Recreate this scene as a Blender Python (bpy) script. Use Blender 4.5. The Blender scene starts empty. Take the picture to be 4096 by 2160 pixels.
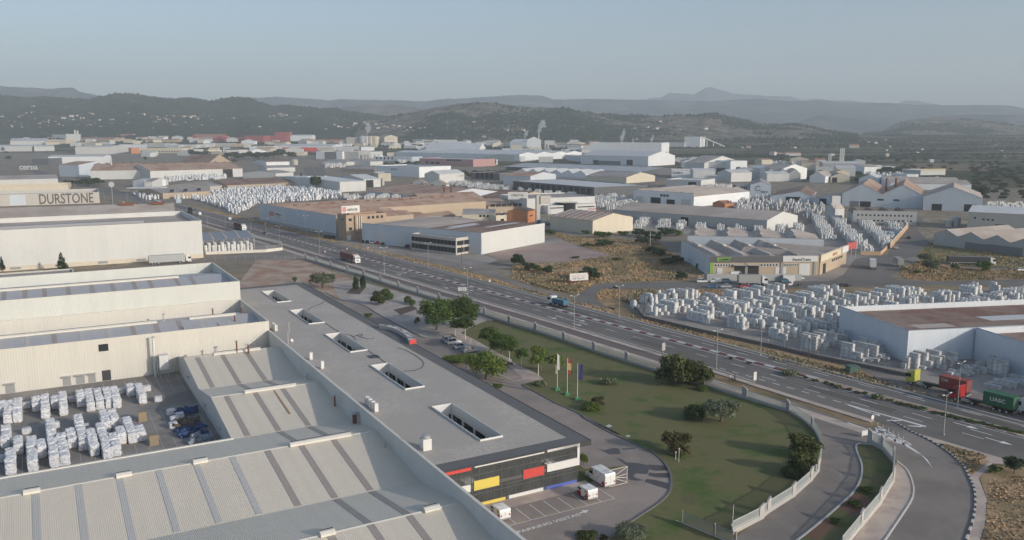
import bpy, math, random
import numpy as np
from mathutils import Vector, Matrix
R = math.radians
C = bpy.context.scene.collection
SC = bpy.context.scene
# ------------------------------------------------------------ camera, sky, sun, exposure
CAMH, F, PH = 58.0, 3372.0, math.atan(543.0 / 3372.0)
cam = bpy.data.cameras.new('camera'); cam.sensor_width = 36; cam.lens = 36 * F / 4096
cam.clip_end = 60000; cam.clip_start = 1
camo = bpy.data.objects.new('camera', cam); C.objects.link(camo)
camo.location = (0, 0, CAMH); camo.rotation_euler = (R(90) - PH, 0, 0); SC.camera = camo
SUN_EL, SUN_AZ = R(18), math.atan2(-.53, .84)           # azimuth measured from +x
w = bpy.data.worlds.new('World'); SC.world = w; w.use_nodes = True
nt = w.node_tree; bg = nt.nodes['Background']; sky = nt.nodes.new('ShaderNodeTexSky')
sky.sky_type = 'NISHITA'; sky.sun_disc = False; sky.sun_elevation = SUN_EL
sky.sun_rotation = R(90) - SUN_AZ; sky.altitude = 150; sky.air_density = 1.0; sky.dust_density = 2.0; sky.ozone_density = 2.2
nt.links.new(sky.outputs[0], bg.inputs[0]); bg.inputs[1].default_value = 0.145
sun = bpy.data.lights.new('sun', 'SUN'); sun.energy = 2.75; sun.angle = R(0.5); sun.color = (1, .93, .84)
suno = bpy.data.objects.new('sun', sun); C.objects.link(suno)
suno.rotation_euler = Vector((math.cos(SUN_EL) * math.cos(SUN_AZ), math.cos(SUN_EL) * math.sin(SUN_AZ), math.sin(SUN_EL))).to_track_quat('Z', 'Y').to_euler()
SC.view_settings.view_transform = 'Standard'; SC.view_settings.look = 'None'
SC.view_settings.exposure = 0.07; SC.view_settings.gamma = 1
SC.cycles.use_denoising = True; SC.cycles.max_bounces = 6; SC.cycles.volume_bounces = 1
SC.cycles.diffuse_bounces = 3; SC.cycles.transparent_max_bounces = 12
SC.cycles.use_adaptive_sampling = True; SC.cycles.adaptive_threshold = .015
SC.render.engine = 'CYCLES'
# ------------------------------------------------------------ turning places in the photo into places on the ground
TX = {'1': 0, '2': 1024, '3': 2048, '4': 3072}; TY = {'A': 300, 'B': 780, 'C': 1200, 'D': 1620}
cP, sP = math.cos(PH), math.sin(PH)
def terr(x, y):                                    # the valley floor rises beyond 1.5 km
    return 0.0 if y < 1500 else 52 * ((y - 1500) / 2000.0) ** 1.6 if y < 3500 else 52.0 + (y - 3500) * .004
def ray(t, x, y):
    u = TX[t[1]] + x / 2.5146; v = TY[t[0]] + y / 2.5146
    X = (u - 2048) / F; Y = (v - 1080) / F
    return Vector((X, cP - Y * sP, -sP - Y * cP))
def G(t, x, y, h=0.0):
    d = ray(t, x, y)
    if d.z < -1e-6:
        k = (h - CAMH) / d.z
        if k * d.y < 1500: return Vector((d.x * k, d.y * k, h))
    k = 1500 / d.y
    while k * d.y < 4400:
        if CAMH + d.z * k < terr(0, k * d.y) + h: break
        k += 4 / d.y
    return Vector((d.x * k, d.y * k, terr(0, k * d.y) + h))
def topz(p, t, x, y):                              # height of the vertical above ground point p that reaches row y
    d = ray(t, x, y); k = p.y / d.y
    return CAMH + d.z * k - p.z
EA = Vector((.871, .4915, 0)).normalized(); EB = Vector((-EA.y, EA.x, 0))
RZA = math.atan2(EA.y, EA.x)
def AB(a, b, z=0.0): return EA * a + EB * b + Vector((0, 0, z))
# ------------------------------------------------------------ materials
MATS = {}
TONE = dict(asphalt=1.45, asphalt_worn=1.4, drive_concrete=1.7, yard_concrete=1.35, pink_paving=1.5, bare_dirt=1.35, garden_gravel=1.55, lawn=1.5, dry_grass=1.15, red_gravel_lot=1.35, roof_gravel=1.7, cream_metal_roof=1.3, grey_metal_roof=1.15,
    cream_cladding=.80, white_cladding=.8, painted_white=.80, greenish_cladding=.82, cream_coping=.9, pale_grey_cladding=1.0, roof_tan=1.45, roof_brown=1.05, roof_rust=1.4, roof_grey=1.35, roof_light=1.2, straw=1.1, yard_asphalt=1.4, tile_wrap=1.05, tile_wrap_mass=1.05, tile_wrap_white=1.15,
    road_paint=1.2, roof_felt=1.3, wall_white=.82, wall_pale_shade_blue=1.12, wall_grey=1.25, wall_silver=1.35, brown_asphalt=1.4, hall_white=1.1, hall_rust_roof=1.3, grey_roof_felt=1.4, olive_grass=1.3, kerb_stone=1.3, faded_paint=1.3, concrete=1.2)
def M(name, col=(.5, .5, .5), rough=.85, var=.12, sc=.6, rib=None, per=.3, ribd=.02, spec=.3, metal=0.0, rnd=0.0, blot=None, streak=0.0, bump=0.0, bsc=20):
    """col with soft large variation; rib='x'/'y'/'xy' corrugation along a local axis; blot=(colour, amount, scale) patches; rnd: per-object value shift"""
    if name in MATS: return MATS[name]
    kk = TONE.get(name, 1.0); col = tuple(min(.9, c * kk) for c in col)
    if blot: blot = (tuple(min(.9, c * kk) for c in blot[0]),) + tuple(blot[1:])
    m = bpy.data.materials.new(name); m.use_nodes = True; MATS[name] = m
    n = m.node_tree.nodes; l = m.node_tree.links; b = n['Principled BSDF']
    b.inputs['Roughness'].default_value = rough; b.inputs['Specular IOR Level'].default_value = spec; b.inputs['Metallic'].default_value = metal
    tc = n.new('ShaderNodeTexCoord'); co = tc.outputs['Object']
    def mixc(f, a, bb):
        x = n.new('ShaderNodeMix'); x.data_type = 'RGBA'; x.clamp_factor = True
        for s, v in ((x.inputs[0], f), (x.inputs[6], a), (x.inputs[7], bb)):
            if hasattr(v, 'is_linked'): l.new(v, s)
            else: s.default_value = v if isinstance(v, (int, float)) else (*v[:3], 1)
        return x.outputs[2]
    def mth(op, a, bb=None, cc=None):
        x = n.new('ShaderNodeMath'); x.operation = op
        for i, v in enumerate((a, bb, cc)):
            if v is None: continue
            if hasattr(v, 'is_linked'): l.new(v, x.inputs[i])
            else: x.inputs[i].default_value = v
        return x.outputs[0]
    def noise(scale, det=4, vec=None, rgh=.6):
        x = n.new('ShaderNodeTexNoise'); x.inputs['Scale'].default_value = scale; x.inputs['Detail'].default_value = det; x.inputs['Roughness'].default_value = rgh
        l.new(vec or co, x.inputs['Vector']); return x.outputs['Fac']
    dk = tuple(c * (1 - var * 1.6) for c in col); lt = tuple(min(1, c * (1 + var * 1.6)) for c in col)
    c = mixc(noise(sc, 6), dk, lt)
    if var: c = mixc(.35, c, mixc(noise(sc * 9, 4), dk, lt))
    if blot:
        f = mth('MULTIPLY', mth('SUBTRACT', noise(blot[2], 6, None, .65), 1 - .5 - blot[1] * .25), 7)
        f = mth('MAXIMUM', mth('MINIMUM', f, 1), 0); c = mixc(f, c, blot[0])
    if streak:
        mp = n.new('ShaderNodeMapping'); mp.inputs['Scale'].default_value = (1.6, 1.6, .06); l.new(co, mp.inputs[0])
        f = mth('MULTIPLY', mth('MAXIMUM', mth('SUBTRACT', noise(1.0, 4, mp.outputs[0]), .52), 0), streak * 4)
        c = mixc(f, c, tuple(q * .55 for q in col))
    nrm = None
    if rib:
        sp = n.new('ShaderNodeSeparateXYZ'); l.new(co, sp.inputs[0])
        v = sp.outputs['X'] if rib == 'x' else sp.outputs['Y'] if rib == 'y' else mth('ADD', sp.outputs['X'], sp.outputs['Y'])
        h = mth('ADD', mth('MULTIPLY', mth('SINE', mth('MULTIPLY', v, 2 * math.pi / per)), .5), .5)
        bp = n.new('ShaderNodeBump'); bp.inputs['Strength'].default_value = 1; bp.inputs['Distance'].default_value = ribd
        l.new(h, bp.inputs['Height']); nrm = bp.outputs[0]
        sn = n.new('ShaderNodeTexWhiteNoise'); sn.noise_dimensions = '1D'; l.new(mth('FLOOR', mth('DIVIDE', v, per * 4)), sn.inputs['W'])
        c = mixc(mth('MULTIPLY', sn.outputs['Value'], .14), c, tuple(q * .7 for q in col))
    if bump:
        bp = n.new('ShaderNodeBump'); bp.inputs['Strength'].default_value = .8; bp.inputs['Distance'].default_value = bump
        l.new(noise(bsc, 3), bp.inputs['Height'])
        if nrm: l.new(nrm, bp.inputs['Normal'])
        nrm = bp.outputs[0]
    if rnd:
        oi = n.new('ShaderNodeObjectInfo'); c = mixc(mth('MULTIPLY', oi.outputs['Random'], rnd), c, tuple(q * .45 for q in col))
    l.new(c, b.inputs['Base Color'])
    if nrm: l.new(nrm, b.inputs['Normal'])
    return m
def leafmat(name, col, col2, trans=.25):
    col, col2 = tuple(c*1.75 for c in col), tuple(c*1.75 for c in col2)
    if name in MATS: return MATS[name]
    m = bpy.data.materials.new(name); m.use_nodes = True; MATS[name] = m
    n = m.node_tree.nodes; l = m.node_tree.links; b = n['Principled BSDF']
    b.inputs['Roughness'].default_value = .75; b.inputs['Specular IOR Level'].default_value = .15
    tc = n.new('ShaderNodeTexCoord'); t = n.new('ShaderNodeTexNoise'); t.inputs['Scale'].default_value = 1.3; t.inputs['Detail'].default_value = 5
    l.new(tc.outputs['Object'], t.inputs['Vector'])
    cr = n.new('ShaderNodeValToRGB'); cr.color_ramp.elements[0].position = .35; cr.color_ramp.elements[1].position = .68
    cr.color_ramp.elements[0].color = (*col, 1); cr.color_ramp.elements[1].color = (*col2, 1); l.new(t.outputs['Fac'], cr.inputs[0])
    oi = n.new('ShaderNodeObjectInfo'); hs = n.new('ShaderNodeHueSaturation'); ma = n.new('ShaderNodeMath'); ma.operation = 'MULTIPLY_ADD'
    ma.inputs[1].default_value = .4; ma.inputs[2].default_value = .8; l.new(oi.outputs['Random'], ma.inputs[0]); l.new(ma.outputs[0], hs.inputs['Value'])
    l.new(cr.outputs[0], hs.inputs['Color']); l.new(hs.outputs[0], b.inputs['Base Color'])
    tr = n.new('ShaderNodeBsdfTranslucent'); l.new(hs.outputs[0], tr.inputs[0]); mx = n.new('ShaderNodeMixShader'); mx.inputs[0].default_value = trans
    l.new(b.outputs[0], mx.inputs[1]); l.new(tr.outputs[0], mx.inputs[2]); l.new(mx.outputs[0], n['Material Output'].inputs[0])
    return m
# ------------------------------------------------------------ mesh building
class MB:
    def __init__(s): s.v = []; s.f = []; s.mi = []; s.cur = 0
    def add(s, vs, fs):
        o = len(s.v); s.v += [tuple(p) for p in vs]; s.f += [tuple(i + o for i in q) for q in fs]; s.mi += [s.cur] * len(fs); return s
    def poly(s, pts): return s.add(pts, [tuple(range(len(pts)))])
    def box(s, x0, y0, z0, x1, y1, z1):
        return s.add([(x0,y0,z0),(x1,y0,z0),(x1,y1,z0),(x0,y1,z0),(x0,y0,z1),(x1,y0,z1),(x1,y1,z1),(x0,y1,z1)],
                     [(3,2,1,0),(4,5,6,7),(0,1,5,4),(1,2,6,5),(2,3,7,6),(3,0,4,7)])
    def obox(s, c, ux, uy, uz):                     # box from centre and three half vectors
        c, ux, uy, uz = map(Vector, (c, ux, uy, uz))
        return s.add([c-ux-uy-uz, c+ux-uy-uz, c+ux+uy-uz, c-ux+uy-uz, c-ux-uy+uz, c+ux-uy+uz, c+ux+uy+uz, c-ux+uy+uz],
                     [(3,2,1,0),(4,5,6,7),(0,1,5,4),(1,2,6,5),(2,3,7,6),(3,0,4,7)])
    def prism(s, pts, z0, z1):                      # ccw plan polygon
        n = len(pts)
        z0f = z0 if callable(z0) else (lambda p: z0); z1f = z1 if callable(z1) else (lambda p: z1)
        return s.add([(p[0], p[1], z0f(p)) for p in pts] + [(p[0], p[1], z1f(p)) for p in pts],
                     [tuple(range(n))[::-1], tuple(range(n, 2*n))] + [(i, (i+1) % n, n+(i+1) % n, n+i) for i in range(n)])
    def yext(s, prof, y0, y1):                      # profile in xz extruded along y (prof ccw seen from -y)
        n = len(prof)
        return s.add([(p[0], y0, p[1]) for p in prof] + [(p[0], y1, p[1]) for p in prof],
                     [tuple(range(n)), tuple(range(n, 2*n))[::-1]] + [(i, n+i, n+(i+1) % n, (i+1) % n) for i in range(n)])
    def xext(s, prof, x0, x1):                      # profile in yz extruded along x
        n = len(prof)
        return s.add([(x0, p[0], p[1]) for p in prof] + [(x1, p[0], p[1]) for p in prof],
                     [tuple(range(n))[::-1], tuple(range(n, 2*n))] + [(i, (i+1) % n, n+(i+1) % n, n+i) for i in range(n)])
    def tube(s, p0, p1, r0, r1=None, n=8, cap=True):
        p0, p1 = Vector(p0), Vector(p1); r1 = r0 if r1 is None else r1; d = (p1 - p0).normalized()
        a = d.orthogonal().normalized(); b = d.cross(a); vs = []
        for p, r in ((p0, r0), (p1, r1)):
            vs += [p + (a * math.cos(2*math.pi*i/n) + b * math.sin(2*math.pi*i/n)) * r for i in range(n)]
        fs = [(i, (i+1) % n, n+(i+1) % n, n+i) for i in range(n)]
        if cap: fs += [tuple(range(n))[::-1], tuple(range(n, 2*n))]
        return s.add(vs, fs)
    def path(s, pts, r, n=6):
        for a, b in zip(pts, pts[1:]): s.tube(a, b, r, n=n)
        return s
    def lathe(s, prof, n=16, c=(0,0,0)):
        vs = [(c[0]+r*math.cos(2*math.pi*i/n), c[1]+r*math.sin(2*math.pi*i/n), c[2]+z) for r, z in prof for i in range(n)]
        fs = [(k*n+i, k*n+(i+1) % n, (k+1)*n+(i+1) % n, (k+1)*n+i) for k in range(len(prof)-1) for i in range(n)]
        return s.add(vs, fs + [tuple(range(n))[::-1], tuple(range((len(prof)-1)*n, len(prof)*n))])
    def slab(s, pts, th):                           # sloped polygon (3-D, ccw from above) with thickness downwards
        n = len(pts); lo = [(p[0], p[1], p[2]-th) for p in pts]
        return s.add(list(pts) + lo, [tuple(range(n)), tuple(range(n, 2*n))[::-1]] + [(i, n+i, n+(i+1) % n, (i+1) % n) for i in range(n)])
    def build(s, name, mat, parent=None, smooth=False, label=None):
        me = bpy.data.meshes.new(name); me.from_pydata(s.v, [], s.f)
        for m in (mat if isinstance(mat, (list, tuple)) else [mat]): me.materials.append(m)
        if any(s.mi): me.polygons.foreach_set('material_index', s.mi)
        if smooth: me.polygons.foreach_set('use_smooth', [True] * len(s.f))
        me.update(); o = bpy.data.objects.new(name, me); C.objects.link(o)
        if parent: o.parent = parent
        if label: o['label'] = label
        return o
def tag(o, label=None, cat=None, group=None, kind=None):
    for k, v in (('label', label), ('category', cat), ('group', group), ('kind', kind)):
        if v: o[k] = v
    return o
def thing(name, label, cat, loc=(0,0,0), rz=0, group=None):
    o = bpy.data.objects.new(name, None); C.objects.link(o); o.location = loc; o.rotation_euler = (0, 0, rz); o.empty_display_size = .5
    return tag(o, label, cat, group)
KIDS = {}
def dup(root, loc, rz=0, label=None, group=None, scale=None, paint=None):
    """a copy of a thing with copies of its parts and sub-parts; paint={part stem: material}"""
    def cp(o, par):
        c = o.copy(); C.objects.link(c)
        if par: c.parent = par
        if paint and o.type == 'MESH':
            k = o.name.split('.')[0]
            if k in paint: c.material_slots[0].link = 'OBJECT'; c.material_slots[0].material = paint[k]
        for q in KIDS.get(o.name) or list(o.children): cp(q, c)
        return c
    if root.name not in KIDS:
        def reg(o):
            KIDS[o.name] = list(o.children)
            for q in KIDS[o.name]: reg(q)
        reg(root)
    c = cp(root, None); c.location = loc; c.rotation_euler = (0, 0, rz)
    if label: c['label'] = label
    if group: c['group'] = group
    if scale: c.scale = (scale,) * 3 if isinstance(scale, (int, float)) else scale
    return c
def repaint(o, paint):
    for q in [o] + list(o.children):
        k = q.name.split('.')[0]
        if q.type == 'MESH' and k in paint: q.material_slots[0].link = 'OBJECT'; q.material_slots[0].material = paint[k]
def text(s, size, loc, rot, mat, parent, ext=.03, name='lettering', align='LEFT', sx=1.0, bold=0.0):
    cu = bpy.data.curves.new(name, 'FONT'); cu.body = s; cu.size = size; cu.extrude = ext; cu.align_x = align; cu.offset = bold; cu.resolution_u = 3
    f = bpy.data.objects.new('tmp', cu); C.objects.link(f); bpy.context.view_layer.update()
    me = bpy.data.meshes.new_from_object(f.evaluated_get(bpy.context.evaluated_depsgraph_get())); bpy.data.objects.remove(f); bpy.data.curves.remove(cu)
    me.materials.clear(); me.materials.append(mat); o = bpy.data.objects.new(name, me); C.objects.link(o)
    o.location = loc; o.rotation_euler = rot; o.scale = (sx, 1, 1)
    if parent: o.parent = parent
    return o
FRONT = (R(90), 0, 0)                               # text standing on a wall that faces local -y
def sheet(name, pts, z, mat, kind='structure', label=None, cat=None):   # flat ground polygon, pts are Vectors / xy
    me = bpy.data.meshes.new(name); me.from_pydata([(p[0], p[1], z) for p in pts], [], [tuple(range(len(pts)))])
    me.materials.append(mat); o = bpy.data.objects.new(name, me); C.objects.link(o); me.update()
    if me.polygons[0].normal.z < 0: me.flip_normals()
    return tag(o, label, cat, None, kind)
def Gs(t, *xy): return [G(t, x, y) for x, y in xy]
def spline(pts, k=6):                               # smooth polyline through points
    P = [Vector((p[0], p[1])) for p in pts]; P = [P[0]*2-P[1]] + P + [P[-1]*2-P[-2]]; out = []
    for i in range(1, len(P)-2):
        for j in range(k):
            t = j / k; a, b, c, d = P[i-1:i+3]
            out.append(.5*((2*b)+(c-a)*t+(2*a-5*b+4*c-d)*t*t+(3*b-a-3*c+d)*t**3))
    return out + [P[-2]]
def strip(mb, line, w0, w1, z, z1=None):            # ribbon between offsets w0..w1 (left of travel positive)
    vs = []
    for i, p in enumerate(line):
        a = line[max(0, i-1)]; b = line[min(len(line)-1, i+1)]; d = (Vector((b[0]-a[0], b[1]-a[1]))).normalized(); n = Vector((-d.y, d.x))
        o0 = w0(i) if callable(w0) else w0; o1 = w1(i) if callable(w1) else w1
        vs += [(p[0]+n.x*o0, p[1]+n.y*o0, z), (p[0]+n.x*o1, p[1]+n.y*o1, z)]
    k = len(line)
    fs = [(2*i, 2*i+2, 2*i+3, 2*i+1) for i in range(k-1)]
    if z1 is not None:                              # raised kerb with sides
        vs2 = [(x, y, z1) for x, y, _ in vs]
        fs = [(2*k+a, 2*k+b, 2*k+c, 2*k+d) for a, b, c, d in fs]
        for i in range(k-1):
            fs += [(2*i, 2*k+2*i, 2*k+2*i+2, 2*i+2), (2*i+1, 2*i+3, 2*k+2*i+3, 2*k+2*i+1)]
        fs += [(0, 1, 2*k+1, 2*k), (2*k-2, 4*k-2, 4*k-1, 2*k-1)]
        vs += vs2
    mb.add(vs, fs); return mb
# ------------------------------------------------------------ materials of the place
ASPH = M('asphalt', (.106, .097, .087), .9, .14, .12, blot=((.132, .121, .109), .45, .035), bump=.01, bsc=6)
ASPH2 = M('asphalt_worn', (.15, .132, .116), .92, .10, .06, blot=((.19, .165, .145), .3, .07))
DRIVE = M('drive_concrete', (.205, .17, .148), .9, .10, .08, blot=((.16, .138, .122), .3, .06))
YARD = M('yard_concrete', (.20, .18, .165), .92, .14, .05, blot=((.26, .23, .20), .4, .04))
PAVE = M('pink_paving', (.29, .235, .205), .92, .10, .15, blot=((.36, .30, .25), .3, .2))
KERB = M('kerb_stone', (.42, .40, .37), .9, .1, .5)
WHITEP = M('road_paint', (.62, .61, .58), .85, .12, 1.2)
REDP = M('red_kerb_paint', (.20, .075, .07), .85, .15, 1.0)
DIRT = M('bare_dirt', (.33, .265, .21), .95, .14, .05, blot=((.27, .16, .11), .25, .12), bump=.04, bsc=3)
GRAVG = M('garden_gravel', (.30, .265, .235), .95, .12, .1, blot=((.24, .215, .195), .4, .12), bump=.03, bsc=12)
LAWN = M('lawn', (.050, .084, .018), .95, .16, .10, blot=((.104, .100, .042), .6, .11), bump=.05, bsc=8)
DRYG = M('dry_grass', (.37, .25, .145), .95, .2, .07, blot=((.22, .165, .09), .3, .045), bump=.12, bsc=2.5)
REDD = M('red_gravel_lot', (.255, .185, .165), .95, .10, .05, blot=((.29, .22, .19), .3, .05))
CREAM = M('cream_cladding', (.77, .73, .645), .6, .03, .15, rib='xy', per=.55, ribd=.03, streak=.15)
CREAMC = M('cream_coping', (.74, .70, .62), .6, .05, .3)
WHITEC = M('white_cladding', (.78, .78, .75), .55, .035, .1, rib='xy', per=.6, ribd=.03, streak=.12)
PWHITE = M('painted_white', (.80, .79, .76), .6, .03, .3)
ROOFC = M('cream_metal_roof', (.53, .475, .385), .55, .06, .12, rib='x', per=.27, ribd=.022, streak=0)
ROOFG = M('grey_metal_roof', (.42, .41, .41), .5, .06, .12, rib='x', per=.27, ribd=.05)
SKYL = M('skylight_brown', (.37, .315, .28), .5, .08, .5, rib='x', per=.27, ribd=.022)
SKYLB = M('skylight_blue', (.50, .485, .455), .5, .06, .5, rib='x', per=.27, ribd=.022)
GRAVR = M('roof_gravel', (.285, .258, .228), .95, .42, 1.3, blot=((.255, .232, .206), .35, .06), bump=.05, bsc=5)
DARKM = M('dark_metal', (.055, .055, .058), .5, .08, .4)
GREYM = M('grey_metal', (.30, .30, .30), .45, .06, .6)
GALV = M('galvanised', (.46, .46, .45), .4, .06, 1.0, metal=.4)
GLASS = M('dark_glass', (.03, .034, .037), .08, .2, .4, spec=.6)
BLACK = M('black_rubber', (.02, .02, .02), .8, .1, 2)
RUST = M('rusty_iron', (.20, .085, .05), .85, .2, 2.0)
REDPL = M('red_panel', (.55, .07, .06), .5, .04, .4)
YELPL = M('yellow_panel', (.66, .52, .11), .5, .04, .4)
BLUPL = M('blue_panel', (.10, .14, .44), .5, .05, .4)
CONC = M('concrete', (.36, .345, .325), .9, .10, .4, streak=.2)
FENCEG = M('fence_grey_green', (.34, .37, .36), .7, .06, .5)
WOOD = M('brown_wood', (.16, .10, .065), .9, .15, 1)
# ------------------------------------------------------------ ground: one sheet to the far side of the valley
def vnoise(x, y, seed=0):                           # value noise on numpy arrays
    xi = np.floor(x).astype(np.int64); yi = np.floor(y).astype(np.int64); xf = x-xi; yf = y-yi
    def h(a, b):
        n = (a*374761393 + b*668265263 + seed*1442695041) & 0x7fffffff; n = ((n ^ (n >> 13))*1274126177) & 0x7fffffff
        return ((n ^ (n >> 16)) & 0xffff)/65535.0
    u = xf*xf*(3-2*xf); v = yf*yf*(3-2*yf)
    return (h(xi, yi)*(1-u)+h(xi+1, yi)*u)*(1-v)+(h(xi, yi+1)*(1-u)+h(xi+1, yi+1)*u)*v
def fbm(x, y, o=5, seed=0):
    s = 0; a = 1; t = 0
    for i in range(o): s = s+a*vnoise(x*2**i, y*2**i, seed+i); t += a; a *= .5
    return s/t
def gridmesh(name, X, Y, Z, mat, kind='structure', smooth=True):
    nj, ni = X.shape; me = bpy.data.meshes.new(name)
    co = np.stack([X, Y, Z], -1).reshape(-1, 3)
    idx = np.arange(nj*ni).reshape(nj, ni); q = np.stack([idx[:-1, :-1], idx[:-1, 1:], idx[1:, 1:], idx[1:, :-1]], -1).reshape(-1, 4)
    me.vertices.add(len(co)); me.vertices.foreach_set('co', co.ravel())
    me.loops.add(q.size); me.loops.foreach_set('vertex_index', q.ravel()); me.polygons.add(len(q))
    me.polygons.foreach_set('loop_start', np.arange(0, q.size, 4)); me.polygons.foreach_set('use_smooth', np.full(len(q), smooth))
    me.materials.append(mat); me.update(calc_edges=True)
    o = bpy.data.objects.new(name, me); C.objects.link(o); o['kind'] = kind; return o
def groundmat():
    m = bpy.data.materials.new('valley_floor'); m.use_nodes = True; n = m.node_tree.nodes; l = m.node_tree.links; b = n['Principled BSDF']
    b.inputs['Roughness'].default_value = 1; b.inputs['Specular IOR Level'].default_value = .05
    tc = n.new('ShaderNodeTexCoord'); co = tc.outputs['Object']
    def noise(sc, det=5, vec=co):
        x = n.new('ShaderNodeTexNoise'); x.inputs['Scale'].default_value = sc; x.inputs['Detail'].default_value = det; x.inputs['Roughness'].default_value = .65; l.new(vec, x.inputs['Vector']); return x.outputs['Fac']
    def ramp(f, els):
        x = n.new('ShaderNodeValToRGB'); x.color_ramp.elements.remove(x.color_ramp.elements[0])
        x.color_ramp.elements[0].position = els[0][0]; x.color_ramp.elements[0].color = (*els[0][1], 1)
        for p, c in els[1:]: e = x.color_ramp.elements.new(p); e.color = (*c, 1)
        l.new(f, x.inputs[0]); return x.outputs[0]
    def mix(f, a, c):
        x = n.new('ShaderNodeMix'); x.data_type = 'RGBA'; l.new(f, x.inputs[0]); l.new(a, x.inputs[6]); l.new(c, x.inputs[7]); return x.outputs[2]
    dry = ramp(noise(.045), [(.3, (.11, .105, .055)), (.45, (.19, .155, .09)), (.55, (.29, .21, .125)), (.7, (.34, .27, .19))])
    ind = ramp(noise(.022), [(.34, (.20, .18, .15)), (.45, (.30, .265, .225)), (.52, (.25, .205, .14)), (.58, (.36, .31, .25)), (.66, (.13, .125, .07)), (.72, (.30, .25, .17))])
    mp = n.new('ShaderNodeMapping'); mp.inputs['Scale'].default_value = (.0036, .0075, 1); mp.inputs['Rotation'].default_value = (0, 0, .18); l.new(co, mp.inputs[0])
    vo = n.new('ShaderNodeTexVoronoi'); vo.inputs['Scale'].default_value = 1.0; l.new(mp.outputs[0], vo.inputs['Vector'])
    sp = n.new('ShaderNodeSeparateColor'); l.new(vo.outputs['Color'], sp.inputs[0])
    fld = ramp(sp.outputs[0], [(0, (.030, .048, .024)), (.42, (.036, .055, .026)), (.46, (.06, .072, .034)), (.58, (.13, .12, .065)), (.72, (.25, .20, .125)), (1, (.33, .25, .165))])
    fld.node.color_ramp.interpolation = 'CONSTANT'
    fine = ramp(noise(.03, 6), [(.36, (.03, .045, .022)), (.48, (.07, .075, .04)), (.56, (.17, .14, .085)), (.66, (.27, .21, .135))])
    fld2 = n.new('ShaderNodeMix'); fld2.data_type = 'RGBA'; fld2.inputs[0].default_value = .42; l.new(fld, fld2.inputs[6]); l.new(fine, fld2.inputs[7])
    sx = n.new('ShaderNodeSeparateXYZ'); l.new(co, sx.inputs[0])
    def band(lo, hi, src):
        x = n.new('ShaderNodeMapRange'); x.inputs['From Min'].default_value = lo; x.inputs['From Max'].default_value = hi; l.new(src, x.inputs['Value']); return x.outputs[0]
    ad = n.new('ShaderNodeMath'); ad.operation = 'MULTIPLY_ADD'; ad.inputs[1].default_value = 350; l.new(noise(.004, 3), ad.inputs[0]); l.new(sx.outputs['Y'], ad.inputs[2])
    # the estate lies left of a slanting line, fields begin to its right
    sl = n.new('ShaderNodeMath'); sl.operation = 'MULTIPLY_ADD'; sl.inputs[1].default_value = 1.15; l.new(sx.outputs['X'], sl.inputs[0]); l.new(ad.outputs[0], sl.inputs[2])
    c = mix(band(430, 560, ad.outputs[0]), dry, ind)
    fm = n.new('ShaderNodeMath'); fm.operation = 'MAXIMUM'; l.new(band(1620, 1720, sl.outputs[0]), fm.inputs[0]); l.new(band(2350, 2500, ad.outputs[0]), fm.inputs[1])
    fm2 = n.new('ShaderNodeMath'); fm2.operation = 'MULTIPLY'; l.new(fm.outputs[0], fm2.inputs[0]); l.new(band(700, 850, ad.outputs[0]), fm2.inputs[1])
    c = mix(fm2.outputs[0], c, fld2.outputs[2]); l.new(c, b.inputs['Base Color'])
    return m
ys = np.concatenate([np.linspace(-150, 1500, 12), np.linspace(1560, 4600, 40), np.linspace(5200, 15500, 12)])
xs = np.linspace(-1, 1, 25); GX = np.outer(np.ones_like(ys), xs)*(500+ys[:, None]*.85); GY = np.repeat(ys[:, None], 25, 1)
GZ = np.vectorize(terr)(GX, GY)
gridmesh('ground', GX, GY, GZ, groundmat())
# ------------------------------------------------------------ hills and mountains, each range a height field at its own distance
def hillmat(name, stops, sc):
    m = bpy.data.materials.new(name); m.use_nodes = True; n = m.node_tree.nodes; l = m.node_tree.links; b = n['Principled BSDF']
    b.inputs['Roughness'].default_value = 1; b.inputs['Specular IOR Level'].default_value = .02
    tc = n.new('ShaderNodeTexCoord'); a = n.new('ShaderNodeTexNoise'); a.inputs['Scale'].default_value = sc; a.inputs['Detail'].default_value = 9; a.inputs['Roughness'].default_value = .72
    l.new(tc.outputs['Object'], a.inputs['Vector']); x = n.new('ShaderNodeValToRGB'); x.color_ramp.elements.remove(x.color_ramp.elements[0])
    x.color_ramp.elements[0].position = stops[0][0]; x.color_ramp.elements[0].color = (*stops[0][1], 1)
    for p, c in stops[1:]: e = x.color_ramp.elements.new(p); e.color = (*c, 1)
    l.new(a.outputs['Fac'], x.inputs[0]); l.new(x.outputs[0], b.inputs['Base Color']); return m
HFOR = hillmat('forested_hill', [(.36, (.022, .034, .016)), (.48, (.04, .052, .024)), (.56, (.09, .085, .048)), (.66, (.20, .165, .115))], .008)
HROCK = hillmat('rocky_scrub_hill', [(.36, (.04, .048, .024)), (.46, (.10, .095, .06)), (.54, (.20, .165, .125)), (.66, (.33, .28, .225))], .02)
HFAR = hillmat('far_mountain', [(.36, (.022, .036, .03)), (.5, (.04, .055, .045)), (.6, (.13, .11, .09)), (.7, (.27, .21, .165))], .0032)
RANGES = []
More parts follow.
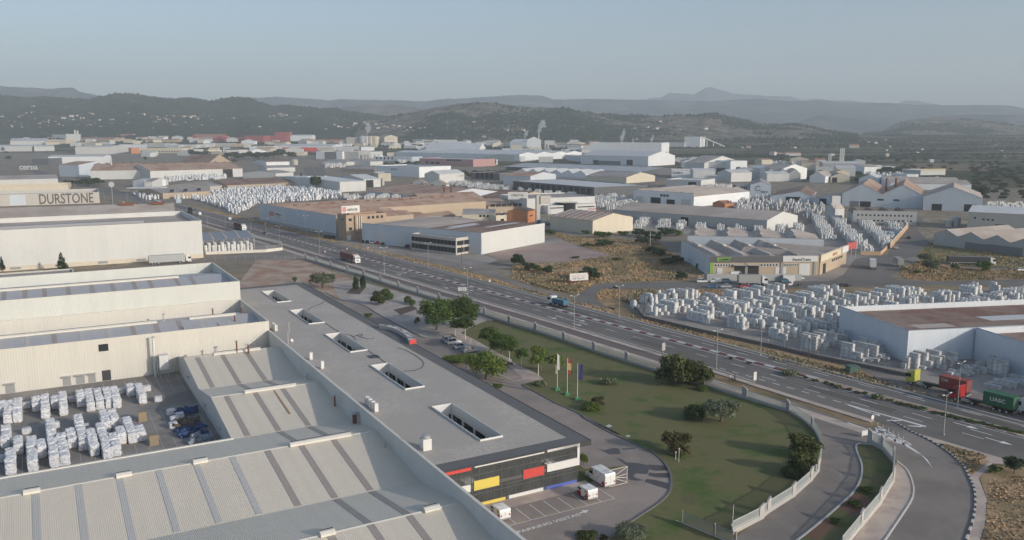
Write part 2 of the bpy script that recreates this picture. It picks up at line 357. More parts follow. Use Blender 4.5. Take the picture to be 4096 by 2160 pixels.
def hills(name, pts, D, W, mat, seed, amp=.22, base=None, nd=44, rough=.018):
    P = [(TX[t[1]]+x/2.5146, ray(t, x, y)) for t, x, y in pts]
    u = np.array([p[0] for p in P]); sl = np.array([p[1].z/p[1].y for p in P])
    uu = np.arange(u[0], u[-1]+1, 7.0); ss = np.interp(uu, u, sl); k = np.array([.25, .5, .25]); ss = np.convolve(np.pad(ss, 1, 'edge'), k, 'valid')
    xr = (uu-2048)/F                                 # x / (forward distance), good enough for the small pitch
    t = np.concatenate([np.linspace(-1, 0, nd), np.linspace(0, 1, 14)[1:]])
    Dv = D*(1+.10*(fbm(uu*.004, uu*0+seed, 3, seed)-.5)); zc = CAMH+ss*Dv
    
    Y = Dv[None, :]+t[:, None]*W; b0 = np.vectorize(terr)(0*Y, Y)-4
    X = xr[None, :]*(Y*cP + CAMH*sP)                 # keeps the crest where the photo has it
    prof = np.where(t < 0, (1+t)**1.15, (1-t)**1.5)[:, None]
    gl = np.abs(fbm(X/(W*.35), Y/(W*.6), 5, seed+7)-.5)*2
    z = b0+(zc[None, :]-b0)*prof*(1-amp*2.2*gl*np.minimum(1, np.abs(t)*3.2)[:, None])
    z = z+(zc[None, :]-b0)*rough*2*(fbm(X/(W*.02), Y/(W*.02), 4, seed+3)-.5)*np.minimum(1, (1-np.abs(t))*4)[:, None]
    o = gridmesh(name, X, Y, z, mat); RANGES.append((name, X, Y, z, t)); return o
hills('mountain_range', [('A3',1150,262),('A3',1330,250),('A3',1380,230),('A3',1480,230),('A3',1580,175),('A3',1640,183),('A3',1740,190),('A3',1800,198),('A3',1860,170),('A3',1930,125),('A3',1980,118),('A3',2060,148),('A3',2130,155),('A3',2200,190),('A3',2400,200),('A3',2575,212),('A4',200,215),('A4',260,230),('A4',330,248),('A4',460,235),('A4',600,255),('A4',770,252),('A4',960,275),('A4',1300,284),('A4',1312,262),('A4',1370,256),('A4',1500,262),('A4',1640,290),('A4',1730,303),('A4',2000,330)], 13000, 2200, HFAR, 11, .18)
hills('far_ridge', [('A1',1500,330),('A1',2100,280),('A1',2350,235),('A2',0,232),('A2',250,217),('A2',400,230),('A2',640,240),('A2',730,255),('A2',900,240),('A2',1100,250),('A2',1450,252),('A2',1700,265),('A2',1900,240),('A2',2100,235),('A2',2300,220),('A3',0,203),('A3',250,202),('A3',330,215),('A3',420,248),('A3',600,245),('A3',800,238),('A3',1100,250),('A3',1350,250),('A3',1550,255),('A3',2000,262),('A3',2500,235),('A4',0,250),('A4',300,262),('A4',550,252),('A4',700,275),('A4',900,280),('A4',1300,285),('A4',1450,300),('A4',1640,297),('A4',1750,305),('A4',2100,300),('A4',2400,305),('A4',2575,340),('A4',2900,350)], 9300, 2600, HFAR, 23, .2)
hills('rocky_ridge', [('A1',-300,95),('A1',0,105),('A1',200,120),('A1',560,140),('A1',640,132),('A1',700,127),('A1',800,130),('A1',825,165),('A1',1050,212),('A1',1300,260),('A1',1600,330)], 7600, 1700, HFAR, 5, .2)
hills('brown_hills', [('A2',500,400),('A2',750,360),('A2',950,312),('A2',1150,300),('A2',1400,300),('A2',1600,322),('A2',1750,345),('A2',2100,400)], 6600, 1100, hillmat('brown_scrub', [(.4, (.05, .055, .035)), (.52, (.12, .10, .075)), (.62, (.22, .17, .13))], .006), 31, .2)
hills('blue_foothill', [('A3',2300,520),('A4',100,520),('A4',250,500),('A4',400,430),('A4',530,400),('A4',700,430),('A4',900,445),('A4',1100,480),('A4',1250,500),('A4',1450,470),('A4',1650,420),('A4',1950,400),('A4',2300,400),('A4',2900,402)], 7000, 1100, HFAR, 41, .2)
hills('dry_hill', [('A4',950,590),('A4',1130,570),('A4',1200,530),('A4',1280,490),('A4',1340,465),('A4',1500,440),('A4',1600,432),('A4',1800,440),('A4',2000,442),('A4',2100,450),('A4',2300,480),('A4',2575,520),('A4',2900,560)], 4900, 900, HROCK, 51, .22)
hills('forest_ridge', [('A1',-400,175),('A1',0,198),('A1',250,222),('A1',500,215),('A1',800,240),('A1',930,245),('A1',1050,215),('A1',1200,188),('A1',1320,185),('A1',1450,200),('A1',1600,225),('A1',1700,240),('A1',1900,232),('A1',2000,240),('A1',2150,268),('A1',2300,230),('A1',2400,228),('A1',2575,235),('A2',0,258),('A2',100,285),('A2',200,318),('A2',320,303),('A2',450,315),('A2',640,335),('A2',800,330),('A2',930,370),('A2',1100,388),('A2',1300,420),('A2',1500,470),('A2',1800,560)], 4700, 1500, HFOR, 61, .34)
hills('scrub_hill', [('A2',1000,480),('A2',1250,430),('A2',1400,410),('A2',1600,375),('A2',1800,330),('A2',2000,295),('A2',2200,275),('A2',2400,280),('A2',2575,310),('A3',200,325),('A3',400,330),('A3',560,340),('A3',700,365),('A3',900,390),('A3',1100,408),('A3',1300,405),('A3',1500,415),('A3',1600,402),('A3',1750,400),('A3',1850,405),('A3',1950,385),('A3',2050,385),('A3',2150,410),('A3',2250,430),('A3',2400,460),('A3',2575,500),('A4',100,500),('A4',270,492),('A4',400,515),('A4',600,565),('A4',900,605)], 3900, 900, HROCK, 71, .30)
# ------------------------------------------------------------ the warehouse halls and the office block (grid a along EA, b along EB)
def ring(mb, x0, y0, x1, y1, z0, z1, t=.3):
    mb.box(x0, y0, z0, x1, y0+t, z1); mb.box(x0, y1-t, z0, x1, y1, z1)
    mb.box(x0, y0+t, z0, x0+t, y1-t, z1); mb.box(x1-t, y0+t, z0, x1, y1-t, z1); return mb
def coping(mb, x0, y0, x1, y1, z, t=.42, h=.12):
    return ring(mb, x0-.06, y0-.06, x1+.06, y1+.06, z, z+h, t)
def slope(mb, x0, x1, yA, zA, yB, zB, th=.12):      # roof slope between two lines parallel to x
    return mb.slab([(x0, yA, zA), (x1, yA, zA), (x1, yB, zB), (x0, yB, zB)] if yB > yA else [(x0, yB, zB), (x1, yB, zB), (x1, yA, zA), (x0, yA, zA)], th)
def skylights(par, xs, yA, zA, yB, zB, wid, mats):
    for i, x in enumerate(xs):
        q = MB(); u = .03; f = .995
        ya, za = yA+(yB-yA)*.015, zA+(zB-zA)*.015; yb, zb = yA+(yB-yA)*.985, zA+(zB-zA)*.985
        slope(q, x, x+wid, ya, za+.05, yb, zb+.05, .03).build('skylight_strip', mats[i % len(mats)] if isinstance(mats, list) else mats, par)
def ridgevent(par, x0, x1, y, z, mat=None, w=.75, h=.55):
    q = MB(); q.xext([(y-w, z-.05), (y+w, z-.05), (y+w, z+h*.55), (y+w*.45, z+h), (y-w*.45, z+h), (y-w, z+h*.55)], x0, x1)
    o = q.build('ridge_vent', mat or CREAMC, par); g = MB()
    g.box(x0+.1, y+w*.1, z+h+.01, x1-.1, y+w*.4, z+h+.05); g.build('vent_slot', DARKM, o)
def flue(par, x, y, z, h, r=.22, mat=None):
    q = MB(); q.tube((x, y, z-.4), (x, y, z+h), r, n=10); o = q.build('flue_pipe', mat or RUST, par)
    MB().lathe([(r*1.9, z+h+.08), (r*2.0, z+h+.12), (.03, z+h+.38)], 10, (x, y, 0)).build('flue_cap', GALV, o)
def winbox(par, name, x0, z0, x1, z1, y=0, mat=None, d=.05):
    return MB().box(x0, y-d, z0, x1, y+.02, z1).build(name, mat or GLASS, par)

# hall beside the bag yard: four cream gabled bays behind a long parapet
fa, fb = 50.0, 60.0
HF = thing('gabled_warehouse', 'cream hall of parallel gabled metal roofs running along the office gravel roof', 'warehouse', AB(fa, fb), RZA)
yy = lambda b: b-fb
RG = [(205.6, 5.9), (171.3, 5.9), (137.1, 5.9), (102.9, 5.9), (68.7, 5.9)]; VL = [216.3, 185.9, 151.5, 117.9, 83.7, 49.5]; ZV = 3.55
wl = MB(); wl.box(-.35, yy(58), 0, 0, yy(216.2), 7.85)
prof = [(yy(151.5), 0), (yy(216.2), 0), (yy(216.2), 3.7), (yy(205.6), 5.88), (yy(185.9), 3.53), (yy(171.3), 5.88), (yy(151.5), 3.53)]
wl.xext(prof, -22.5, -22.2); wl.box(-95, yy(151.2), 0, -22.2, yy(151.5), 3.6)
wl.build('wall', M('pale_grey_cladding', (.62, .61, .58), .6, .03, .15, rib='xy', per=.5, ribd=.03), HF)
cp_ = MB(); cp_.box(-.42, yy(58), 7.85, .06, yy(216.2), 7.97); cp_.build('parapet_coping', CREAMC, HF)
gt = MB(); gt.box(-95, yy(151.5)-.05, 3.55, -22.2, yy(151.5)+.4, 3.78)
gt.xext([(yy(216.2), 3.72), (yy(205.6), 5.93), (yy(185.9), 3.6), (yy(171.3), 5.93), (yy(151.5), 3.6), (yy(151.5), 3.8), (yy(171.3), 6.12), (yy(185.9), 3.8), (yy(205.6), 6.12), (yy(216.2), 3.92)], -22.65, -22.3)
gt.build('eave_gutter', CREAMC, HF)
rf = MB()
for k, (rb, rz) in enumerate(RG):
    x0 = -22.2 if k < 2 else -95.0
    slope(rf, x0, -.35, yy(VL[k+1]), ZV, yy(rb), rz); slope(rf, x0, -.35, yy(rb), rz, yy(VL[k]), ZV)
rf.build('roof', ROOFC, HF)
for k, (rb, rz) in enumerate(RG): MB().xext([(yy(rb)-.3, rz-.02), (yy(rb)+.3, rz-.02), (yy(rb), rz+.1)], -22.2 if k < 2 else -95.0, -1.2).build('ridge_cap', CREAMC, HF)
SKX = [-53.72-11.2, -53.72-5.6] + [-53.9+5.62*i for i in range(10)]
for k, (rb, rz) in enumerate(RG):
    xs = [x for x in SKX if x > -21.5] if k < 2 else SKX
    xs = [x for x in xs if x < -5]
    skylights(HF, [x for x in xs if x < -21.6], yy(rb), rz, yy(VL[k+1]), ZV, .95, SKYLB)
    skylights(HF, [x for x in xs if x >= -21.6], yy(rb), rz, yy(VL[k+1]), ZV, 1.0, SKYL)
    if k >= 1: skylights(HF, [x for x in xs if x >= -21.6][1:], yy(rb), rz, yy(VL[k]), ZV, 1.0, SKYL)
for x0, x1, k in ((-55, -52.8, 2), (-42.6, -40.4, 2), (-31.4, -29.2, 2), (-15.9, -5.2, 2), (-16.1, -5.6, 1), (-16, -5, 0), (-6.2, -3.8, 3), (-21, -19, 3), (-31, -28.8, 3), (-46, -43.8, 3)):
    ridgevent(HF, x0, x1, yy(RG[k][0]), RG[k][1]+.05)
flue(HF, .3-1.4, yy(146.8), 4.0, 2.2, .42); flue(HF, -1.3, yy(130.5), 4.8, 1.3, .16, GALV); flue(HF, -1.2, yy(177.9), 4.6, 1.3, .15, GALV); flue(HF, -1.2, yy(158.5), 4.6, 1.9, .17)
flue(HF, -10.6, yy(205), 6.0, 2.6, .2); flue(HF, -8.2, yy(203.5), 5.6, 2.2, .22); flue(HF, -15.3, yy(206), 5.9, 1.6, .3, GALV)
st = MB()
slope(st, -8.5, -7.9, yy(202.9), 5.48, yy(187), 3.72, .015); slope(st, -10.5, -10.15, yy(170.3), 5.83, yy(158), 4.43, .015)
st.build('rust_stain', M('rust_streak', (.37, .22, .13), .8, .3, .8), HF)
for x, y, z in ((-22.6, yy(178), 2.2), (-22.6, yy(163), 2.0), (-22.6, yy(200), 2.6)):
    MB().xext([(y-.5, z), (y+.5, z), (y, z+.55)], -22.9, -22.5).build('wall_lamp', GALV, HF)

# tall cream hall whose wall closes the bag yard
def parapet_hall(name, label, b0, b1, zp, ze, zr, br, x0, wallm, roofm, sk, skm, vents, gid=None):
    h = thing(name, label, 'warehouse', AB(50, b0), RZA); D = b1-b0
    ring(MB(), x0, 0, 0, D, 0, zp, .3).build('wall', wallm, h) if 0 else None
    q = MB(); ring(q, x0, 0, 0, D, 0, zp, .3); q.build('wall', wallm, h)
    q = MB(); coping(q, x0, 0, 0, D, zp); q.build('parapet_coping', CREAMC, h)
    q = MB(); slope(q, x0+.3, -.3, .3, ze, br-b0, zr); slope(q, x0+.3, -.3, br-b0, zr, D-.3, ze); q.build('roof', roofm, h)
    skylights(h, [x-50 for x in sk], br-b0, zr, .3, ze, 1.1, skm)
    for v0, v1 in vents: ridgevent(h, v0-50, v1-50, br-b0, zr)
    return h
H2 = parapet_hall('tall_warehouse', 'cream clad hall with one dark window whose wall closes the bag yard', 216.5, 250.2, 10.2, 6.7, 9.4, 233.5, -95, CREAM, ROOFG,
    [-16.2, -10.6, -4.96, .69, 6.73, 12.83, 18.4, 24, 29.6, 35.1, 41.6], [SKYL, SKYLB, SKYLB, SKYL, SKYLB, SKYLB, SKYL, SKYL], [(-40, 25), (33, 45)])
winbox(H2, 'window', -39.9, 7.3, -37.8, 9.0, 0, GLASS); winbox(H2, 'loading_door', -39.6, .1, -37.7, 2.6, 0, DARKM)
for x0, x1 in ((-47.9, -46.2), (-45.2, -43.3), (-59.4, -57.5), (-42.6, -41)):
    d = winbox(H2, 'loading_door', x0, .1, x1, 2.2, 0, GREYM); MB().box(x0-.1, -1.0, 2.3, x1+.1, 0, 2.42).build('door_canopy', GALV, d)
for x, y, z, h, m in ((-10.8, 17.5, 9.3, 2.0, None), (-6.2, 12, 8.3, 1.7, None), (-3.2, 17.6, 9.2, 2.0, None), (-19.2, 10, 7.8, 1.0, GALV), (-23.2, 17.4, 9.3, 1.9, GALV), (-27, 17.5, 9.3, .9, GALV)): flue(H2, x, y, z, h, .2, m)
q = MB()
for x in (-11, -7.8): slope(q, x, x+.5, 16.4, 9.23, 4, 7.43, .015)
q.build('rust_stain', M('rust_streak', (.37, .22, .13)), H2)
H3 = parapet_hall('highest_warehouse', 'highest pale green white hall on the left with a sunken ridged roof', 250.6, 292.5, 15.5, 12.4, 14.9, 271, -95, M('greenish_cladding', (.74, .75, .69), .6, .03, .12, rib='xy', per=.55, ribd=.03, streak=.1),
    ROOFG, [-21.5, -15.8, -10.2, -5.2, -.5, 5.4, 11.5, 16.8, 22.6, 27, 34.4, 38.8], SKYL, [(-40, 36)])
# exhaust pipes and dust filter standing in the yard corner
pp = thing('exhaust_stack', 'slim white exhaust pipe rising beside the yard wall', 'stack', AB(21.9, 214.6))
MB().tube((0, 0, 0), (0, 0, 9.7), .3, n=12).build('pipe', PWHITE, pp); MB().tube((0, 0, 9.6), (0, 0, 9.9), .36, n=12).build('collar', GALV, pp)
ff = thing('dust_filter', 'white boxy dust filter on legs in the shaded yard corner', 'dust filter', AB(23.6, 213), RZA)
MB().box(-.9, -1, 2.2, 1.1, 1, 5.6).build('housing', PWHITE, ff); MB().yext([(-.9, 2.2), (.1, 1.3), (1.1, 2.2)], -.8, .8).build('hopper', GALV, ff)
for x in (-.8, 1.0):
    for y in (-.9, .9): MB().box(x-.07, y-.07, 0, x+.07, y+.07, 2.3).build('leg', GALV, ff)
MB().path([(-1.2, 0, 5.3), (-1.2, 0, .4)], .18, 8).build('duct', GALV, ff)

# ---------------- office block with a gravel roof
OF = thing('office_block', 'long two storey office with grey gravel roof and red yellow blue front panels', 'office', AB(50.05, 112), RZA)
OL, OD, OH = 28.35, 175.4, 7.0
wells = [(16, 20, 20.9+34.05*i, 20.9+34.05*i+20.2) for i in range(0)] or [(11.95, 16.05, b-112, b+20-112) for b in (120.6, 153.7, 187.6, 222.0, 256.3)]
rf = MB(); y = 3.0; x0, x1 = 0, 25.4
for wx0, wx1, wy0, wy1 in wells:                    # roof deck cut round the light wells
    rf.box(x0, y, 6.6, x1, wy0, 7.0); rf.box(x0, wy0, 6.6, wx0, wy1, 7.0); rf.box(wx1, wy0, 6.6, x1, wy1, 7.0); y = wy1
rf.box(x0, y, 6.6, x1, OD-3.0, 7.0); rf.build('gravel_roof', GRAVR, OF)
fa_ = MB(); fa_.box(x1, -.1, 6.65, OL, OD, 6.98); fa_.box(0, -.1, 6.65, x1, 3.0, 6.98); fa_.box(0, OD-3, 6.65, x1, OD, 6.98)
fa_.build('roof_edge', M('grey_roof_felt', (.105, .105, .102), .85, .12, .3), OF)
fs = MB(); fs.box(0, -.2, 6.2, OL+.06, -.1, 7.04); fs.box(OL, -.1, 6.2, OL+.1, OD, 7.04); fs.box(0, OD, 6.2, OL+.1, OD+.1, 7.04); fs.build('fascia', DARKM, OF)
wl = MB(); wl.box(25.6, .6, 0, 25.9, OD-.6, 6.6); wl.box(0, OD-.9, 0, 25.6, OD-.6, 6.6); wl.build('side_wall', CONC, OF)
for i in range(38):
    yb = 3+i*4.5; winbox2 = MB().box(25.88, yb, .9, 25.95, yb+3.9, 2.7); winbox2.box(25.88, yb, 3.9, 25.95, yb+3.9, 5.7); winbox2.build('window', GLASS, OF)
cw = MB(); cw.box(.0, .0, .0, 25.9, .25, 6.6); cw.build('curtain_wall', M('facade_glass', (.055, .06, .06), .14, .5, .5, spec=.7), OF)  # glass colour lightened and mottled to imitate grey reflections
mu = MB()
for i in range(20): mu.box(.6+i*1.32, -.04, .5, .68+i*1.32, .05, 6.5)
for z in (2.0, 2.62, 5.2): mu.box(0, -.045, z, 25.9, .05, z+.07)
for z in (.0, 3.1): mu.box(0, -.03, z, 25.9, .05, z+(.55 if z < 1 else .5))
mu.build('glazing_bars', M('bar_grey', (.10, .10, .10), .5), OF)
W = PWHITE
for nm, x0, z0, x1, z1, m, d in (('red_panel', 1.3, 6.3, 5.7, 6.8, REDPL, .3), ('white_panel', 6.35, 6.55, 19.1, 6.75, W, .24), ('yellow_panel', 6.25, 2.75, 10.75, 4.3, YELPL, .14), ('white_panel', 3.4, 2.7, 5.65, 3.9, W, .14),
        ('yellow_panel', 7.5, -.02, 11.85, .52, YELPL, .14), ('white_panel', 12.5, -.02, 19.0, .58, W, .14), ('red_panel', 15.2, 2.8, 19.15, 4.3, REDPL, .14), ('blue_panel', 19.6, -.02, 25.6, .58, BLUPL, .14), ('yellow_panel', 1.2, -.02, 6.6, .5, YELPL, .14)):
    MB().box(x0, -d, z0, x1, 0, z1).build(nm, m, OF)
fr = MB(); fr.box(19.7, -.2, 6.52, 25.62, 0, 6.93); fr.box(25.62, -.2, 3.1, 26.08, .3, 6.93); fr.box(19.7, -.2, 3.1, 25.62, 0, 4.42); fr.build('white_frame', W, OF)
q = MB(); q.box(19.1, -.75, 4.72, 20.3, -.15, 4.86); q.tube((19.7, -.45, 4.86), (19.7, -.45, 5.0), .2, n=8); q.build('wall_light', GALV, OF)
for wx0, wx1, wy0, wy1 in wells:
    q = MB(); ring(q, wx0-.12, wy0-.12, wx1+.12, wy1+.12, 5.2, 7.32, .14); o = q.build('light_well', PWHITE, OF)
    g = MB(); ring(g, wx0+.06, wy0+.06, wx1-.06, wy1-.06, 1.6, 5.2, .08); g.build('well_glazing', GLASS, o)
    q = MB()
    for i in range(5):
        yb = wy0+.6+i*(wy1-wy0-1.2)/4; q.box(wx1-.35, yb-.25, 1, wx1-.04, yb+.25, 5.4)
    for xx in (wx0+1.0, wx1-1.0): q.box(xx-.2, wy1-.3, 1, xx+.2, wy1-.04, 5.4)
    q.build('well_column', PWHITE, o); MB().box(wx0, wy0, .5, wx1, wy1, .6).build('well_floor', DARKM, o)
q = MB(); q.box(14.1, 68, 7.0, 16.6, 70.8, 7.05); q.build('roof_hatch', DARKM, OF)
# things standing on the office roof
def onroof(a, b, z=7.0): return AB(a, b, z)
AC = thing('air_conditioner', 'white air conditioning unit on the gravel roof by the parapet', 'air conditioner', onroof(52.0, 148.4), RZA, 'air conditioners in a row along the parapet')
MB().box(-.35, -.45, .12, .35, .45, 1.75).build('casing', PWHITE, AC)
for z in (.5, 1.25): MB().tube((.351, 0, z), (.38, 0, z), .3, n=14).build('fan_grille', GREYM, AC)
MB().box(-.3, -.4, 0, .3, .4, .12).build('foot', GREYM, AC)
for i, (a, b, lb) in enumerate(((52.0, 146.9, None), (52.0, 145.3, None), (52.0, 143.7, None), (52.1, 221.2, 'far'), (52.1, 219.8, 'far'), (52.1, 218.3, 'far'), (52.0, 186, 'upper single air conditioner on the gravel roof just before two neighbours' ), (52.0, 177.3, 'lower single air conditioner on the gravel roof, alone beside the parapet'))):
    dup(AC, onroof(a, b), RZA, 'small white air conditioner in the trio at the tall wall corner' if lb == 'far' else lb or AC['label'])
AC['label'] = 'white air conditioning unit in the row of four beside the rusty flue'
for o in list(C.objects):
    if o.get('label') == 'white air conditioning unit on the gravel roof by the parapet': o['label'] = AC['label']
    elif (o.get('label') or '').startswith('upper single'): o['label'] = 'single white roof unit farther up the parapet from its lone neighbour'
    elif (o.get('label') or '').startswith('lower single'): o['label'] = 'single white roof unit nearest the row of four on the parapet'
rv = thing('roof_ventilator', 'white square roof ventilator with round cap on the gravel near the facade', 'ventilator', onroof(52.5, 121.8), RZA)
MB().box(-.75, -.75, 0, .75, .75, 1.9).build('casing', PWHITE, rv); MB().lathe([(.55, 1.9), (.55, 2.15), (.75, 2.2), (.75, 2.4), (.1, 2.55)], 16).build('cowl', GALV, rv)
ds = thing('satellite_dish', 'small round white dish on the gravel roof', 'dish', onroof(52.4, 203.9), RZA)
MB().tube((0, 0, 0), (0, 0, .5), .04).build('mast', GALV, ds); MB().lathe([(.05, .0), (.3, .05), (.42, .16), (.40, .18), (.03, .04)], 16).build('reflector', PWHITE, ds); ds.children[1].location = (0, 0, .55); ds.children[1].rotation_euler = (R(60), 0, R(30))
for i, (a, b, h, lb) in enumerate(((51.2, 202.6, 3.4, 'thin white antenna pole next to the round dish'), (54.4, 213.8, 3.0, 'thin white antenna pole standing out on the gravel roof behind the dish'))):
    am = thing('antenna_pole', lb, 'antenna', onroof(a, b)); MB().tube((0, 0, 0), (0, 0, h), .05, n=6).build('mast', PWHITE, am); MB().box(-.4, -.02, h-.5, .4, .02, h-.44).build('crossbar', GALV, am); MB().box(-.15, -.15, 0, .15, .15, .1).build('base_plate', GALV, am)
CAB = M('black_cable', (.05, .05, .05), .8)
def cable(pts, lb):
    q = MB(); q.path([tuple(G(t, x, y, 7.06)) for t, x, y in pts], .05, 4); o = q.build('roof_cable', CAB); tag(o, lb, 'cable')
cable([('C2', 520, 105), ('C2', 545, 80), ('C2', 600, 55), ('C2', 665, 35), ('C2', 688, 12)], 'short curved black cable beyond the second roof opening')
cable([('C2', 700, 232), ('C2', 800, 300), ('C2', 870, 340), ('C2', 960, 355), ('C2', 990, 380), ('C2', 1000, 418)], 'black cable running from the second opening to the third')
cable([('C2', 985, 368), ('C2', 1050, 342), ('C2', 1075, 355), ('C2', 1040, 365), ('C2', 1015, 350), ('C2', 1050, 370), ('C2', 1130, 392), ('C2', 1190, 382)], 'looped black cable lying on the gravel right of the third opening')
cable([('C2', 1120, 500), ('C2', 1200, 560), ('C2', 1290, 620), ('C2', 1320, 640)], 'straight black cable between the third and fourth openings')
cable([('C2', 1420, 480), ('C2', 1500, 500), ('C2', 1600, 555), ('C2', 1670, 605), ('C2', 1692, 640), ('C2', 1670, 680), ('C2', 1600, 708), ('C2', 1465, 718)], 'wide bow of black cable beside the fourth roof opening')
# curved entrance canopy at the roof edge, red end plate
cs = thing('curved_canopy', 'curved white canopy with red end plate at the office roof edge', 'canopy', (0, 0, 0))
inn = [G('C2', x, y, 7.0) for x, y in ((1240, 285), (1330, 300), (1400, 322), (1470, 360), (1520, 400), (1540, 445))]
out = [G('C2', x, y, 7.0) for x, y in ((1245, 275), (1340, 282), (1430, 302), (1510, 338), (1570, 380), (1606, 432))]
pl = [(p.x, p.y) for p in inn]+[(p.x, p.y) for p in out[::-1]]
MB().prism(pl, 6.6, 7.85).build('canopy_body', CONC, cs)
lid = [(p.x, p.y) for p in inn[:]]+[(p.x, p.y) for p in out[::-1]]
MB().prism(lid, 7.85, 7.9).build('canopy_top', M('canopy_top', (.26, .20, .17), .8, .1, .5, blot=((.60, .60, .60), .35, .5)), cs)
a_, b_ = inn[-1], out[-1]; d_ = (b_-a_); nn = Vector((-d_.y, d_.x, 0)).normalized()*.12
if nn.dot(EB) > 0: nn = -nn
MB().obox((a_+b_)/2+nn+Vector((0, 0, .45)), d_*.5, nn, (0, 0, .62)).build('end_plate', REDPL, cs)
# ------------------------------------------------------------ paved and planted ground
def P(*items):                                      # P('B2',(x,y),(x,y),'B3',(x,y)) -> ground points
    t = None; out = []
    for i in items:
        if isinstance(i, str): t = i
        elif isinstance(i, Vector): out.append(i)
        else: out.append(G(t, *i))
    return out
HD = Vector((.584, -.812)); HN = Vector((.812, .584))
def hw(t, o): return Vector((HD.x*t+HN.x*o, 297+HD.y*t+HN.y*o))
def near(t): return float(np.interp(t, [-700, -190, -90, 0, 40, 72, 105, 122, 150, 300], [-11, -10.8, -11.9, -11.6, -11.8, -12.4, -13.1, -14.6, -15.5, -15.5]))
def far(t): return float(np.interp(t, [-700, -280, -100, 0, 85, 150, 180, 300], [10.6, 10.2, 11, 8.9, 7.5, 5.9, 5.3, 4.5]))
TS = list(range(-640, 301, 10))
def hstrip(mb, f0, f1, z, z1=None, t0=-640, t1=300, step=10):
    n = max(1, int((t1-t0)/step)); ts = [t0+(t1-t0)*i/n for i in range(n+1)]
    g = lambda f, t: f(t) if callable(f) else f
    vs = []
    for t in ts:
        a = hw(t, g(f0, t)); b = hw(t, g(f1, t)); vs += [(a.x, a.y, z), (b.x, b.y, z)]
    k = len(ts); fs = [(2*i, 2*i+2, 2*i+3, 2*i+1) for i in range(k-1)]
    if z1 is not None:
        fs = [tuple(q+2*k for q in f) for f in fs]
        for i in range(k-1): fs += [(2*i, 2*i+2, 2*k+2*i+2, 2*k+2*i), (2*i+1, 2*k+2*i+1, 2*k+2*i+3, 2*i+3)]
        fs += [(0, 2*k, 2*k+1, 1), (2*k-2, 2*k-1, 4*k-1, 4*k-2)]; vs += [(x, y, z1) for x, y, _ in vs]
    mb.add(vs, fs); return mb
def st(mb, name, mat): return tag(mb.build(name, mat), kind='structure')
st(hstrip(MB(), lambda t: near(t)-.9, lambda t: far(t)+1.6, .06), 'highway', ASPH)
mk = MB()
hstrip(mk, lambda t: near(t)+.35, lambda t: near(t)+.57, .064, None, -640, 118); hstrip(mk, lambda t: far(t)-.22, far, .064)
hstrip(mk, -1.5, -1.32, .064, None, -640, 125); hstrip(mk, 1.32, 1.5, .064, None, -640, 125)
hstrip(mk, -2.6, -2.42, .064, None, 125); hstrip(mk, 1.0, 1.15, .064, None, 125)
for t in range(-640, 290, 12):
    hstrip(mk, -5.7, -5.5, .064, None, t, t+4.2, 5); hstrip(mk, 4.6, 4.8, .064, None, t+5, t+9.2, 5)
    if t > 110: hstrip(mk, -9.1, -8.9, .064, None, t, t+4.2, 5)
for t in range(105, 140, 4): hstrip(mk, lambda q: -11.4, lambda q: -11.15, .064, None, t, t+2, 4)
hstrip(mk, lambda t: -11.5-(t-140)*.012, lambda t: -11.3+max(0, (t-140))*.02, .064, None, 140, 158)
def arrow(c, d, L=5.0, z=.066, w=.28):
    d = Vector((d[0], d[1])).normalized(); n = Vector((-d.y, d.x)); c = Vector((c[0], c[1]))
    q = lambda a, b: (c.x+d.x*a+n.x*b, c.y+d.y*a+n.y*b, z)
    mk.poly([q(0, -w/2), q(L*.6, -w/2), q(L*.6, w/2), q(0, w/2)]); mk.poly([q(L*.58, -.75), q(L, 0), q(L*.58, .75)])
for t, o in ((-86, -8.6), (-75, -4.2), (-72, -8.6), (-34, -8.8), (-24, -4), (-20, -8.8), (32, -9), (40, -4), (44, -8.8), (168, -8), (176, -5), (160, -4.3)): arrow(hw(t, o), HD)
for t in (-84, -32, 33): hstrip(mk, -6.6, -6.4, .065, None, t, t+16, 5)
st(mk, 'road_markings', WHITEP)
# middle kerb in red and white blocks, then a planted strip
kb = MB(); kw = MB()
for i, t in enumerate(range(-640, 124, 3)): hstrip(kb if i % 2 else kw, -.62, .62, .06, .2, t, t+3, 3)
st(kb, 'median_red_kerb', REDP); st(kw, 'median_white_kerb', KERB)
st(hstrip(MB(), -1.75, .25, .06, .22, 125, 300), 'median_strip', DIRT)
q = MB()
for i, t in enumerate(range(125, 300, 2)):
    if i % 2: hstrip(q, -1.95, -1.75, .06, .24, t, t+2, 2)
st(q, 'median_edge_stones', KERB)
# near side pavement, cycle path, far kerb
st(hstrip(MB(), lambda t: near(t)-2.6, lambda t: near(t)-.9, .05, .17, -330, 150), 'pavement', PAVE)
st(hstrip(MB(), lambda t: near(t)-6.6, lambda t: near(t)-2.6, .055, None, -330, 100), 'cycle_path', M('brown_asphalt', (.12, .10, .092), .95, .1, .1))
st(hstrip(MB(), lambda t: near(t)-9.6, lambda t: near(t)-6.6, .056, None, -330, 160), 'footpath', PAVE)
st(hstrip(MB(), lambda t: far(t)+1.6, lambda t: far(t)+2.0, .05, .18), 'far_kerb', KERB)
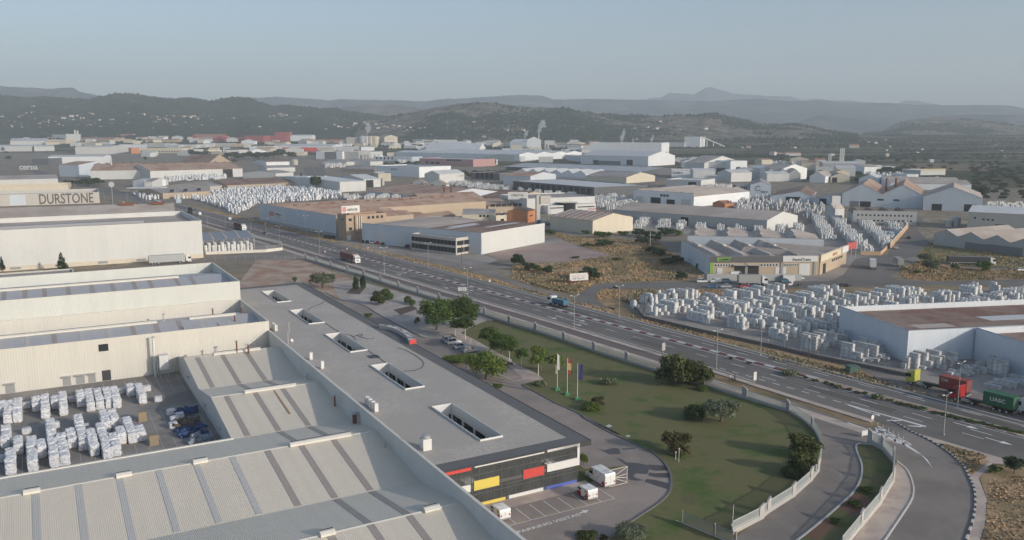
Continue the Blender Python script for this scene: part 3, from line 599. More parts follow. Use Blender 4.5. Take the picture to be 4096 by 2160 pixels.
# land use sheets
sheet('dirt_lot', P(AB(50.3, 288), 'B2', (0, 655), (200, 650), (480, 655), (760, 770), (980, 855), (1250, 940), (1050, 1130), (840, 1050), (480, 900), AB(77, 290)), .02, DIRT)
sheet('gravel_garden', P('B2', (760, 890), (980, 855), (1250, 925), (1840, 1080), (2400, 1255), (2575, 1330), 'C2', (2400, 200), (2190, 262), (2060, 332), (1900, 352), (1720, 384), (1590, 336), (1240, 150), 'B2', (1080, 1112), (840, 1052)), .03, GRAVG)
lawn_f = P('C2', (2330, 205), (2575, 275), 'C3', (240, 325), (525, 420), (825, 525), (1155, 630), (1480, 730), (1980, 880), (2345, 1000), 'C4', (190, 1125), (330, 1200), (445, 1295), 'D4', (530, 400), (515, 600), (400, 770), (240, 930), (0, 1090), 'D3', (2490, 1150), (2200, 1310), (2150, 1500))
kerbL = P('C3', (110, 850), (130, 880), (220, 920), (420, 1030), (640, 1130), (870, 1250), (1080, 1358), 'D3', (700, 115), (940, 255), (1180, 370), (1390, 470), (1500, 550), (1575, 650), (1605, 760), (1585, 880), (1480, 990), (1300, 1110), (1160, 1205), (980, 1345), (700, 1560))
sheet('lawn', lawn_f + kerbL[::-1] + P('C3', (235, 812), (320, 800), (255, 745), (0, 625), 'C2', (2400, 520), (2200, 400), (2075, 325), (2190, 262)), .05, LAWN)
sheet('driveway', P(AB(78.5, 292), 'B2', (700, 985), (840, 1052), (1080, 1112), 'C2', (1240, 150), (1590, 336), (1720, 384), (1900, 352), (2040, 400), (2300, 540), (2575, 690), 'C3', (120, 800), (235, 812), (110, 850)) + kerbL[1:] + [AB(60, 60), AB(50, 60), AB(50, 112), AB(76, 112)], .04, DRIVE)
sheet('tree_path', P('C2', (1960, 325), (2060, 332), (2190, 395), (2400, 515), (2575, 600), 'C3', (0, 625), (255, 745), (320, 800), (235, 812), (120, 800), 'C2', (2575, 690), (2300, 540), (2040, 400)), .06, PAVE)
st(strip(MB(), spline(kerbL, 4), -.16, .16, .03, .2), 'lawn_kerb', M('dark_kerb', (.17, .165, .155), .9))
st(strip(MB(), spline(P('B2', (700, 985), (840, 1052), (1080, 1112), 'C2', (1240, 150), (1590, 336), (1720, 384), (1900, 352)), 4), -.12, .12, .03, .18), 'garden_kerb', M('dark_kerb', (.17, .165, .155)))
sheet('grass_patch', P(AB(76.2, 112.2), AB(76.2, 135), AB(79.2, 135), AB(80.2, 116), 'D3', (1160, 612), (970, 660), AB(77.6, 110.6)), .05, LAWN)
sheet('office_walk', [AB(50.5, 111.9), AB(50.5, 108.9), AB(77.4, 108.9), AB(77.4, 111.9)], .06, PAVE)
for nm, pts in (('planting_bed', P('C2', (1380, 100), (1570, 55), (1630, 90), (1455, 150))), ('planting_bed', P('B2', (905, 990), (965, 935), (1110, 925), (1040, 1000)))):
    sheet(nm, pts, .05, M('bark_mulch', (.12, .085, .065), .95, .2, .5, bump=.05, bsc=8))
# puddles left by the hose on the drive
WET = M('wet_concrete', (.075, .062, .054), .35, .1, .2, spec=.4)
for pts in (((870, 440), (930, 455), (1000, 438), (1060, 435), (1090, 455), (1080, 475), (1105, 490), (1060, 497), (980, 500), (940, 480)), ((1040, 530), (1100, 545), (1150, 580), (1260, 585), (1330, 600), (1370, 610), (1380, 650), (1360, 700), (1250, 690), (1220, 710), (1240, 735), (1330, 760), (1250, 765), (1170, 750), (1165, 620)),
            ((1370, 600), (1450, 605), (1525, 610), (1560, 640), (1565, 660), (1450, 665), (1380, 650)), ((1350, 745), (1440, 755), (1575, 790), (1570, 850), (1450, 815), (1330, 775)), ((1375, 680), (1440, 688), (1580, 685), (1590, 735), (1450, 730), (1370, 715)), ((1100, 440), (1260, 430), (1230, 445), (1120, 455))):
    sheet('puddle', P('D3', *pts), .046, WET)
mk = MB()
def gline(a, b, wd=.12, z=.052):
    a, b = Vector(a[:2]), Vector(b[:2]); d = (b-a).normalized(); n = Vector((-d.y, d.x))*wd/2
    mk.poly([(a.x-n.x, a.y-n.y, z), (b.x-n.x, b.y-n.y, z), (b.x+n.x, b.y+n.y, z), (a.x+n.x, a.y+n.y, z)])
for a in (51.3, 53.9, 56.55, 59.2, 61.8, 64.4, 67.0, 69.65, 72.3, 74.9, 77.45): gline(AB(a, 103.6), AB(a, 108.5))
gline(AB(50.5, 103.6), AB(77.5, 103.6))
for t, a, b in (('C2', (2100, 555), (2230, 640)), ('C2', (2390, 720), (2575, 800)), ('C3', (0, 820), (190, 790)), ('C3', (0, 780), (60, 770)), ('C2', (1890, 420), (1940, 432)), ('C2', (1960, 470), (2000, 482)), ('C2', (2040, 520), (2080, 532))): gline(G(t, *a), G(t, *b))
A = lambda a, b: AB(a, b, .052)
mk.poly([A(69.5, 101.75), A(70.4, 101.85), A(70.4, 102.2), A(69.5, 102.1)]); mk.poly([A(70.35, 101.45), A(71.35, 102.1), A(70.35, 102.65)])
st(mk, 'parking_lines', WHITEP)
yl = MB()
for i in range(9): yl.poly([A(51.9+2.62*i, 104.05), A(53.3+2.62*i, 104.05), A(53.3+2.62*i, 104.25), A(51.9+2.62*i, 104.25)])
st(yl, 'yellow_bay_marks', M('yellow_road_paint', (.42, .33, .14), .9))
tx = text('PARKING VISITAS', 1.15, AB(69.35, 101.25, .052), (0, 0, RZA+.045), WHITEP, None, .001, 'ground_lettering', 'RIGHT', 1.28, .012); tag(tx, kind='structure')
# the courtyard of the bagged pallets with its painted bays
sheet('bag_yard', [AB(-60, 151.6), AB(27.4, 151.6), AB(27.4, 216.4), AB(-60, 216.4)], .03, M('yard_asphalt', (.16, .15, .138), .9, .12, .06, blot=((.23, .21, .19), .3, .05)))
mk = MB()
for i in range(-24, 12):
    gline(AB(1.1+i*2.3, 199), AB(1.1+i*2.3, 214.5), .09, .036); gline(AB(1.1+i*2.3, 155), AB(1.1+i*2.3, 187), .09, .036)
gline(AB(-55, 197), AB(24, 197), .09, .037); gline(AB(-55, 188), AB(24, 188), .09, .037)
st(mk, 'yard_lines', M('faded_paint', (.36, .34, .32), .9))
# side road by the gates at the right
sheet('access_road', P('C4', (215, 1010), (800, 1225), (1100, 1300), 'D4', (1240, 160), (1440, 270), (1700, 400), (1900, 540), (2010, 700), (2075, 850), (2085, 1000), (2060, 1160), (1990, 1358), (1900, 1600), (200, 1600), (-900, 1600), 'D3', (2240, 1340), (2490, 1155), 'D4', (0, 1095), (240, 940), (400, 780), (520, 610), (535, 400), (470, 270), (330, 100), (185, 5)), .045, ASPH2)
sheet('gate_island', P('D4', (905, 395), (950, 388), (1050, 405), (1150, 465), (1250, 560), (1275, 640), (1140, 850), (940, 1080), (690, 1400), (250, 1400), (480, 1220), (690, 1040), (860, 880), (935, 740), (942, 600), (890, 460)), .06, LAWN)
sheet('bare_soil', P('D4', (850, 905), (960, 900), (1040, 960), (900, 1120), (690, 1040)), .064, M('red_soil', (.22, .12, .08), .95, .15, .3))
sheet('bare_soil', P('D4', (370, 1320), (600, 1130), (720, 1180), (500, 1358)), .064, M('red_soil', (.22, .12, .08)))
st(strip(MB(), spline(P('D4', (1050, 405), (905, 395), (890, 460), (942, 600), (935, 740), (860, 880), (690, 1040), (480, 1220), (250, 1400)), 5), -.15, .15, .04, .2), 'island_kerb', KERB)
sheet('wide_pavement', P('D4', (1300, 570), (1400, 660), (1450, 770), (1462, 880), (1420, 1000), (1180, 1358), (1000, 1600), (700, 1600), (860, 1358), (1120, 1010), (1255, 790), (1280, 640)), .07, PAVE)
st(strip(MB(), spline(P('D4', (1300, 570), (1400, 660), (1450, 770), (1465, 880), (1420, 1000), (1180, 1358), (1000, 1600)), 5), -.12, .12, .05, .19), 'pavement_kerb', M('white_kerb', (.6, .58, .55), .9))
sheet('outer_pavement', P('D4', (1260, 170), (1500, 235), (2000, 380), (2575, 520), (2900, 600), (2900, 700), (2400, 600), (2260, 590), (2120, 740), (2200, 950), (2185, 1200), (2120, 1400), (1990, 1400), (2060, 1160), (2085, 1000), (2075, 850), (2010, 700), (1900, 540), (1700, 400), (1440, 270)), .058, PAVE)
sheet('dry_island', P('D4', (1690, 385), (1800, 395), (2200, 510), (2150, 540), (2230, 570), (2050, 710), (1960, 640), (1860, 520)), .066, DRYG)
sheet('dry_plot', P('D4', (2230, 620), (2900, 640), (2900, 1700), (2050, 1700), (2190, 1200), (2205, 950), (2130, 740)), .062, DRYG)
kp = spline(P('D4', (1240, 165), (1330, 205), (1440, 270), (1560, 325), (1700, 400), (1820, 480), (1900, 550), (1975, 630), (2030, 740), (2075, 850), (2085, 1000), (2060, 1160), (1980, 1400)), 6)
kb = MB(); kw = MB()
for i in range(0, len(kp)-1):
    strip(kb if i % 2 else kw, [kp[i], kp[i+1]], -.16, .16, .05, .22)
st(kb, 'dark_kerb_blocks', DARKM); st(kw, 'white_kerb_blocks', KERB)
mk = MB()
for ps in (((1060, 275), (1380, 410), (1480, 470), (1500, 462), (1390, 395), (1070, 262)), ((1460, 462), (1540, 500), (1620, 590), (1660, 640), (1600, 545), (1500, 465)), ((800, 0), (940, 50), (1040, 85), (1040, 78), (940, 40), (820, -4)), ((1050, 85), (1130, 115), (1120, 95), (1040, 80)), ((1190, 150), (1350, 152), (1330, 160), (1200, 160)), ((1400, 205), (1560, 212), (1540, 222), (1420, 212)),
           ((1075, 225), (1100, 225), (1115, 285), (1095, 285)), ((1090, 228), (1200, 262), (1190, 270), (1090, 240)), ((1165, 275), (1190, 275), (1205, 325), (1185, 325)), ((1185, 280), (1300, 315), (1290, 325), (1185, 292)), ((1255, 328), (1280, 330), (1290, 368), (1270, 365)), ((1275, 335), (1370, 362), (1360, 372), (1275, 345)), ((1340, 375), (1365, 378), (1380, 410), (1360, 405)), ((1365, 380), (1430, 400), (1420, 408), (1370, 392)),
           ((800, 172), (1010, 245), (1012, 252), (800, 180)), ((1100, 215), (1430, 395), (1450, 412), (1440, 392), (1110, 208))):
    mk.poly([tuple(G('D4', x, y, .068)) for x, y in ps])
st(mk, 'junction_markings', WHITEP)
# far side of the highway
sheet('front_lot', P('B2', (770, 470), (900, 450), (1075, 470), (1560, 555), (2015, 605), (2275, 598), (2440, 650), (2330, 695), (2150, 705), (1990, 690), (1560, 615), (1300, 580), (1100, 570), (900, 510)), .03, YARD)
sheet('slip_road', P('B2', (1500, 590), (2140, 700), (2400, 765), 'B3', (0, 860), (340, 965), (640, 1045), (640, 1062), (330, 1000), (0, 905), 'B2', (2330, 800), (2000, 730), (1500, 615)), .04, ASPH2)
sheet('estate_road', P('B3', (560, 1050), (655, 1030), (690, 985), (760, 930), (860, 905), (1000, 893), (1240, 888), (1340, 875), (1960, 875), (2575, 868), 'B4', (240, 866), (600, 870), (680, 850), (760, 800), (880, 640), (1000, 622), (1200, 605), (1225, 540), (1310, 440), (1400, 345), (1500, 345), (1620, 470), (1480, 620), (1380, 640), (1330, 760), (1232, 810), (1300, 852), (1600, 872), (2575, 850), (3000, 850), (3000, 915), (2575, 908), (1500, 905), (700, 928), (0, 945), 'B3', (1800, 945), (900, 945), (835, 985), (830, 1030), (870, 1080), (1000, 1150), (900, 1150), (640, 1090)), .035, ASPH)
sheet('forecourt', P('B3', (1960, 868), (1985, 815), (2575, 800), 'B4', (440, 810), (480, 760), (690, 700), (760, 600), (900, 600), (1000, 622), (880, 640), (760, 800), (600, 868)), .03, YARD)
sheet('side_street', P('B4', (1400, 348), (1500, 345), (1560, 250), (1500, 200), (1480, 250)), .032, ASPH)
sheet('pallet_yard', P('B3', (1140, 1110), (1500, 1050), (1900, 1020), (2575, 985), 'B4', (600, 1000), (2575, 945), (3300, 940), 'C4', (3300, 1150), (2575, 960), (1960, 1010), (1400, 770), (940, 690), (0, 455), 'C3', (2575, 450), (1480, 215), (1250, 130)), .02, YARD)
sheet('truck_lay_by', P('C4', (940, 690), (1400, 770), (1960, 905), (2575, 1060), (3000, 1150), (3000, 1350), (2575, 1250), (1960, 1085), (1290, 915)), .04, ASPH2)
sheet('red_lot', P('B2', (2330, 600), 'B3', (0, 540), (300, 505), (550, 470), (700, 530), (850, 570), (1050, 600), (800, 640), (430, 670), (150, 690), (0, 640), 'B2', (2440, 640)), .02, REDD)
sheet('concrete_apron', P('B3', (0, 525), (300, 455), (420, 440), (520, 450), (560, 468), (300, 505), (0, 540)), .03, YARD)
sheet('factory_yard', P('B3', (0, 300), (300, 300), (380, 330), (800, 400), (810, 420), (600, 400), (310, 330), (300, 440), (0, 480)), .015, YARD)
sheet('pallet_court', P('B3', (1150, 350), (1160, 230), (2575, 360), 'B4', (320, 330), (600, 230), (1420, 300), (1400, 345), (1230, 540), (1000, 620), (700, 520), (0, 400), 'B3', (2200, 360), (1700, 395), (1200, 370)), .02, YARD)
sheet('hall_lane', P('B1', (600, 790), (1400, 705), (2050, 645), (2575, 585), 'B2', (270, 560), (490, 610), (500, 650), (0, 655), 'B1', (2050, 672), (1500, 735), (660, 795)), .03, ASPH2)
sheet('shelter_yard', P('B1', (2035, 590), (2060, 380), (2575, 440), 'B2', (265, 545), (100, 555), 'B1', (2500, 590)), .035, YARD)
av = spline(P('A1', (1500, 1275), (1150, 1190), (1060, 1150), (800, 1090), (500, 1020), (250, 930), (0, 850), (-400, 730)), 6)
st(strip(MB(), av, -9, 9, .03), 'far_avenue', ASPH)
av2 = spline(P('A2', (620, 1120), (560, 1010), (500, 900), (470, 850), (440, 800)), 5)
st(strip(MB(), av2, -8, 8, .03), 'factory_avenue', ASPH); st(strip(MB(), spline(P('A2', (700, 1060), (640, 960), (590, 890), (560, 850)), 5), -7, 7, .03), 'factory_avenue', ASPH)
st(strip(MB(), spline(P('A3', (1080, 1270), (1150, 1200), (1290, 1130), (1420, 1050), (1520, 980), (1640, 920), (1700, 860)), 5), -8, 8, .03), 'factory_street', ASPH)
# ------------------------------------------------------------ garden fence with stepped concrete posts
def fence(label, pts, wall_h, pan_h, post, mat=FENCEG, pitch=.16, every=1):
    f = thing('fence', label, 'fence', (pts[0].x, pts[0].y, 0)); o = Vector((pts[0].x, pts[0].y, 0))
    for i, (a, b) in enumerate(zip(pts, pts[1:])):
        a = Vector((a.x, a.y, 0))-o; b = Vector((b.x, b.y, 0))-o; d = b-a; L = d.length; d.normalize(); n = Vector((-d.y, d.x, 0))
        MB().obox((a+b)/2+Vector((0, 0, wall_h/2)), d*L/2, n*.12, (0, 0, wall_h/2)).build('base_wall', CONC, f)
        q = MB(); k = int(L/pitch)
        for j in range(k): q.obox(a+d*(j+.5)*L/k+Vector((0, 0, wall_h+pan_h/2)), d*.035, n*.015, (0, 0, pan_h/2))
        for z in (.12, pan_h-.12): q.obox((a+b)/2+Vector((0, 0, wall_h+z)), d*L/2, n*.03, (0, 0, .04))
        q.build('fence_panel', mat, f)
        if post and i % every == 0:
            q = MB(); hh = post; c = a
            q.add([c-d*.75-n*.14, c+d*.45-n*.14, c+d*.45+n*.14, c-d*.75+n*.14, c-d*.75-n*.14+Vector((0, 0, hh)), c+d*.45-n*.14+Vector((0, 0, hh-.45)), c+d*.45+n*.14+Vector((0, 0, hh-.45)), c-d*.75+n*.14+Vector((0, 0, hh))],
                  [(3,2,1,0),(4,5,6,7),(0,1,5,4),(1,2,6,5),(2,3,7,6),(3,0,4,7)])
            q.build('post', CONC, f)
    return f
GF = P('B2', (500, 650), (610, 680), (755, 725), (920, 775), (1085, 820), (1255, 880), (1435, 940), (1630, 1000), (1845, 1065), (2070, 1135), (2300, 1215), (2550, 1300), 'C3', (240, 320), (525, 415), (825, 520), (1155, 625), (1520, 740), (1920, 865), (2345, 995), 'C4', (185, 1120))
fence('long grey bar fence with stepped concrete posts between garden and highway', GF, .55, 1.55, 2.9)
fence('curved pale fence closing the lawn beside the gate road', spline(P('C4', (205, 1125), (330, 1200), (445, 1295), 'D4', (505, 330), (535, 400)), 2), .5, 1.5, 2.6, M('fence_pale_green', (.40, .43, .41), .7), every=4)
fence('sunlit pale fence along the lawn below the bushes', P('D4', (525, 560), (500, 680), (430, 770), (250, 930), (0, 1090), 'D3', (2500, 1155), (2215, 1300)), .75, 1.35, 2.6, M('sun_pale_fence', (.50, .52, .50), .7, .05, .4))  # bars lightened to look sunlit, sun brightness put into the colour
fence('pale fence with white base wall round the grass island', P('D4', (1030, 395), (1150, 455), (1265, 590), (1255, 790), (1125, 1010), (935, 1240), (740, 1480)), .95, 1.5, 3.0, M('sun_pale_fence', (.62, .63, .60)))

yf = P('B3', (1150, 1060), 'C3', (1330, 190), (1480, 225), (1900, 325), (2575, 470), 'C4', (0, 470), (500, 590), (950, 680), (1400, 775)); fy = thing('yard_fence', 'dark low wall with wire fence along the roadside pallet yard', 'fence', yf[0]); o = yf[0]
for a, b in zip(yf, yf[1:]):
    d = b-a; n_ = Vector((-d.y, d.x, 0)).normalized()*.1; MB().obox((a+b)/2-o+Vector((0, 0, .5)), d/2, n_, (0, 0, .5)).build('base_wall', M('dark_yard_wall', (.17, .155, .14), .95, .1, .4), fy); q = MB(); k = max(2, int(d.length/5))
    for j in range(k): q.tube(a+d*j/k-o+Vector((0, 0, 1)), a+d*j/k-o+Vector((0, 0, 2.4)), .06, n=5)
    for z in (1.3, 1.8, 2.3): q.tube(a-o+Vector((0, 0, z)), b-o+Vector((0, 0, z)), .02, n=4)
    q.build('wire_panel', GALV, fy)

fb_ = P('D3', (1700, 950), (1740, 905), (1820, 895), (1890, 920), (1905, 965), (1860, 1000), (1770, 1010), (1715, 985))
sheet('flower_bed', fb_, .056, M('bed_soil', (.13, .125, .055), .95, .3, 1.2, bump=.1, bsc=4))
for pts in (((940, 215), (975, 197), (1012, 212), (978, 230)), ((1140, 315), (1165, 303), (1198, 312), (1170, 325))): sheet('cover_slab', P('D3', *pts), .058, KERB)

pm_ = MB()
for t0, t1, o0, o1 in ((-60, -38, -9.4, -6.2), (-10, 3, -5.2, -2.2), (20, 52, 1.8, 4.4), (70, 84, -9, -6.1), (88, 101, 5, 7.2), (128, 149, -9, -5.9), (150, 171, 1.4, 4.2), (-120, -90, 2, 4.4), (-150, -128, -5.2, -2)): hstrip(pm_, o0, o1, .0615, None, t0, t1, 6)
st(pm_, 'asphalt_patches', M('asphalt_patch', (.128, .117, .105), .92, .1, .15))
tk = MB()
for o in (-8.9, -7.1, -4.7, -3.0, 2.0, 3.7, 5.6, 7.0): hstrip(tk, o-.3, o+.3, .0607, None, -330, 250)
st(tk, 'tyre_tracks', M('asphalt_worn_dark', (.134, .123, .111), .8, .12, .2))
# ------------------------------------------------------------ trees and shrubs: leaf-sized faces through lobed crowns
LG = leafmat('leaf_green', (.030, .055, .014), (.075, .105, .030)); LL = leafmat('leaf_light', (.055, .085, .016), (.12, .15, .04)); LO = leafmat('leaf_olive', (.062, .075, .045), (.13, .145, .10))
LD = leafmat('leaf_dark', (.014, .026, .011), (.036, .052, .022), .15); LR = leafmat('leaf_reddish', (.035, .044, .017), (.088, .066, .032)); LB = leafmat('leaf_brownish', (.032, .042, .015), (.078, .085, .032))
LP = leafmat('leaf_pine', (.020, .034, .016), (.05, .066, .034), .15); LF = leafmat('leaf_flowers', (.04, .06, .02), (.10, .115, .05))
BARK = M('bark', (.12, .095, .075), .95, .2, 2); PETAL = M('petals', (.7, .66, .58), .8); STAKE = M('white_trunk', (.55, .52, .45), .9)
def leafcloud(name, blobs, n, size, mat, par, seed, shell=.55, extra=None):
    rg = np.random.default_rng(seed); vol = np.array([b[1][0]*b[1][1]*b[1][2] for b in blobs])**.7; cnt = (n*vol/vol.sum()).astype(int)+1; V = []
    for (c, r), k in zip(blobs, cnt):
        d = rg.normal(size=(k, 3)); d /= np.linalg.norm(d, axis=1)[:, None]; d[:, 2] = np.where(d[:, 2] < -.7, -d[:, 2]*.6, d[:, 2])
        q = np.array(c)+d*np.array(r)*(shell+(1.06-shell)*rg.random((k, 1))**.6)*(1+.12*rg.normal(size=(k, 1)))
        nn = d+rg.normal(size=(k, 3))*.75; nn /= np.linalg.norm(nn, axis=1)[:, None]
        t = np.cross(nn, rg.normal(size=(k, 3))); t /= np.linalg.norm(t, axis=1)[:, None]; u = np.cross(nn, t); s = size*(.55+.9*rg.random((k, 1)))
        V.append(np.stack([q-t*s, q-u*s*.6, q+t*s, q+u*s*.6], 1))
    V = np.concatenate(V); m = len(V); me = bpy.data.meshes.new(name); me.vertices.add(m*4); me.vertices.foreach_set('co', V.reshape(-1)); me.loops.add(m*4)
    me.loops.foreach_set('vertex_index', np.arange(m*4)); me.polygons.add(m); me.polygons.foreach_set('loop_start', np.arange(0, m*4, 4)); me.materials.append(mat)
    if extra:
        me.materials.append(extra[0]); me.polygons.foreach_set('material_index', (rg.random(m) < extra[1]).astype(np.int32))
    me.update(calc_edges=True); o = bpy.data.objects.new(name, me); C.objects.link(o); o.parent = par; return o
def tree_t(kind, W, H, blobs, n, size, leaf, seed, trunk=(.18, .3), tmat=None, cname='crown', extra=None, shell=.5, limbs=5):
    r = thing(kind, 'tree', 'tree', (0, 0, -500)); rg = random.Random(seed)
    if trunk:
        q = MB(); h = H*trunk[1]; q.tube((0, 0, -.2), (.05, 0, h), trunk[0]*1.25, trunk[0]*.8, 8)
        for i in range(limbs):
            c, rr = blobs[i % len(blobs)]; q.tube((.05, 0, h*.92), (c[0]*.85, c[1]*.85, c[2]), trunk[0]*.55, trunk[0]*.12, 6)
        q.build('trunk', tmat or BARK, r)
    leafcloud(cname, blobs, n, size, leaf, r, seed, shell, extra); r['W'] = W; r['H'] = H; return r
def rb(seed, k, W, H, z0, rmin=.2, rmax=.34, flat=.8):
    g = random.Random(seed); out = [((0, 0, z0+(H-z0)*.52), (W*.30, W*.30, (H-z0)*.42))]
    for i in range(k):
        a = 2*math.pi*(i+g.random()*.6)/k; rr = W*g.uniform(rmin, rmax)*.5+W*.06; d = W*.5-rr*.9; z = z0+rr*flat+(H-z0-rr*2*flat)*g.random()
        d *= math.sqrt(max(.15, 1-((z-(z0+H)/2)/((H-z0)*.62))**2)); out.append(((d*math.cos(a), d*math.sin(a), z), (rr, rr, rr*flat)))
    return out
T = {}
T['plane'] = tree_t('leafy_tree', 10, 9, rb(1, 13, 10, 9, 1.8), 5200, .26, LG, 1, (.28, .35))
T['plane2'] = tree_t('leafy_tree', 10, 9, rb(2, 12, 10, 9, 1.6), 5200, .26, LG, 2, (.28, .35))
T['light'] = tree_t('leafy_tree', 9, 6.5, rb(3, 13, 9, 6.5, .9), 4600, .25, LL, 3, (.2, .3))
T['young'] = tree_t('young_tree', 4.4, 6, rb(4, 8, 4.4, 6, 2.2), 1700, .2, LG, 4, (.11, .5), STAKE)
T['young2'] = tree_t('young_tree', 4.4, 6, rb(5, 7, 4.4, 6, 1.9), 1500, .2, LL, 5, (.11, .5), STAKE)
T['olive'] = tree_t('olive_tree', 6, 4.6, rb(6, 12, 6, 4.6, .8), 3800, .17, LO, 6, (.22, .35))
T['bush'] = tree_t('shrub', 4, 3.2, rb(7, 9, 4, 3.2, .1), 2200, .17, LB, 7, (.1, .3), None, 'foliage')
T['dark'] = tree_t('shrub', 4, 3.4, [((0, 0, 1.6), (1.8, 1.8, 1.7)), ((.5, .4, 2.0), (1.4, 1.4, 1.3)), ((-.6, -.3, 1.3), (1.4, 1.4, 1.2))], 3200, .14, LD, 8, (.1, .3), None, 'foliage', None, .8)
T['ball'] = tree_t('topiary_shrub', 2.4, 2.4, [((0, 0, 1.2), (1.15, 1.15, 1.15))], 1900, .11, LG, 9, (.08, .3), None, 'foliage', None, .86)
T['dome'] = tree_t('clipped_shrub', 3, 1.7, [((0, 0, .6), (1.45, 1.3, 1.0))], 1900, .12, LL, 10, (.07, .4), None, 'foliage', None, .86)
T['red'] = tree_t('shrub', 4, 3.2, rb(11, 9, 4, 3.2, .2), 2400, .16, LR, 11, (.1, .3), None, 'foliage')
T['flower'] = tree_t('oleander', 3.6, 1.7, rb(12, 9, 3.6, 1.7, .05), 1500, .15, LF, 12, (.06, .3), None, 'foliage', (PETAL, .09))
T['column'] = tree_t('columnar_cypress', 1.6, 5, [((0, 0, 1.6), (.75, .75, 1.5)), ((.12, .1, 2.8), (.65, .65, 1.5)), ((-.12, 0, 3.8), (.42, .42, 1.1))], 2100, .14, LD, 13, (.08, .2), None, 'crown', None, .8)
T['cypress'] = tree_t('cypress', 4, 8, [((0, 0, 2.4), (1.2, 1.2, 2.2)), ((.1, 0, 4.4), (.9, .9, 2)), ((0, 0, 6.4), (.45, .45, 1.5)), ((1.3, 0, 2.0), (.7, .7, 1.6)), ((-.7, .2, 3.4), (.6, .6, 1.2))], 2600, .16, LD, 14, (.14, .2), None, 'crown', None, .6)
T['pine'] = tree_t('pine_tree', 8, 8, rb(15, 9, 8, 8, 2.2), 1500, .42, LP, 15, (.2, .5))
T['pine2'] = tree_t('pine_tree', 8, 6.5, rb(16, 9, 8, 6.5, 1.0), 1300, .42, LP, 16, (.2, .4))
T['scrub'] = tree_t('scrub_bush', 4, 2.6, rb(17, 8, 4, 2.6, .05), 900, .22, LG, 17, (.1, .3), None, 'foliage')
T['small'] = tree_t('low_plant', 1.5, .7, rb(18, 5, 1.5, .7, .0), 260, .12, LB, 18, None, None, 'foliage')
USED = set()
CATS = {'leafy_tree': 'tree', 'young_tree': 'tree', 'olive_tree': 'tree', 'shrub': 'shrub', 'topiary_shrub': 'shrub', 'clipped_shrub': 'shrub', 'oleander': 'shrub', 'columnar_cypress': 'tree', 'cypress': 'tree', 'pine_tree': 'tree', 'scrub_bush': 'shrub', 'low_plant': 'plant'}
TRG = random.Random(5)
def plant(k, p, w, h, label, group=None):
    """w, h in metres"""
    t = T[k]; s = (w/t['W'], w/t['W']*TRG.uniform(.92, 1.08), h/t['H']); rz = TRG.uniform(0, 6.28)
    if k not in USED: o = t; USED.add(k); o.location = p; o.rotation_euler = (0, 0, rz); o.scale = s; o['label'] = label; o['group'] = group or ''
    else: o = dup(t, p, rz, label, group, s)
    if group: o['group'] = group
    elif 'group' in o: del o['group']
    o['category'] = CATS[o.name.split('.')[0]]; return o
def plantp(k, t, x, y, w, h, label, group=None):
    p = G(t, x, y); m = math.hypot(p.y, CAMH)/F/2.5146; return plant(k, p+Vector((0, w*m*.25, 0)), w*m, max(.3, h*m*1.02-w*m*.10), label, group)
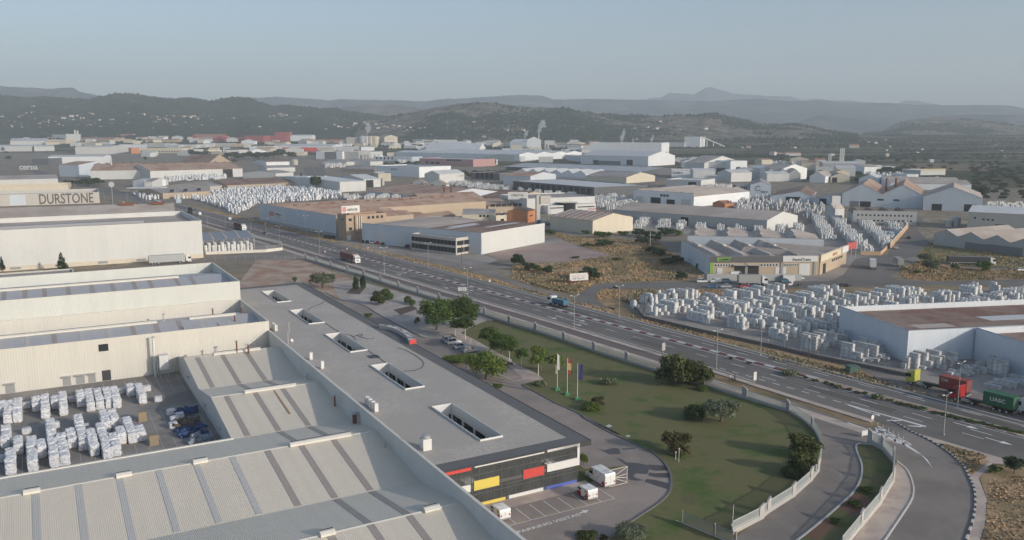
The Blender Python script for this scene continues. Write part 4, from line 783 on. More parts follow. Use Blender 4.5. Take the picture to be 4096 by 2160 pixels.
for a in (('olive', 'B2', 655, 950, 270, 185, 'wide grey green shrub behind the office roof corner'),
    ('scrub', 'B2', 385, 880, 48, 60, 'tiny dark bush alone on the pale dirt lot'),
    ('column', 'B2', 1000, 962, 58, 150, 'front slender clipped cypress of the pair on the garden bed'), ('column', 'B2', 1075, 940, 58, 135, 'rear slender clipped cypress of the pair on the garden bed'),
    ('bush', 'B2', 1222, 1110, 150, 150, 'shaggy round shrub on the gravel, largest of its trio'), ('ball', 'B2', 1300, 1015, 90, 75, 'clipped ball shrub at the back of the gravel trio'), ('ball', 'B2', 1330, 1062, 100, 85, 'clipped ball shrub at the right of the gravel trio'),
    ('ball', 'B2', 1525, 1092, 72, 78, 'left ball of the clipped pair above the dark bed'), ('ball', 'B2', 1570, 1112, 68, 62, 'right lower ball of the clipped pair above the dark bed'), ('scrub', 'B2', 1122, 1238, 90, 55, 'low shrub against the office roof edge'),
    ('plane', 'C2', 1810, 325, 370, 370, 'big dense green tree at the top of the car park, left of two'), ('plane2', 'C2', 2080, 290, 330, 360, 'big dense green tree beside the fence, right of two'), ('scrub', 'C2', 1620, 250, 60, 80, 'dark shrub under the left edge of the big tree'),
    ('light', 'C2', 2310, 825, 440, 310, 'bright green spreading tree between office roof and parked cars'), ('light', 'C2', 2020, 665, 330, 125, 'low bright green crown along the roof edge'), ('scrub', 'C2', 2430, 905, 105, 70, 'small round bush beside the drive under the bright tree'),
    ('young', 'C2', 2100, 412, 200, 260, 'young white stemmed tree right behind the silver cars'), ('young2', 'C2', 2005, 370, 120, 190, 'small white stemmed tree beneath the big trees'), ('young', 'C2', 2348, 540, 240, 290, 'dark bushy young tree on the lawn edge by the white car'), ('plane', 'C2', 2470, 560, 260, 250, 'full crowned tree on the lawn right of the car park'), ('young', 'C2', 2550, 625, 170, 250, 'young tree on white stem at the lower end of the path'),
    ('young', 'C3', 95, 682, 145, 210, 'small dark round tree on a white stem near the path end'), ('young2', 'C3', 265, 775, 195, 320, 'tall light green young tree left of the flagpoles'), ('young2', 'C3', 445, 760, 195, 230, 'light green young tree right behind the white flag'), ('young', 'C3', 297, 712, 100, 160, 'slim young tree half hidden behind its light green neighbour'),
    ('flower', 'C3', 285, 872, 135, 55, 'low flowering shrub at the tip of the lawn kerb'), ('flower', 'C3', 980, 862, 180, 85, 'white flowering shrub standing alone in mid lawn'), ('dome', 'C3', 805, 1120, 195, 95, 'green clipped mound below the flagpoles'), ('red', 'C3', 870, 1072, 140, 105, 'reddish shrub behind the green clipped mound'),
    ('bush', 'C3', 1655, 880, 390, 365, 'huge dark olive bush on the lawn by the fence, larger half'), ('bush', 'C3', 1885, 890, 310, 295, 'tall rounded bush right of the huge dark one'), ('dome', 'C3', 1922, 920, 110, 62, 'small clipped green mound at the foot of the huge bush'),
    ('dark', 'C3', 1845, 1232, 225, 180, 'nearly black round shrub left of the grey olive'), ('olive', 'C3', 2130, 1258, 400, 265, 'grey leaved olive tree with short trunk on the lawn'), ('red', 'D3', 1675, 515, 320, 250, 'red berried round shrub on the lower lawn'), ('dome', 'D3', 1708, 535, 85, 60, 'small clipped green ball in front of the red shrub'),
    ('light', 'D3', 722, 612, 95, 125, 'slim light green shrub at the office corner'), ('bush', 'D3', 760, 1375, 230, 95, 'brownish bush at the bottom edge of the drive, left of the olive'), ('red', 'D3', 925, 1370, 85, 60, 'small reddish bush between brown bush and olive'), ('olive', 'D3', 1210, 1410, 340, 190, 'olive crown at the bottom edge of the lawn'),
    ('bush', 'D4', 395, 545, 340, 260, 'upper wide bush leaning over the curved lawn fence'), ('bush', 'D4', 360, 715, 290, 250, 'middle bush against the curved lawn fence'), ('dark', 'D4', 255, 745, 210, 110, 'lowest dark bush against the curved lawn fence'),
    ('scrub', 'D4', 1000, 895, 150, 75, 'dark low shrub in the upper part of the gate island'), ('scrub', 'D4', 880, 1040, 150, 80, 'dark low shrub in the middle of the gate island'), ('scrub', 'D4', 690, 1205, 115, 60, 'small shrub in the lower part of the gate island'), ('scrub', 'D4', 2305, 700, 140, 85, 'round bush beside the footpath in the dry plot'), ('pine', 'D4', 2510, 715, 230, 190, 'dark tree at the right picture edge above the dry plot'),
    ('cypress', 'B1', 608, 782, 130, 215, 'forked dark cypress in front of the huge white wall'), ('cypress', 'B1', 18, 772, 55, 160, 'narrow dark cypress at the left edge before the white wall'),
    ('flower', 'C4', 235, 765, 170, 62, 'large flowering bush in the planted median, first after the kerb ends'), ('flower', 'C4', 715, 893, 85, 40, 'smaller flowering bush in the median between two larger ones'), ('flower', 'C4', 1110, 1003, 120, 60, 'white flowering bush in the median opposite the yellow truck'),
    ('scrub', 'C3', 2205, 600, 50, 30, 'low bush where the planted median begins'), ('scrub', 'C3', 2390, 648, 60, 30, 'second low bush at the start of the median')): plantp(*a)
for i, (x, y, w) in enumerate(((480, 825, 70), (590, 850, 60), (820, 915, 60), (900, 945, 60), (980, 955, 70), (1230, 1025, 80), (1330, 1055, 90), (1400, 1070, 90), (1560, 1110, 110), (1690, 1150, 90), (1770, 1165, 80), (1860, 1190, 110), (1950, 1212, 120), (2050, 1235, 110), (2160, 1262, 120), (2260, 1285, 120), (2370, 1310, 130), (2470, 1335, 120), (2560, 1352, 110), (380, 795, 50), (650, 868, 60), (1480, 1090, 80))):
    plantp('scrub' if i % 3 else 'small', 'C4', x, y, w, 34, 'low scruffy plant in the row along the planted median', 'low plants along the median')
for a in ((60, 722, 150, 140), (170, 772, 140, 110), (255, 772, 90, 72), (360, 802, 115, 100), (785, 862, 240, 150), (935, 522, 200, 90), (740, 402, 90, 55), (880, 432, 130, 75), (950, 430, 120, 70), (1115, 412, 120, 60), (1290, 418, 160, 90), (1390, 440, 150, 95), (1450, 462, 140, 80), (1560, 420, 200, 110), (1660, 410, 130, 60), (1325, 500, 170, 95), (1420, 590, 150, 90), (1490, 615, 150, 80), (1570, 705, 170, 90), (1670, 690, 130, 90), (1710, 860, 125, 100), (1868, 742, 45, 60), (380, 400, 130, 60), (1040, 945, 60, 30), (640, 640, 90, 30), (1060, 660, 110, 35), (760, 520, 120, 45)):
    plantp('scrub' if a[3] < 80 else 'pine2', 'B3', *a, 'dark green bush growing wild on the dry waste ground', 'wild bushes on the waste ground')
for a, lb in (((1600, 690, 150, 120), 'grey green tree behind its twin on the dry grass island'), ((1655, 785, 180, 150), 'grey green tree at the front of the dry grass island')): plantp('olive', 'B4', *a, lb)
for a, lb in (((2190, 772, 150, 120), 'round tree half hiding the white truck cab'), ((1890, 752, 85, 62), 'small green bush in front of the long black trailer'), ((1512, 795, 80, 42), 'low dark shrub at the road corner of the dry island'), ((1508, 690, 50, 25), 'tiny dark shrub left of the grey green trees')): plantp('scrub', 'B4', *a, lb)
# clumps farther off
def clump(kind, t, pts, w, h, label, group, jit=.25):
    for x, y in pts: plantp(kind, t, x, y, w*TRG.uniform(1-jit, 1+jit), h*TRG.uniform(1-jit, 1+jit), label, group)
clump('pine', 'A1', [(665, 1125), (720, 1110), (780, 1120), (835, 1105), (890, 1122), (940, 1118), (985, 1105)], 90, 75, 'dark bushy tree in the clump by the roundabout', 'trees by the roundabout')
clump('pine', 'A1', [(2230, 865), (2290, 855), (2350, 850), (2400, 860), (2450, 850), (2500, 845), (2550, 855), (1920, 830), (1985, 832), (2050, 834)], 95, 85, 'dark pine in the grove among the factories', 'pines in the factory grove')
clump('pine', 'A2', [(20, 850), (70, 840), (120, 852), (170, 845), (220, 840), (265, 835), (350, 850)], 95, 80, 'dark pine in the grove among the factories', 'pines in the factory grove')
clump('pine', 'A2', [(600, 1160)], 130, 160, 'tall dark tree beside the white factory left of the avenue', None); clump('cypress', 'A2', [(455, 1115)], 70, 120, 'dark pointed tree near the avenue bend', None)
clump('pine2', 'A2', [(1650+36*i, 935+5*i+(i % 3)*14) for i in range(16)]+[(1300+60*i, 905+(i % 2)*8) for i in range(6)]+[(2200+45*i, 985+(i % 3)*8) for i in range(8)], 70, 42, 'dark green bush in the scrub belt across the estate', 'bushes in the scrub belt')
clump('pine', 'A2', [(1430+45*i, 718+(i % 3)*9) for i in range(8)]+[(2170, 705), (1090, 755), (1140, 760)], 55, 35, 'dark tree on the slope behind the far factories', 'trees behind the far factories')
clump('pine', 'A4', [(1130, 1000), (1190, 985), (1240, 1005), (1310, 1000), (790, 985), (740, 985), (240, 1065), (430, 1070), (500, 1075), (900, 1090)], 85, 70, 'dark tree standing between the grey sheds', 'trees between the grey sheds')
clump('pine', 'A4', [(2165, 1262)], 120, 140, 'broad dark tree right of the big pale blue shed', None)
rg = random.Random(9)
clump('pine2', 'A4', [(rg.uniform(2060, 2600), y) for y in (950, 965, 985, 1000, 1020, 1040, 1060, 1085, 1110, 1135, 1160, 1190, 1220, 1250) for _ in range(5)], 70, 42, 'dark round tree scattered over the dry fields', 'scattered field trees')
clump('pine2', 'A4', [(rg.uniform(1350, 2575), rg.uniform(880, 960)) for _ in range(26)]+[(rg.uniform(0, 1500), rg.uniform(850, 880)) for _ in range(16)]+[(1640, 860), (1590, 870), (90, 720), (160, 712), (210, 705)], 55, 34, 'dark round tree scattered over the dry fields', 'scattered field trees')
# ------------------------------------------------------------ dry grass, one mass
def grassmass(name, areas, mat, seed):
    g = np.random.default_rng(seed); Q = []
    for pts, n, h in areas:
        p = np.array([[q[0], q[1]] for q in pts]); lo, hi = p.min(0), p.max(0); out = np.zeros((0, 2))
        while len(out) < n:
            c = lo+g.random((n*3, 2))*(hi-lo); ins = np.zeros(len(c), bool); j = len(p)-1
            for i in range(len(p)):
                ins ^= ((p[i, 1] > c[:, 1]) != (p[j, 1] > c[:, 1])) & (c[:, 0] < (p[j, 0]-p[i, 0])*(c[:, 1]-p[i, 1])/(p[j, 1]-p[i, 1]+1e-9)+p[i, 0]); j = i
            c = c[ins]; c = c[fbm(c[:, 0]*.12, c[:, 1]*.12, 3, seed)+.25*g.random(len(c)) > .52]; out = np.concatenate([out, c])
        out = out[:n]; a = g.random(n)*6.283; w = .16+.2*g.random(n); hh = h*(.5+.8*g.random(n)); b = np.stack([out[:, 0], out[:, 1], np.full(n, .02)], 1)
        d = np.stack([np.cos(a)*w, np.sin(a)*w, 0*a], 1); t = b+np.stack([g.normal(size=n)*.2, g.normal(size=n)*.2, hh], 1)
        Q.append(np.stack([b-d, b+d, t+d*.35, t-d*.35], 1))
    V = np.concatenate(Q); m = len(V); me = bpy.data.meshes.new(name); me.vertices.add(m*4); me.vertices.foreach_set('co', V.reshape(-1)); me.loops.add(m*4)
    me.loops.foreach_set('vertex_index', np.arange(m*4)); me.polygons.add(m); me.polygons.foreach_set('loop_start', np.arange(0, m*4, 4)); me.materials.append(mat); me.update(calc_edges=True)
    o = bpy.data.objects.new(name, me); C.objects.link(o); return tag(o, kind='stuff')
def verge(t0, t1, o0, o1): return [hw(t, far(t)+o0) for t in np.linspace(t0, t1, 12)]+[hw(t, far(t)+o1) for t in np.linspace(t1, t0, 12)]
VG = verge(-430, 165, 2.4, 6.5)
sheet('verge', verge(-470, 250, 2.0, 9), .012, DRYG)
WASTE = P('B3', (310, 360), (600, 410), (1000, 440), (1500, 480), (1650, 640), (1850, 720), (1960, 850), (1300, 872), (830, 890), (660, 1000), (340, 950), (0, 840), (0, 700), (430, 690), (1000, 610), (560, 470))
sheet('waste_ground', WASTE, .010, DRYG); sheet('bank', P('B3', (900, 950), (1800, 950), (2575, 950), 'B4', (700, 945), (2575, 925), (2575, 960), (600, 1000), (0, 1010), 'B3', (2575, 990), (1900, 1025), (1500, 1055), (1150, 1110), (1000, 1160), (860, 1060), (850, 990)), .012, DRYG)
ISL = P('B4', (1330, 800), (1340, 740), (1480, 690), (1600, 640), (1850, 740), (2575, 760), (2575, 845), (1600, 865), (1400, 840)); FLD = P('B4', (1480, 620), (1620, 480), (2000, 520), (2575, 590), (2575, 740), (2280, 740), (1800, 690), (1550, 650))
sheet('dry_field', ISL, .012, DRYG); sheet('dry_field', FLD, .011, M('olive_grass', (.19, .17, .085), .95, .18, .08, blot=((.10, .11, .05), .5, .06), bump=.1, bsc=2.5))
sheet('truck_track', P('B4', (1480, 690), (1380, 640), (1480, 622), (1560, 655), (1800, 700), (2280, 745), (3000, 790), (3000, 770)), .014, ASPH2)
grassmass('dry_grass', [(VG, 4500, .36), (WASTE, 13000, .55), (ISL, 5000, .55), (FLD, 4000, .4), (P('C4', (640, 745), (1290, 905), (1100, 800), (900, 720), (500, 640), (0, 520), (0, 590)), 800, .3), (P('D4', (1690, 385), (2200, 510), (2050, 700), (1860, 520)), 500, .25), (P('D4', (2230, 720), (2900, 720), (2900, 1500), (2130, 1500), (2200, 1100)), 1500, .22), (P('B3', (900, 950), (2575, 960), (1900, 1015), (1150, 1100), (860, 1050)), 2500, .4), (P('B3', (20, 820), (580, 870), (830, 895), (650, 1000), (330, 940)), 2600, .75)], M('straw', (.40, .275, .155), .95, .2, .06, blot=((.22, .19, .11), .3, .05)), 3)
# ------------------------------------------------------------ vehicles (x forward, origin on the ground in the middle)
def paint(n, c, r=.3): return M('paint_'+n, c, r, .02, .5, spec=.5)
PW, PS, PK, PR, PB, PT, PDB = paint('white', (.72, .72, .70)), paint('silver', (.42, .44, .46)), paint('black', (.025, .026, .03)), paint('red', (.42, .03, .03)), paint('blue', (.05, .13, .24)), paint('teal', (.06, .20, .24)), paint('dark_blue', (.035, .05, .09))
HEADL = M('lamp_glass', (.75, .75, .72), .15, .02); TAILL = M('tail_lamp', (.35, .02, .02), .25, .02); TYRE = M('tyre', (.022, .022, .022), .85, .1, 3)
def wheel(par, x, y, r=.32, w=.22, name='wheel'):
    q = MB(); q.tube((x, y-w/2, r), (x, y+w/2, r), r, n=14); o = q.build(name, TYRE, par)
    s = 1 if y > 0 else -1; MB().tube((x, y+s*w*.5, r), (x, y+s*(w*.5+.015), r), r*.6, n=10).build('rim', GALV, o)
def lamps(par, xf, xr, y, zf, zr, s=.12):
    for k in (-1, 1):
        MB().box(xf-.03, k*y-s*1.3, zf-s*.6, xf+.02, k*y+s*1.3, zf+s*.6).build('headlight', HEADL, par)
        MB().box(xr-.02, k*y-s*.8, zr-s*1.2, xr+.03, k*y+s*.8, zr+s*1.2).build('tail_light', TAILL, par)
def car_t(kind, L, W, H, hood, tail, mat):
    c = thing(kind, 'car', 'car', (0, 0, -500)); l, w = L/2, W/2; b = MB()
    pr = [(-l+.12, .22), (l-.15, .22), (l, .42), (l-.06, .62), (l-.3, .72), (l-hood, .88), (-l+tail, .93), (-l+.03, .86), (-l, .55)]
    b.yext(pr, -w+.06, w-.06); b.yext([(x*.985, .30+(z-.30)*.86) for x, z in pr], -w, w)
    x0, x1, x2, x3 = -l+tail*.55+.05, -l+tail+.35, l-hood-.95, l-hood+.05
    zt = H; b.box(x1, -w*.70, zt-.05, x2, w*.70, zt)
    for k in (-1, 1):
        for a, t in ((x0, x1+.05), (x3, x2-.05), ((x1+x2)/2, (x1+x2)/2)): b.tube((a, k*(w-.12), .86), (t, k*w*.68, zt-.03), .045, n=5)
    b.build('body', mat, c)
    g = MB(); yb, yt = w-.13, w*.69
    g.add([(x0, -yb, .85), (x3, -yb, .85), (x3, yb, .85), (x0, yb, .85), (x1, -yt, zt-.04), (x2, -yt, zt-.04), (x2, yt, zt-.04), (x1, yt, zt-.04)], [(3,2,1,0),(4,5,6,7),(0,1,5,4),(1,2,6,5),(2,3,7,6),(3,0,4,7)])
    g.build('window_glass', GLASS, c)
    for x in (l-.85, -l+.78):
        for k in (-1, 1): wheel(c, x, k*(w-.12))
    lamps(c, l-.05, -l+.02, w-.28, .6, .72); MB().box(-l-.02, -w*.8, .26, -l+.06, w*.8, .42).build('bumper', BLACK, c); return c
CAR = {'hatch': car_t('parked_car', 4.1, 1.75, 1.48, 1.0, .35, PW), 'suv': car_t('parked_car', 4.5, 1.84, 1.66, 1.05, .3, PS), 'sedan': car_t('parked_car', 4.5, 1.78, 1.42, 1.15, .85, PK)}
CUSE = set()
def car(k, p, d, mat, label, group=None):
    rz = math.atan2(d[1], d[0]); t = CAR[k]
    p = Vector((p[0], p[1], .065))
    if k not in CUSE: CUSE.add(k); o = t; o.location = p; o.rotation_euler = (0, 0, rz); o['label'] = label; KIDS[o.name] = list(o.children); [KIDS.__setitem__(q.name, list(q.children)) for q in o.children]; repaint(o, {'body': mat})
    else: o = dup(t, p, rz, label, None, None, {'body': mat})
    if group: o['group'] = group
    return o
A2d = EA; mA = -EA; dH = (HD.x, HD.y); uH = (-HD.x, -HD.y)
car('suv', G('C2', 1945, 418), A2d, PS, 'silver car at the top of the office parking row, half hidden'); car('suv', G('C2', 1985, 440), A2d, PW, 'white car second from the top of the office parking row')
car('hatch', G('C2', 2058, 486), A2d, PS, 'silver hatchback third in the office parking row, its side marked'); MB().box(-1.2, -.885, .35, .6, -.872, .62).build('side_stripe', REDPL, list(C.objects)[-1]) if 0 else None
car('suv', G('C2', 2150, 524), A2d, PS, 'silver grey estate car lowest of the four in a row'); car('hatch', G('C2', 2372, 612), A2d, PW, 'white car behind the bright green tree'); car('sedan', G('C2', 2492, 662), A2d, PK, 'black car beside the white one below the bright tree')
car('sedan', G('B2', 97, 393), dH, PDB, 'dark blue saloon driving on the highway before the blue walled factory'); car('hatch', G('A1', 1240, 1288), uH, PW, 'small white car on the highway near the letters of the wall sign'); car('sedan', G('A1', 1385, 1308), dH, PK, 'dark car at the top of the highway behind the brown roof')
for x, y, k, m, lb in ((1085, 478, 'sedan', PK, 'black car at the left end of the row before the long white shed'), (1133, 482, 'hatch', paint('green', (.04, .09, .06)), 'dark green car second in the row before the long white shed'), (1180, 488, 'suv', PW, 'pale car in the middle of the row before the long white shed'), (1232, 494, 'hatch', PR, 'bright red car in the row before the long white shed'), (1292, 497, 'sedan', PK, 'black car at the right end of the row before the long white shed'), (1530, 524, 'sedan', paint('wine', (.22, .03, .03)), 'dark red car parked alone at the glass office corner'), (715, 428, 'sedan', PK, 'black car before the blue wall, left of two by the brick tower'), (765, 438, 'suv', PDB, 'dark car before the blue wall, right of two by the brick tower')): car(k, G('B2', x, y), (.45, .9), m, lb)
E1 = (1, .03)
for t, x, y, k, d, m, lb in (('B3', 1912, 880, 'suv', E1, PW, 'white off road car at the left end of the upper parked row'), ('B3', 2165, 880, 'suv', E1, PS, 'silver blue car between white van and grey truck'), ('B3', 2012, 932, 'sedan', (-1, 0), PB, 'blue saloon in the lower parked row, left of the silver car'), ('B3', 2147, 932, 'hatch', (-1, 0), PS, 'silver hatchback between blue and red cars'), ('B3', 2332, 933, 'hatch', (-1, 0), PR, 'red hatchback in the lower parked row'), ('B3', 2440, 930, 'suv', (-1, 0), PB, 'blue pick up style car below the grey truck'),
        ('B4', 72, 930, 'suv', (-1, 0), PW, 'white car left of the little flatbed lorry'), ('B4', 175, 876, 'hatch', E1, PT, 'teal car before the low white wall of the haulier'), ('B4', 307, 850, 'suv', E1, PW, 'white estate car before the closed white gate'), ('B4', 772, 920, 'sedan', E1, PK, 'black car alone on the estate road'), ('B4', 1412, 438, 'sedan', (.3, 1), PK, 'black car by the far end of the orange wall'), ('B4', 1287, 542, 'hatch', (.3, 1), PW, 'white car parked against the orange wall'), ('B4', 2545, 765, 'hatch', E1, PW, 'small white car at the right edge of the dry field')): car(k, G(t, x, y), d, m, lb)
YS, RS = M('yellow_decal', (.62, .42, .08), .5, .02), M('red_decal', (.45, .04, .06), .5, .02)
def van(label, p, d, L, W, H, hood, mat=PW, spots=True, kind='delivery_van'):
    v = thing(kind, label, 'van', (p[0], p[1], .065), math.atan2(d[1], d[0])); l, w = L/2, W/2; b = MB()
    b.yext([(-l, .35), (l-.1, .3), (l, .5), (l-.05, .95), (l-hood, 1.18), (l-hood-.62, H-.12), (l-hood-1.0, H), (-l+.12, H), (-l, H-.25)], -w, w)
    b.build('body', mat, v)
    x3 = l-hood; g = MB(); g.add([(x3-.02, -w*.86, 1.22), (x3-.02, w*.86, 1.22), (x3-.56, w*.8, H-.18), (x3-.56, -w*.8, H-.18), (x3+.03, -w*.86, 1.22), (x3+.03, w*.86, 1.22), (x3-.5, w*.8, H-.18), (x3-.5, -w*.8, H-.18)], [(3,2,1,0),(4,5,6,7),(0,1,5,4),(1,2,6,5),(2,3,7,6),(3,0,4,7)]); g.build('windscreen', GLASS, v)
    for k in (-1, 1): MB().add([(x3-1.35, k*w, 1.2), (x3-.2, k*w, 1.2), (x3-.6, k*w, H-.3), (x3-1.35, k*w, H-.3), (x3-1.35, k*(w+.012), 1.2), (x3-.2, k*(w+.012), 1.2), (x3-.6, k*(w+.012), H-.3), (x3-1.35, k*(w+.012), H-.3)], [(3,2,1,0),(4,5,6,7),(0,1,5,4),(1,2,6,5),(2,3,7,6),(3,0,4,7)]).build('side_window', GLASS, v)
    q = MB(); q.box(-l-.012, -.015, .5, -l+.005, .015, H-.3); q.box(-l-.012, -w*.8, 1.0, -l+.005, w*.8, 1.02); q.build('rear_door_seam', GREYM, v)
    for x in (l-.85, -l+.95):
        for k in (-1, 1): wheel(v, x, k*(w-.1), .34)
    lamps(v, l-.06, -l, w-.2, .8, .95); MB().box(-l-.06, -w*.9, .3, -l+.02, w*.9, .5).build('bumper', GREYM, v)
    if spots:
        for k in (-1, 1):
            for x, z, r, m in ((-l+.75, H-.42, .34, YS), (-l+.5, .75, .38, RS), (l-1.5, .62, .42, RS), (.3, .62, .4, RS)) if L < 5 else [(-.5+.35*i, 1.0+.33*((i*7) % 4), .1, (YS, RS)[i % 2]) for i in range(-4, 6)]+[(1.2, H-.5, .26, YS), (-l+.6, .7, .4, RS)]:
                MB().tube((x, k*w, z), (x, k*(w+.014), z), r, n=14).build('painted_spot', m, v)
        q = MB()
        for i in range(5): q.box(-l+.3+i*(L-hood-1.6)/5, -w*.85, H, -l+.36+i*(L-hood-1.6)/5, w*.85, H+.02)
        q.box(-l+.3, -.02, H, l-hood-1.2, .02, H+.025); q.build('roof_ribs', M('roof_rib', (.6, .6, .58), .5), v)
    return v
van('large white panel van with coloured spots beside the white steel gate', AB(79.3, 110.3), EB, 5.9, 2.05, 2.45, .9)
van('small white van with red and yellow blotches in the marked bays', AB(73.9, 106.7), EB, 4.25, 1.83, 1.85, .85); van('small white van with blotches half hidden by the warehouse parapet', AB(58.2, 107.3), EB, 4.25, 1.83, 1.85, .85)
van('white van behind the dark trailer on the upper highway', G('B1', 2003, 205), uH, 5.4, 2, 2.4, .9, PW, False); van('small white van alone on the far carriageway before the roadside grass', G('B1', 2305, 252), uH, 4.3, 1.8, 1.85, .85, PW, False)
van('small white van parked beside the white off road car', G('B3', 2048, 884), (-1, 0), 4.3, 1.8, 1.85, .85, PW, False); van('large white van behind the parked cars at the tool shop', G('B3', 2260, 830), E1, 5.6, 2, 2.5, .9, PW, False)
# lorries
def cab(par, x1, mat, H=3.7, W=2.46, name='cab', fairing=True):
    w = W/2; x0 = x1-2.2; b = MB()
    b.yext([(x0, .95), (x1-.02, .55), (x1, 1.4), (x1-.12, 2.0), (x1-.34, 3.0), (x1-.75, 3.2), (x0+.2, H if fairing else 3.2), (x0, H-.1 if fairing else 3.1)], -w, w); o = b.build(name, mat, par)
    MB().add([(x1-.09, -w*.9, 1.95), (x1-.09, w*.9, 1.95), (x1-.33, w*.88, 2.95), (x1-.33, -w*.88, 2.95), (x1-.02, -w*.9, 1.95), (x1-.02, w*.9, 1.95), (x1-.26, w*.88, 2.95), (x1-.26, -w*.88, 2.95)], [(3,2,1,0),(4,5,6,7),(0,1,5,4),(1,2,6,5),(2,3,7,6),(3,0,4,7)]).build('windscreen', GLASS, o)
    for k in (-1, 1):
        MB().box(x1-1.35, min(k*w, k*(w+.02)), 1.9, x1-.38, max(k*w, k*(w+.02)), 2.75).build('side_window', GLASS, o)
        MB().box(x1-.35, min(k*(w+.02), k*(w+.26)), 1.9, x1-.18, max(k*(w+.02), k*(w+.26)), 2.7).build('mirror', BLACK, o)
        MB().box(x1-.03, k*w*.7-.18, .75, x1+.03, k*w*.7+.18, .95).build('headlight', HEADL, o)
    q = MB(); q.box(x1-.06, -w*.6, 1.0, x1+.03, w*.6, 1.75); q.build('grille', GREYM, o); MB().box(x1-.25, -w-.01, .35, x1+.05, w+.01, .7).build('bumper', mat if mat is not PW else PW, o)
    return o
def rig(label, p, d, cabm, cargo, cm, L=16.2, kind='articulated_lorry', txt=None, H=3.95, gap=.7, tanks=True, cabon=True):
    v = thing(kind, label, 'lorry' if cabon else 'trailer', (p[0], p[1], .065), math.atan2(d[1], d[0])); l = L/2; w = 1.24
    if cabon: cab(v, l, cabm)
    ch = MB(); ch.box(-l+.3, -.5, .75, (l-1.0) if cabon else l-.2, .5, 1.05); ch.build('chassis', DARKM, v)
    if cabon:
        for x in (l-1.35, l-5.0):
            for k in (-1, 1): wheel(v, x, k*1.05, .5, .34 if x > l-2 else .6)
        for k in (-1, 1): MB().box(l-4.1, min(k*.75, k*1.2), .5, l-2.6, max(k*.75, k*1.2), 1.05).build('fuel_tank', GALV, v)
    for x in ((-l+1.4, -l+2.7, -l+4.0) if L > 9 else (-l+1.2,)):
        for k in (-1, 1): wheel(v, x, k*1.02, .48, .5)
    MB().box(-l+.02, -1.15, .45, -l+.12, 1.15, .62).build('underrun_bar', GALV, v); x0 = -l+.1; x1 = (l-2.2-gap) if cabon else l
    if cargo == 'box':
        MB().box(x0, -w, 1.1, x1, w, H).build('trailer_box', cm, v); q = MB(); ring(q, x0-.02, -w-.02, x1+.02, w+.02, H-.12, H+.03, .08); q.build('top_rail', GALV, v)
        MB().box(x0, -w-.015, .95, x1, w+.015, 1.15).build('side_rail', GALV, v)
        for k in (-1, 1): MB().box(x0-.02, k*.9-.15, 1.0, x0+.02, k*.9+.15, 1.12).build('tail_light', TAILL, v)
    elif cargo[0] == 'c':
        n = float(cargo[1:]); z = 1.25; s = x0+.1; b = MB()
        b.box(s, -1.2, z, s+n, 1.2, z+2.6)
        for j in range(int(n/.28)):
            for k in (-1, 1): b.box(s+.14+j*.28, min(k*1.2, k*1.235), z+.12, s+.28+j*.28, max(k*1.2, k*1.235), z+2.48)
        o = b.build('container', cm, v); fr = MB()
        for xx in (s+.06, s+n-.06):
            for k in (-1, 1): fr.box(xx-.09, k*1.2-.06, z-.02, xx+.09, k*1.2+.06, z+2.62)
        for zz in (z, z+2.56): ring(fr, s-.03, -1.26, s+n+.03, 1.26, zz-.03, zz+.06, .1)
        fr.build('container_frame', cm, o); q = MB()
        for yy_ in (-.8, -.4, .4, .8): q.box(s-.07, yy_-.02, z+.1, s-.03, yy_+.02, z+2.5)
        q.box(s-.05, -.015, z+.1, s-.02, .015, z+2.5); q.build('door_bars', GALV, o)
        MB().box(x0, -.55, 1.05, x1-.3, .55, 1.22).build('bed_frame', DARKM, v)
        if txt:
            t = text(txt[0], txt[1], (s+n*txt[2], 1.255 if txt[3] > 0 else -1.25, z+txt[4]), (R(90), 0, R(180) if txt[3] > 0 else 0), PW, o, .01, 'lettering', 'LEFT', 1.1, .01)
    return v
rig('lorry with white cab and dark red trailer on the near carriageway', G('B2', 945, 668), dH, PW, 'box', M('red_tarp', (.20, .075, .065), .7, .06, .3), 17)
rig('lorry with white cab and dark maroon trailer beyond the blue shelter roof', G('B1', 2415, 347), dH, PW, 'box', M('maroon_tarp', (.10, .05, .05), .7), 16.5)
rig('lorry with dark grey trailer seen from behind on the upper highway', G('B1', 1925, 178), uH, PW, 'box', M('charcoal_tarp', (.07, .072, .08), .7), 15)
rig('white cab lorry with long pale grey trailer parked along the huge white wall', G('B1', 1712, 690), EA, PW, 'box', M('grey_tarp', (.40, .41, .41), .7, .05, .2), 18, H=4.1)
rig('lorry with bluish pale trailer roof on the highway behind the brown roof', G('A1', 1585, 1312), uH, PW, 'box', M('pale_tarp', (.55, .58, .6), .7), 15)
rig('bright yellow tractor carrying a short red container in the lay by', (G('C4', 1400, 838)*.48+G('C4', 2000, 975)*.52), uH, paint('yellow', (.52, .50, .10)), 'c6.06', M('container_red', (.30, .075, .06), .6, .08, .5), 14.2, txt=('CAI', .9, .93, 1, 1.55), gap=1)
rig('red tractor carrying a green container with white letters in the lay by', (G('C4', 1960, 1030)*.5+G('C4', 2530, 1165)*.5)-Vector((HD.x, HD.y, 0))*1.6, uH, PR, 'c6.06', M('container_green', (.045, .14, .075), .6, .08, .5), 13.4, txt=('UASC', 1.15, .78, 1, .95), gap=1)
rig('dark red container lorry cut by the right picture edge', (G('C4', 2900, 1225)), uH, PW, 'c12.1', M('container_red', (.30, .075, .06)), 15.5)
rig('white cab lorry with tall grey trailer parked in front of the tool shop', G('B3', 2415, 905), E1, PW, 'box', M('grey_tarp2', (.34, .335, .32), .7), 11.5, H=4.0)
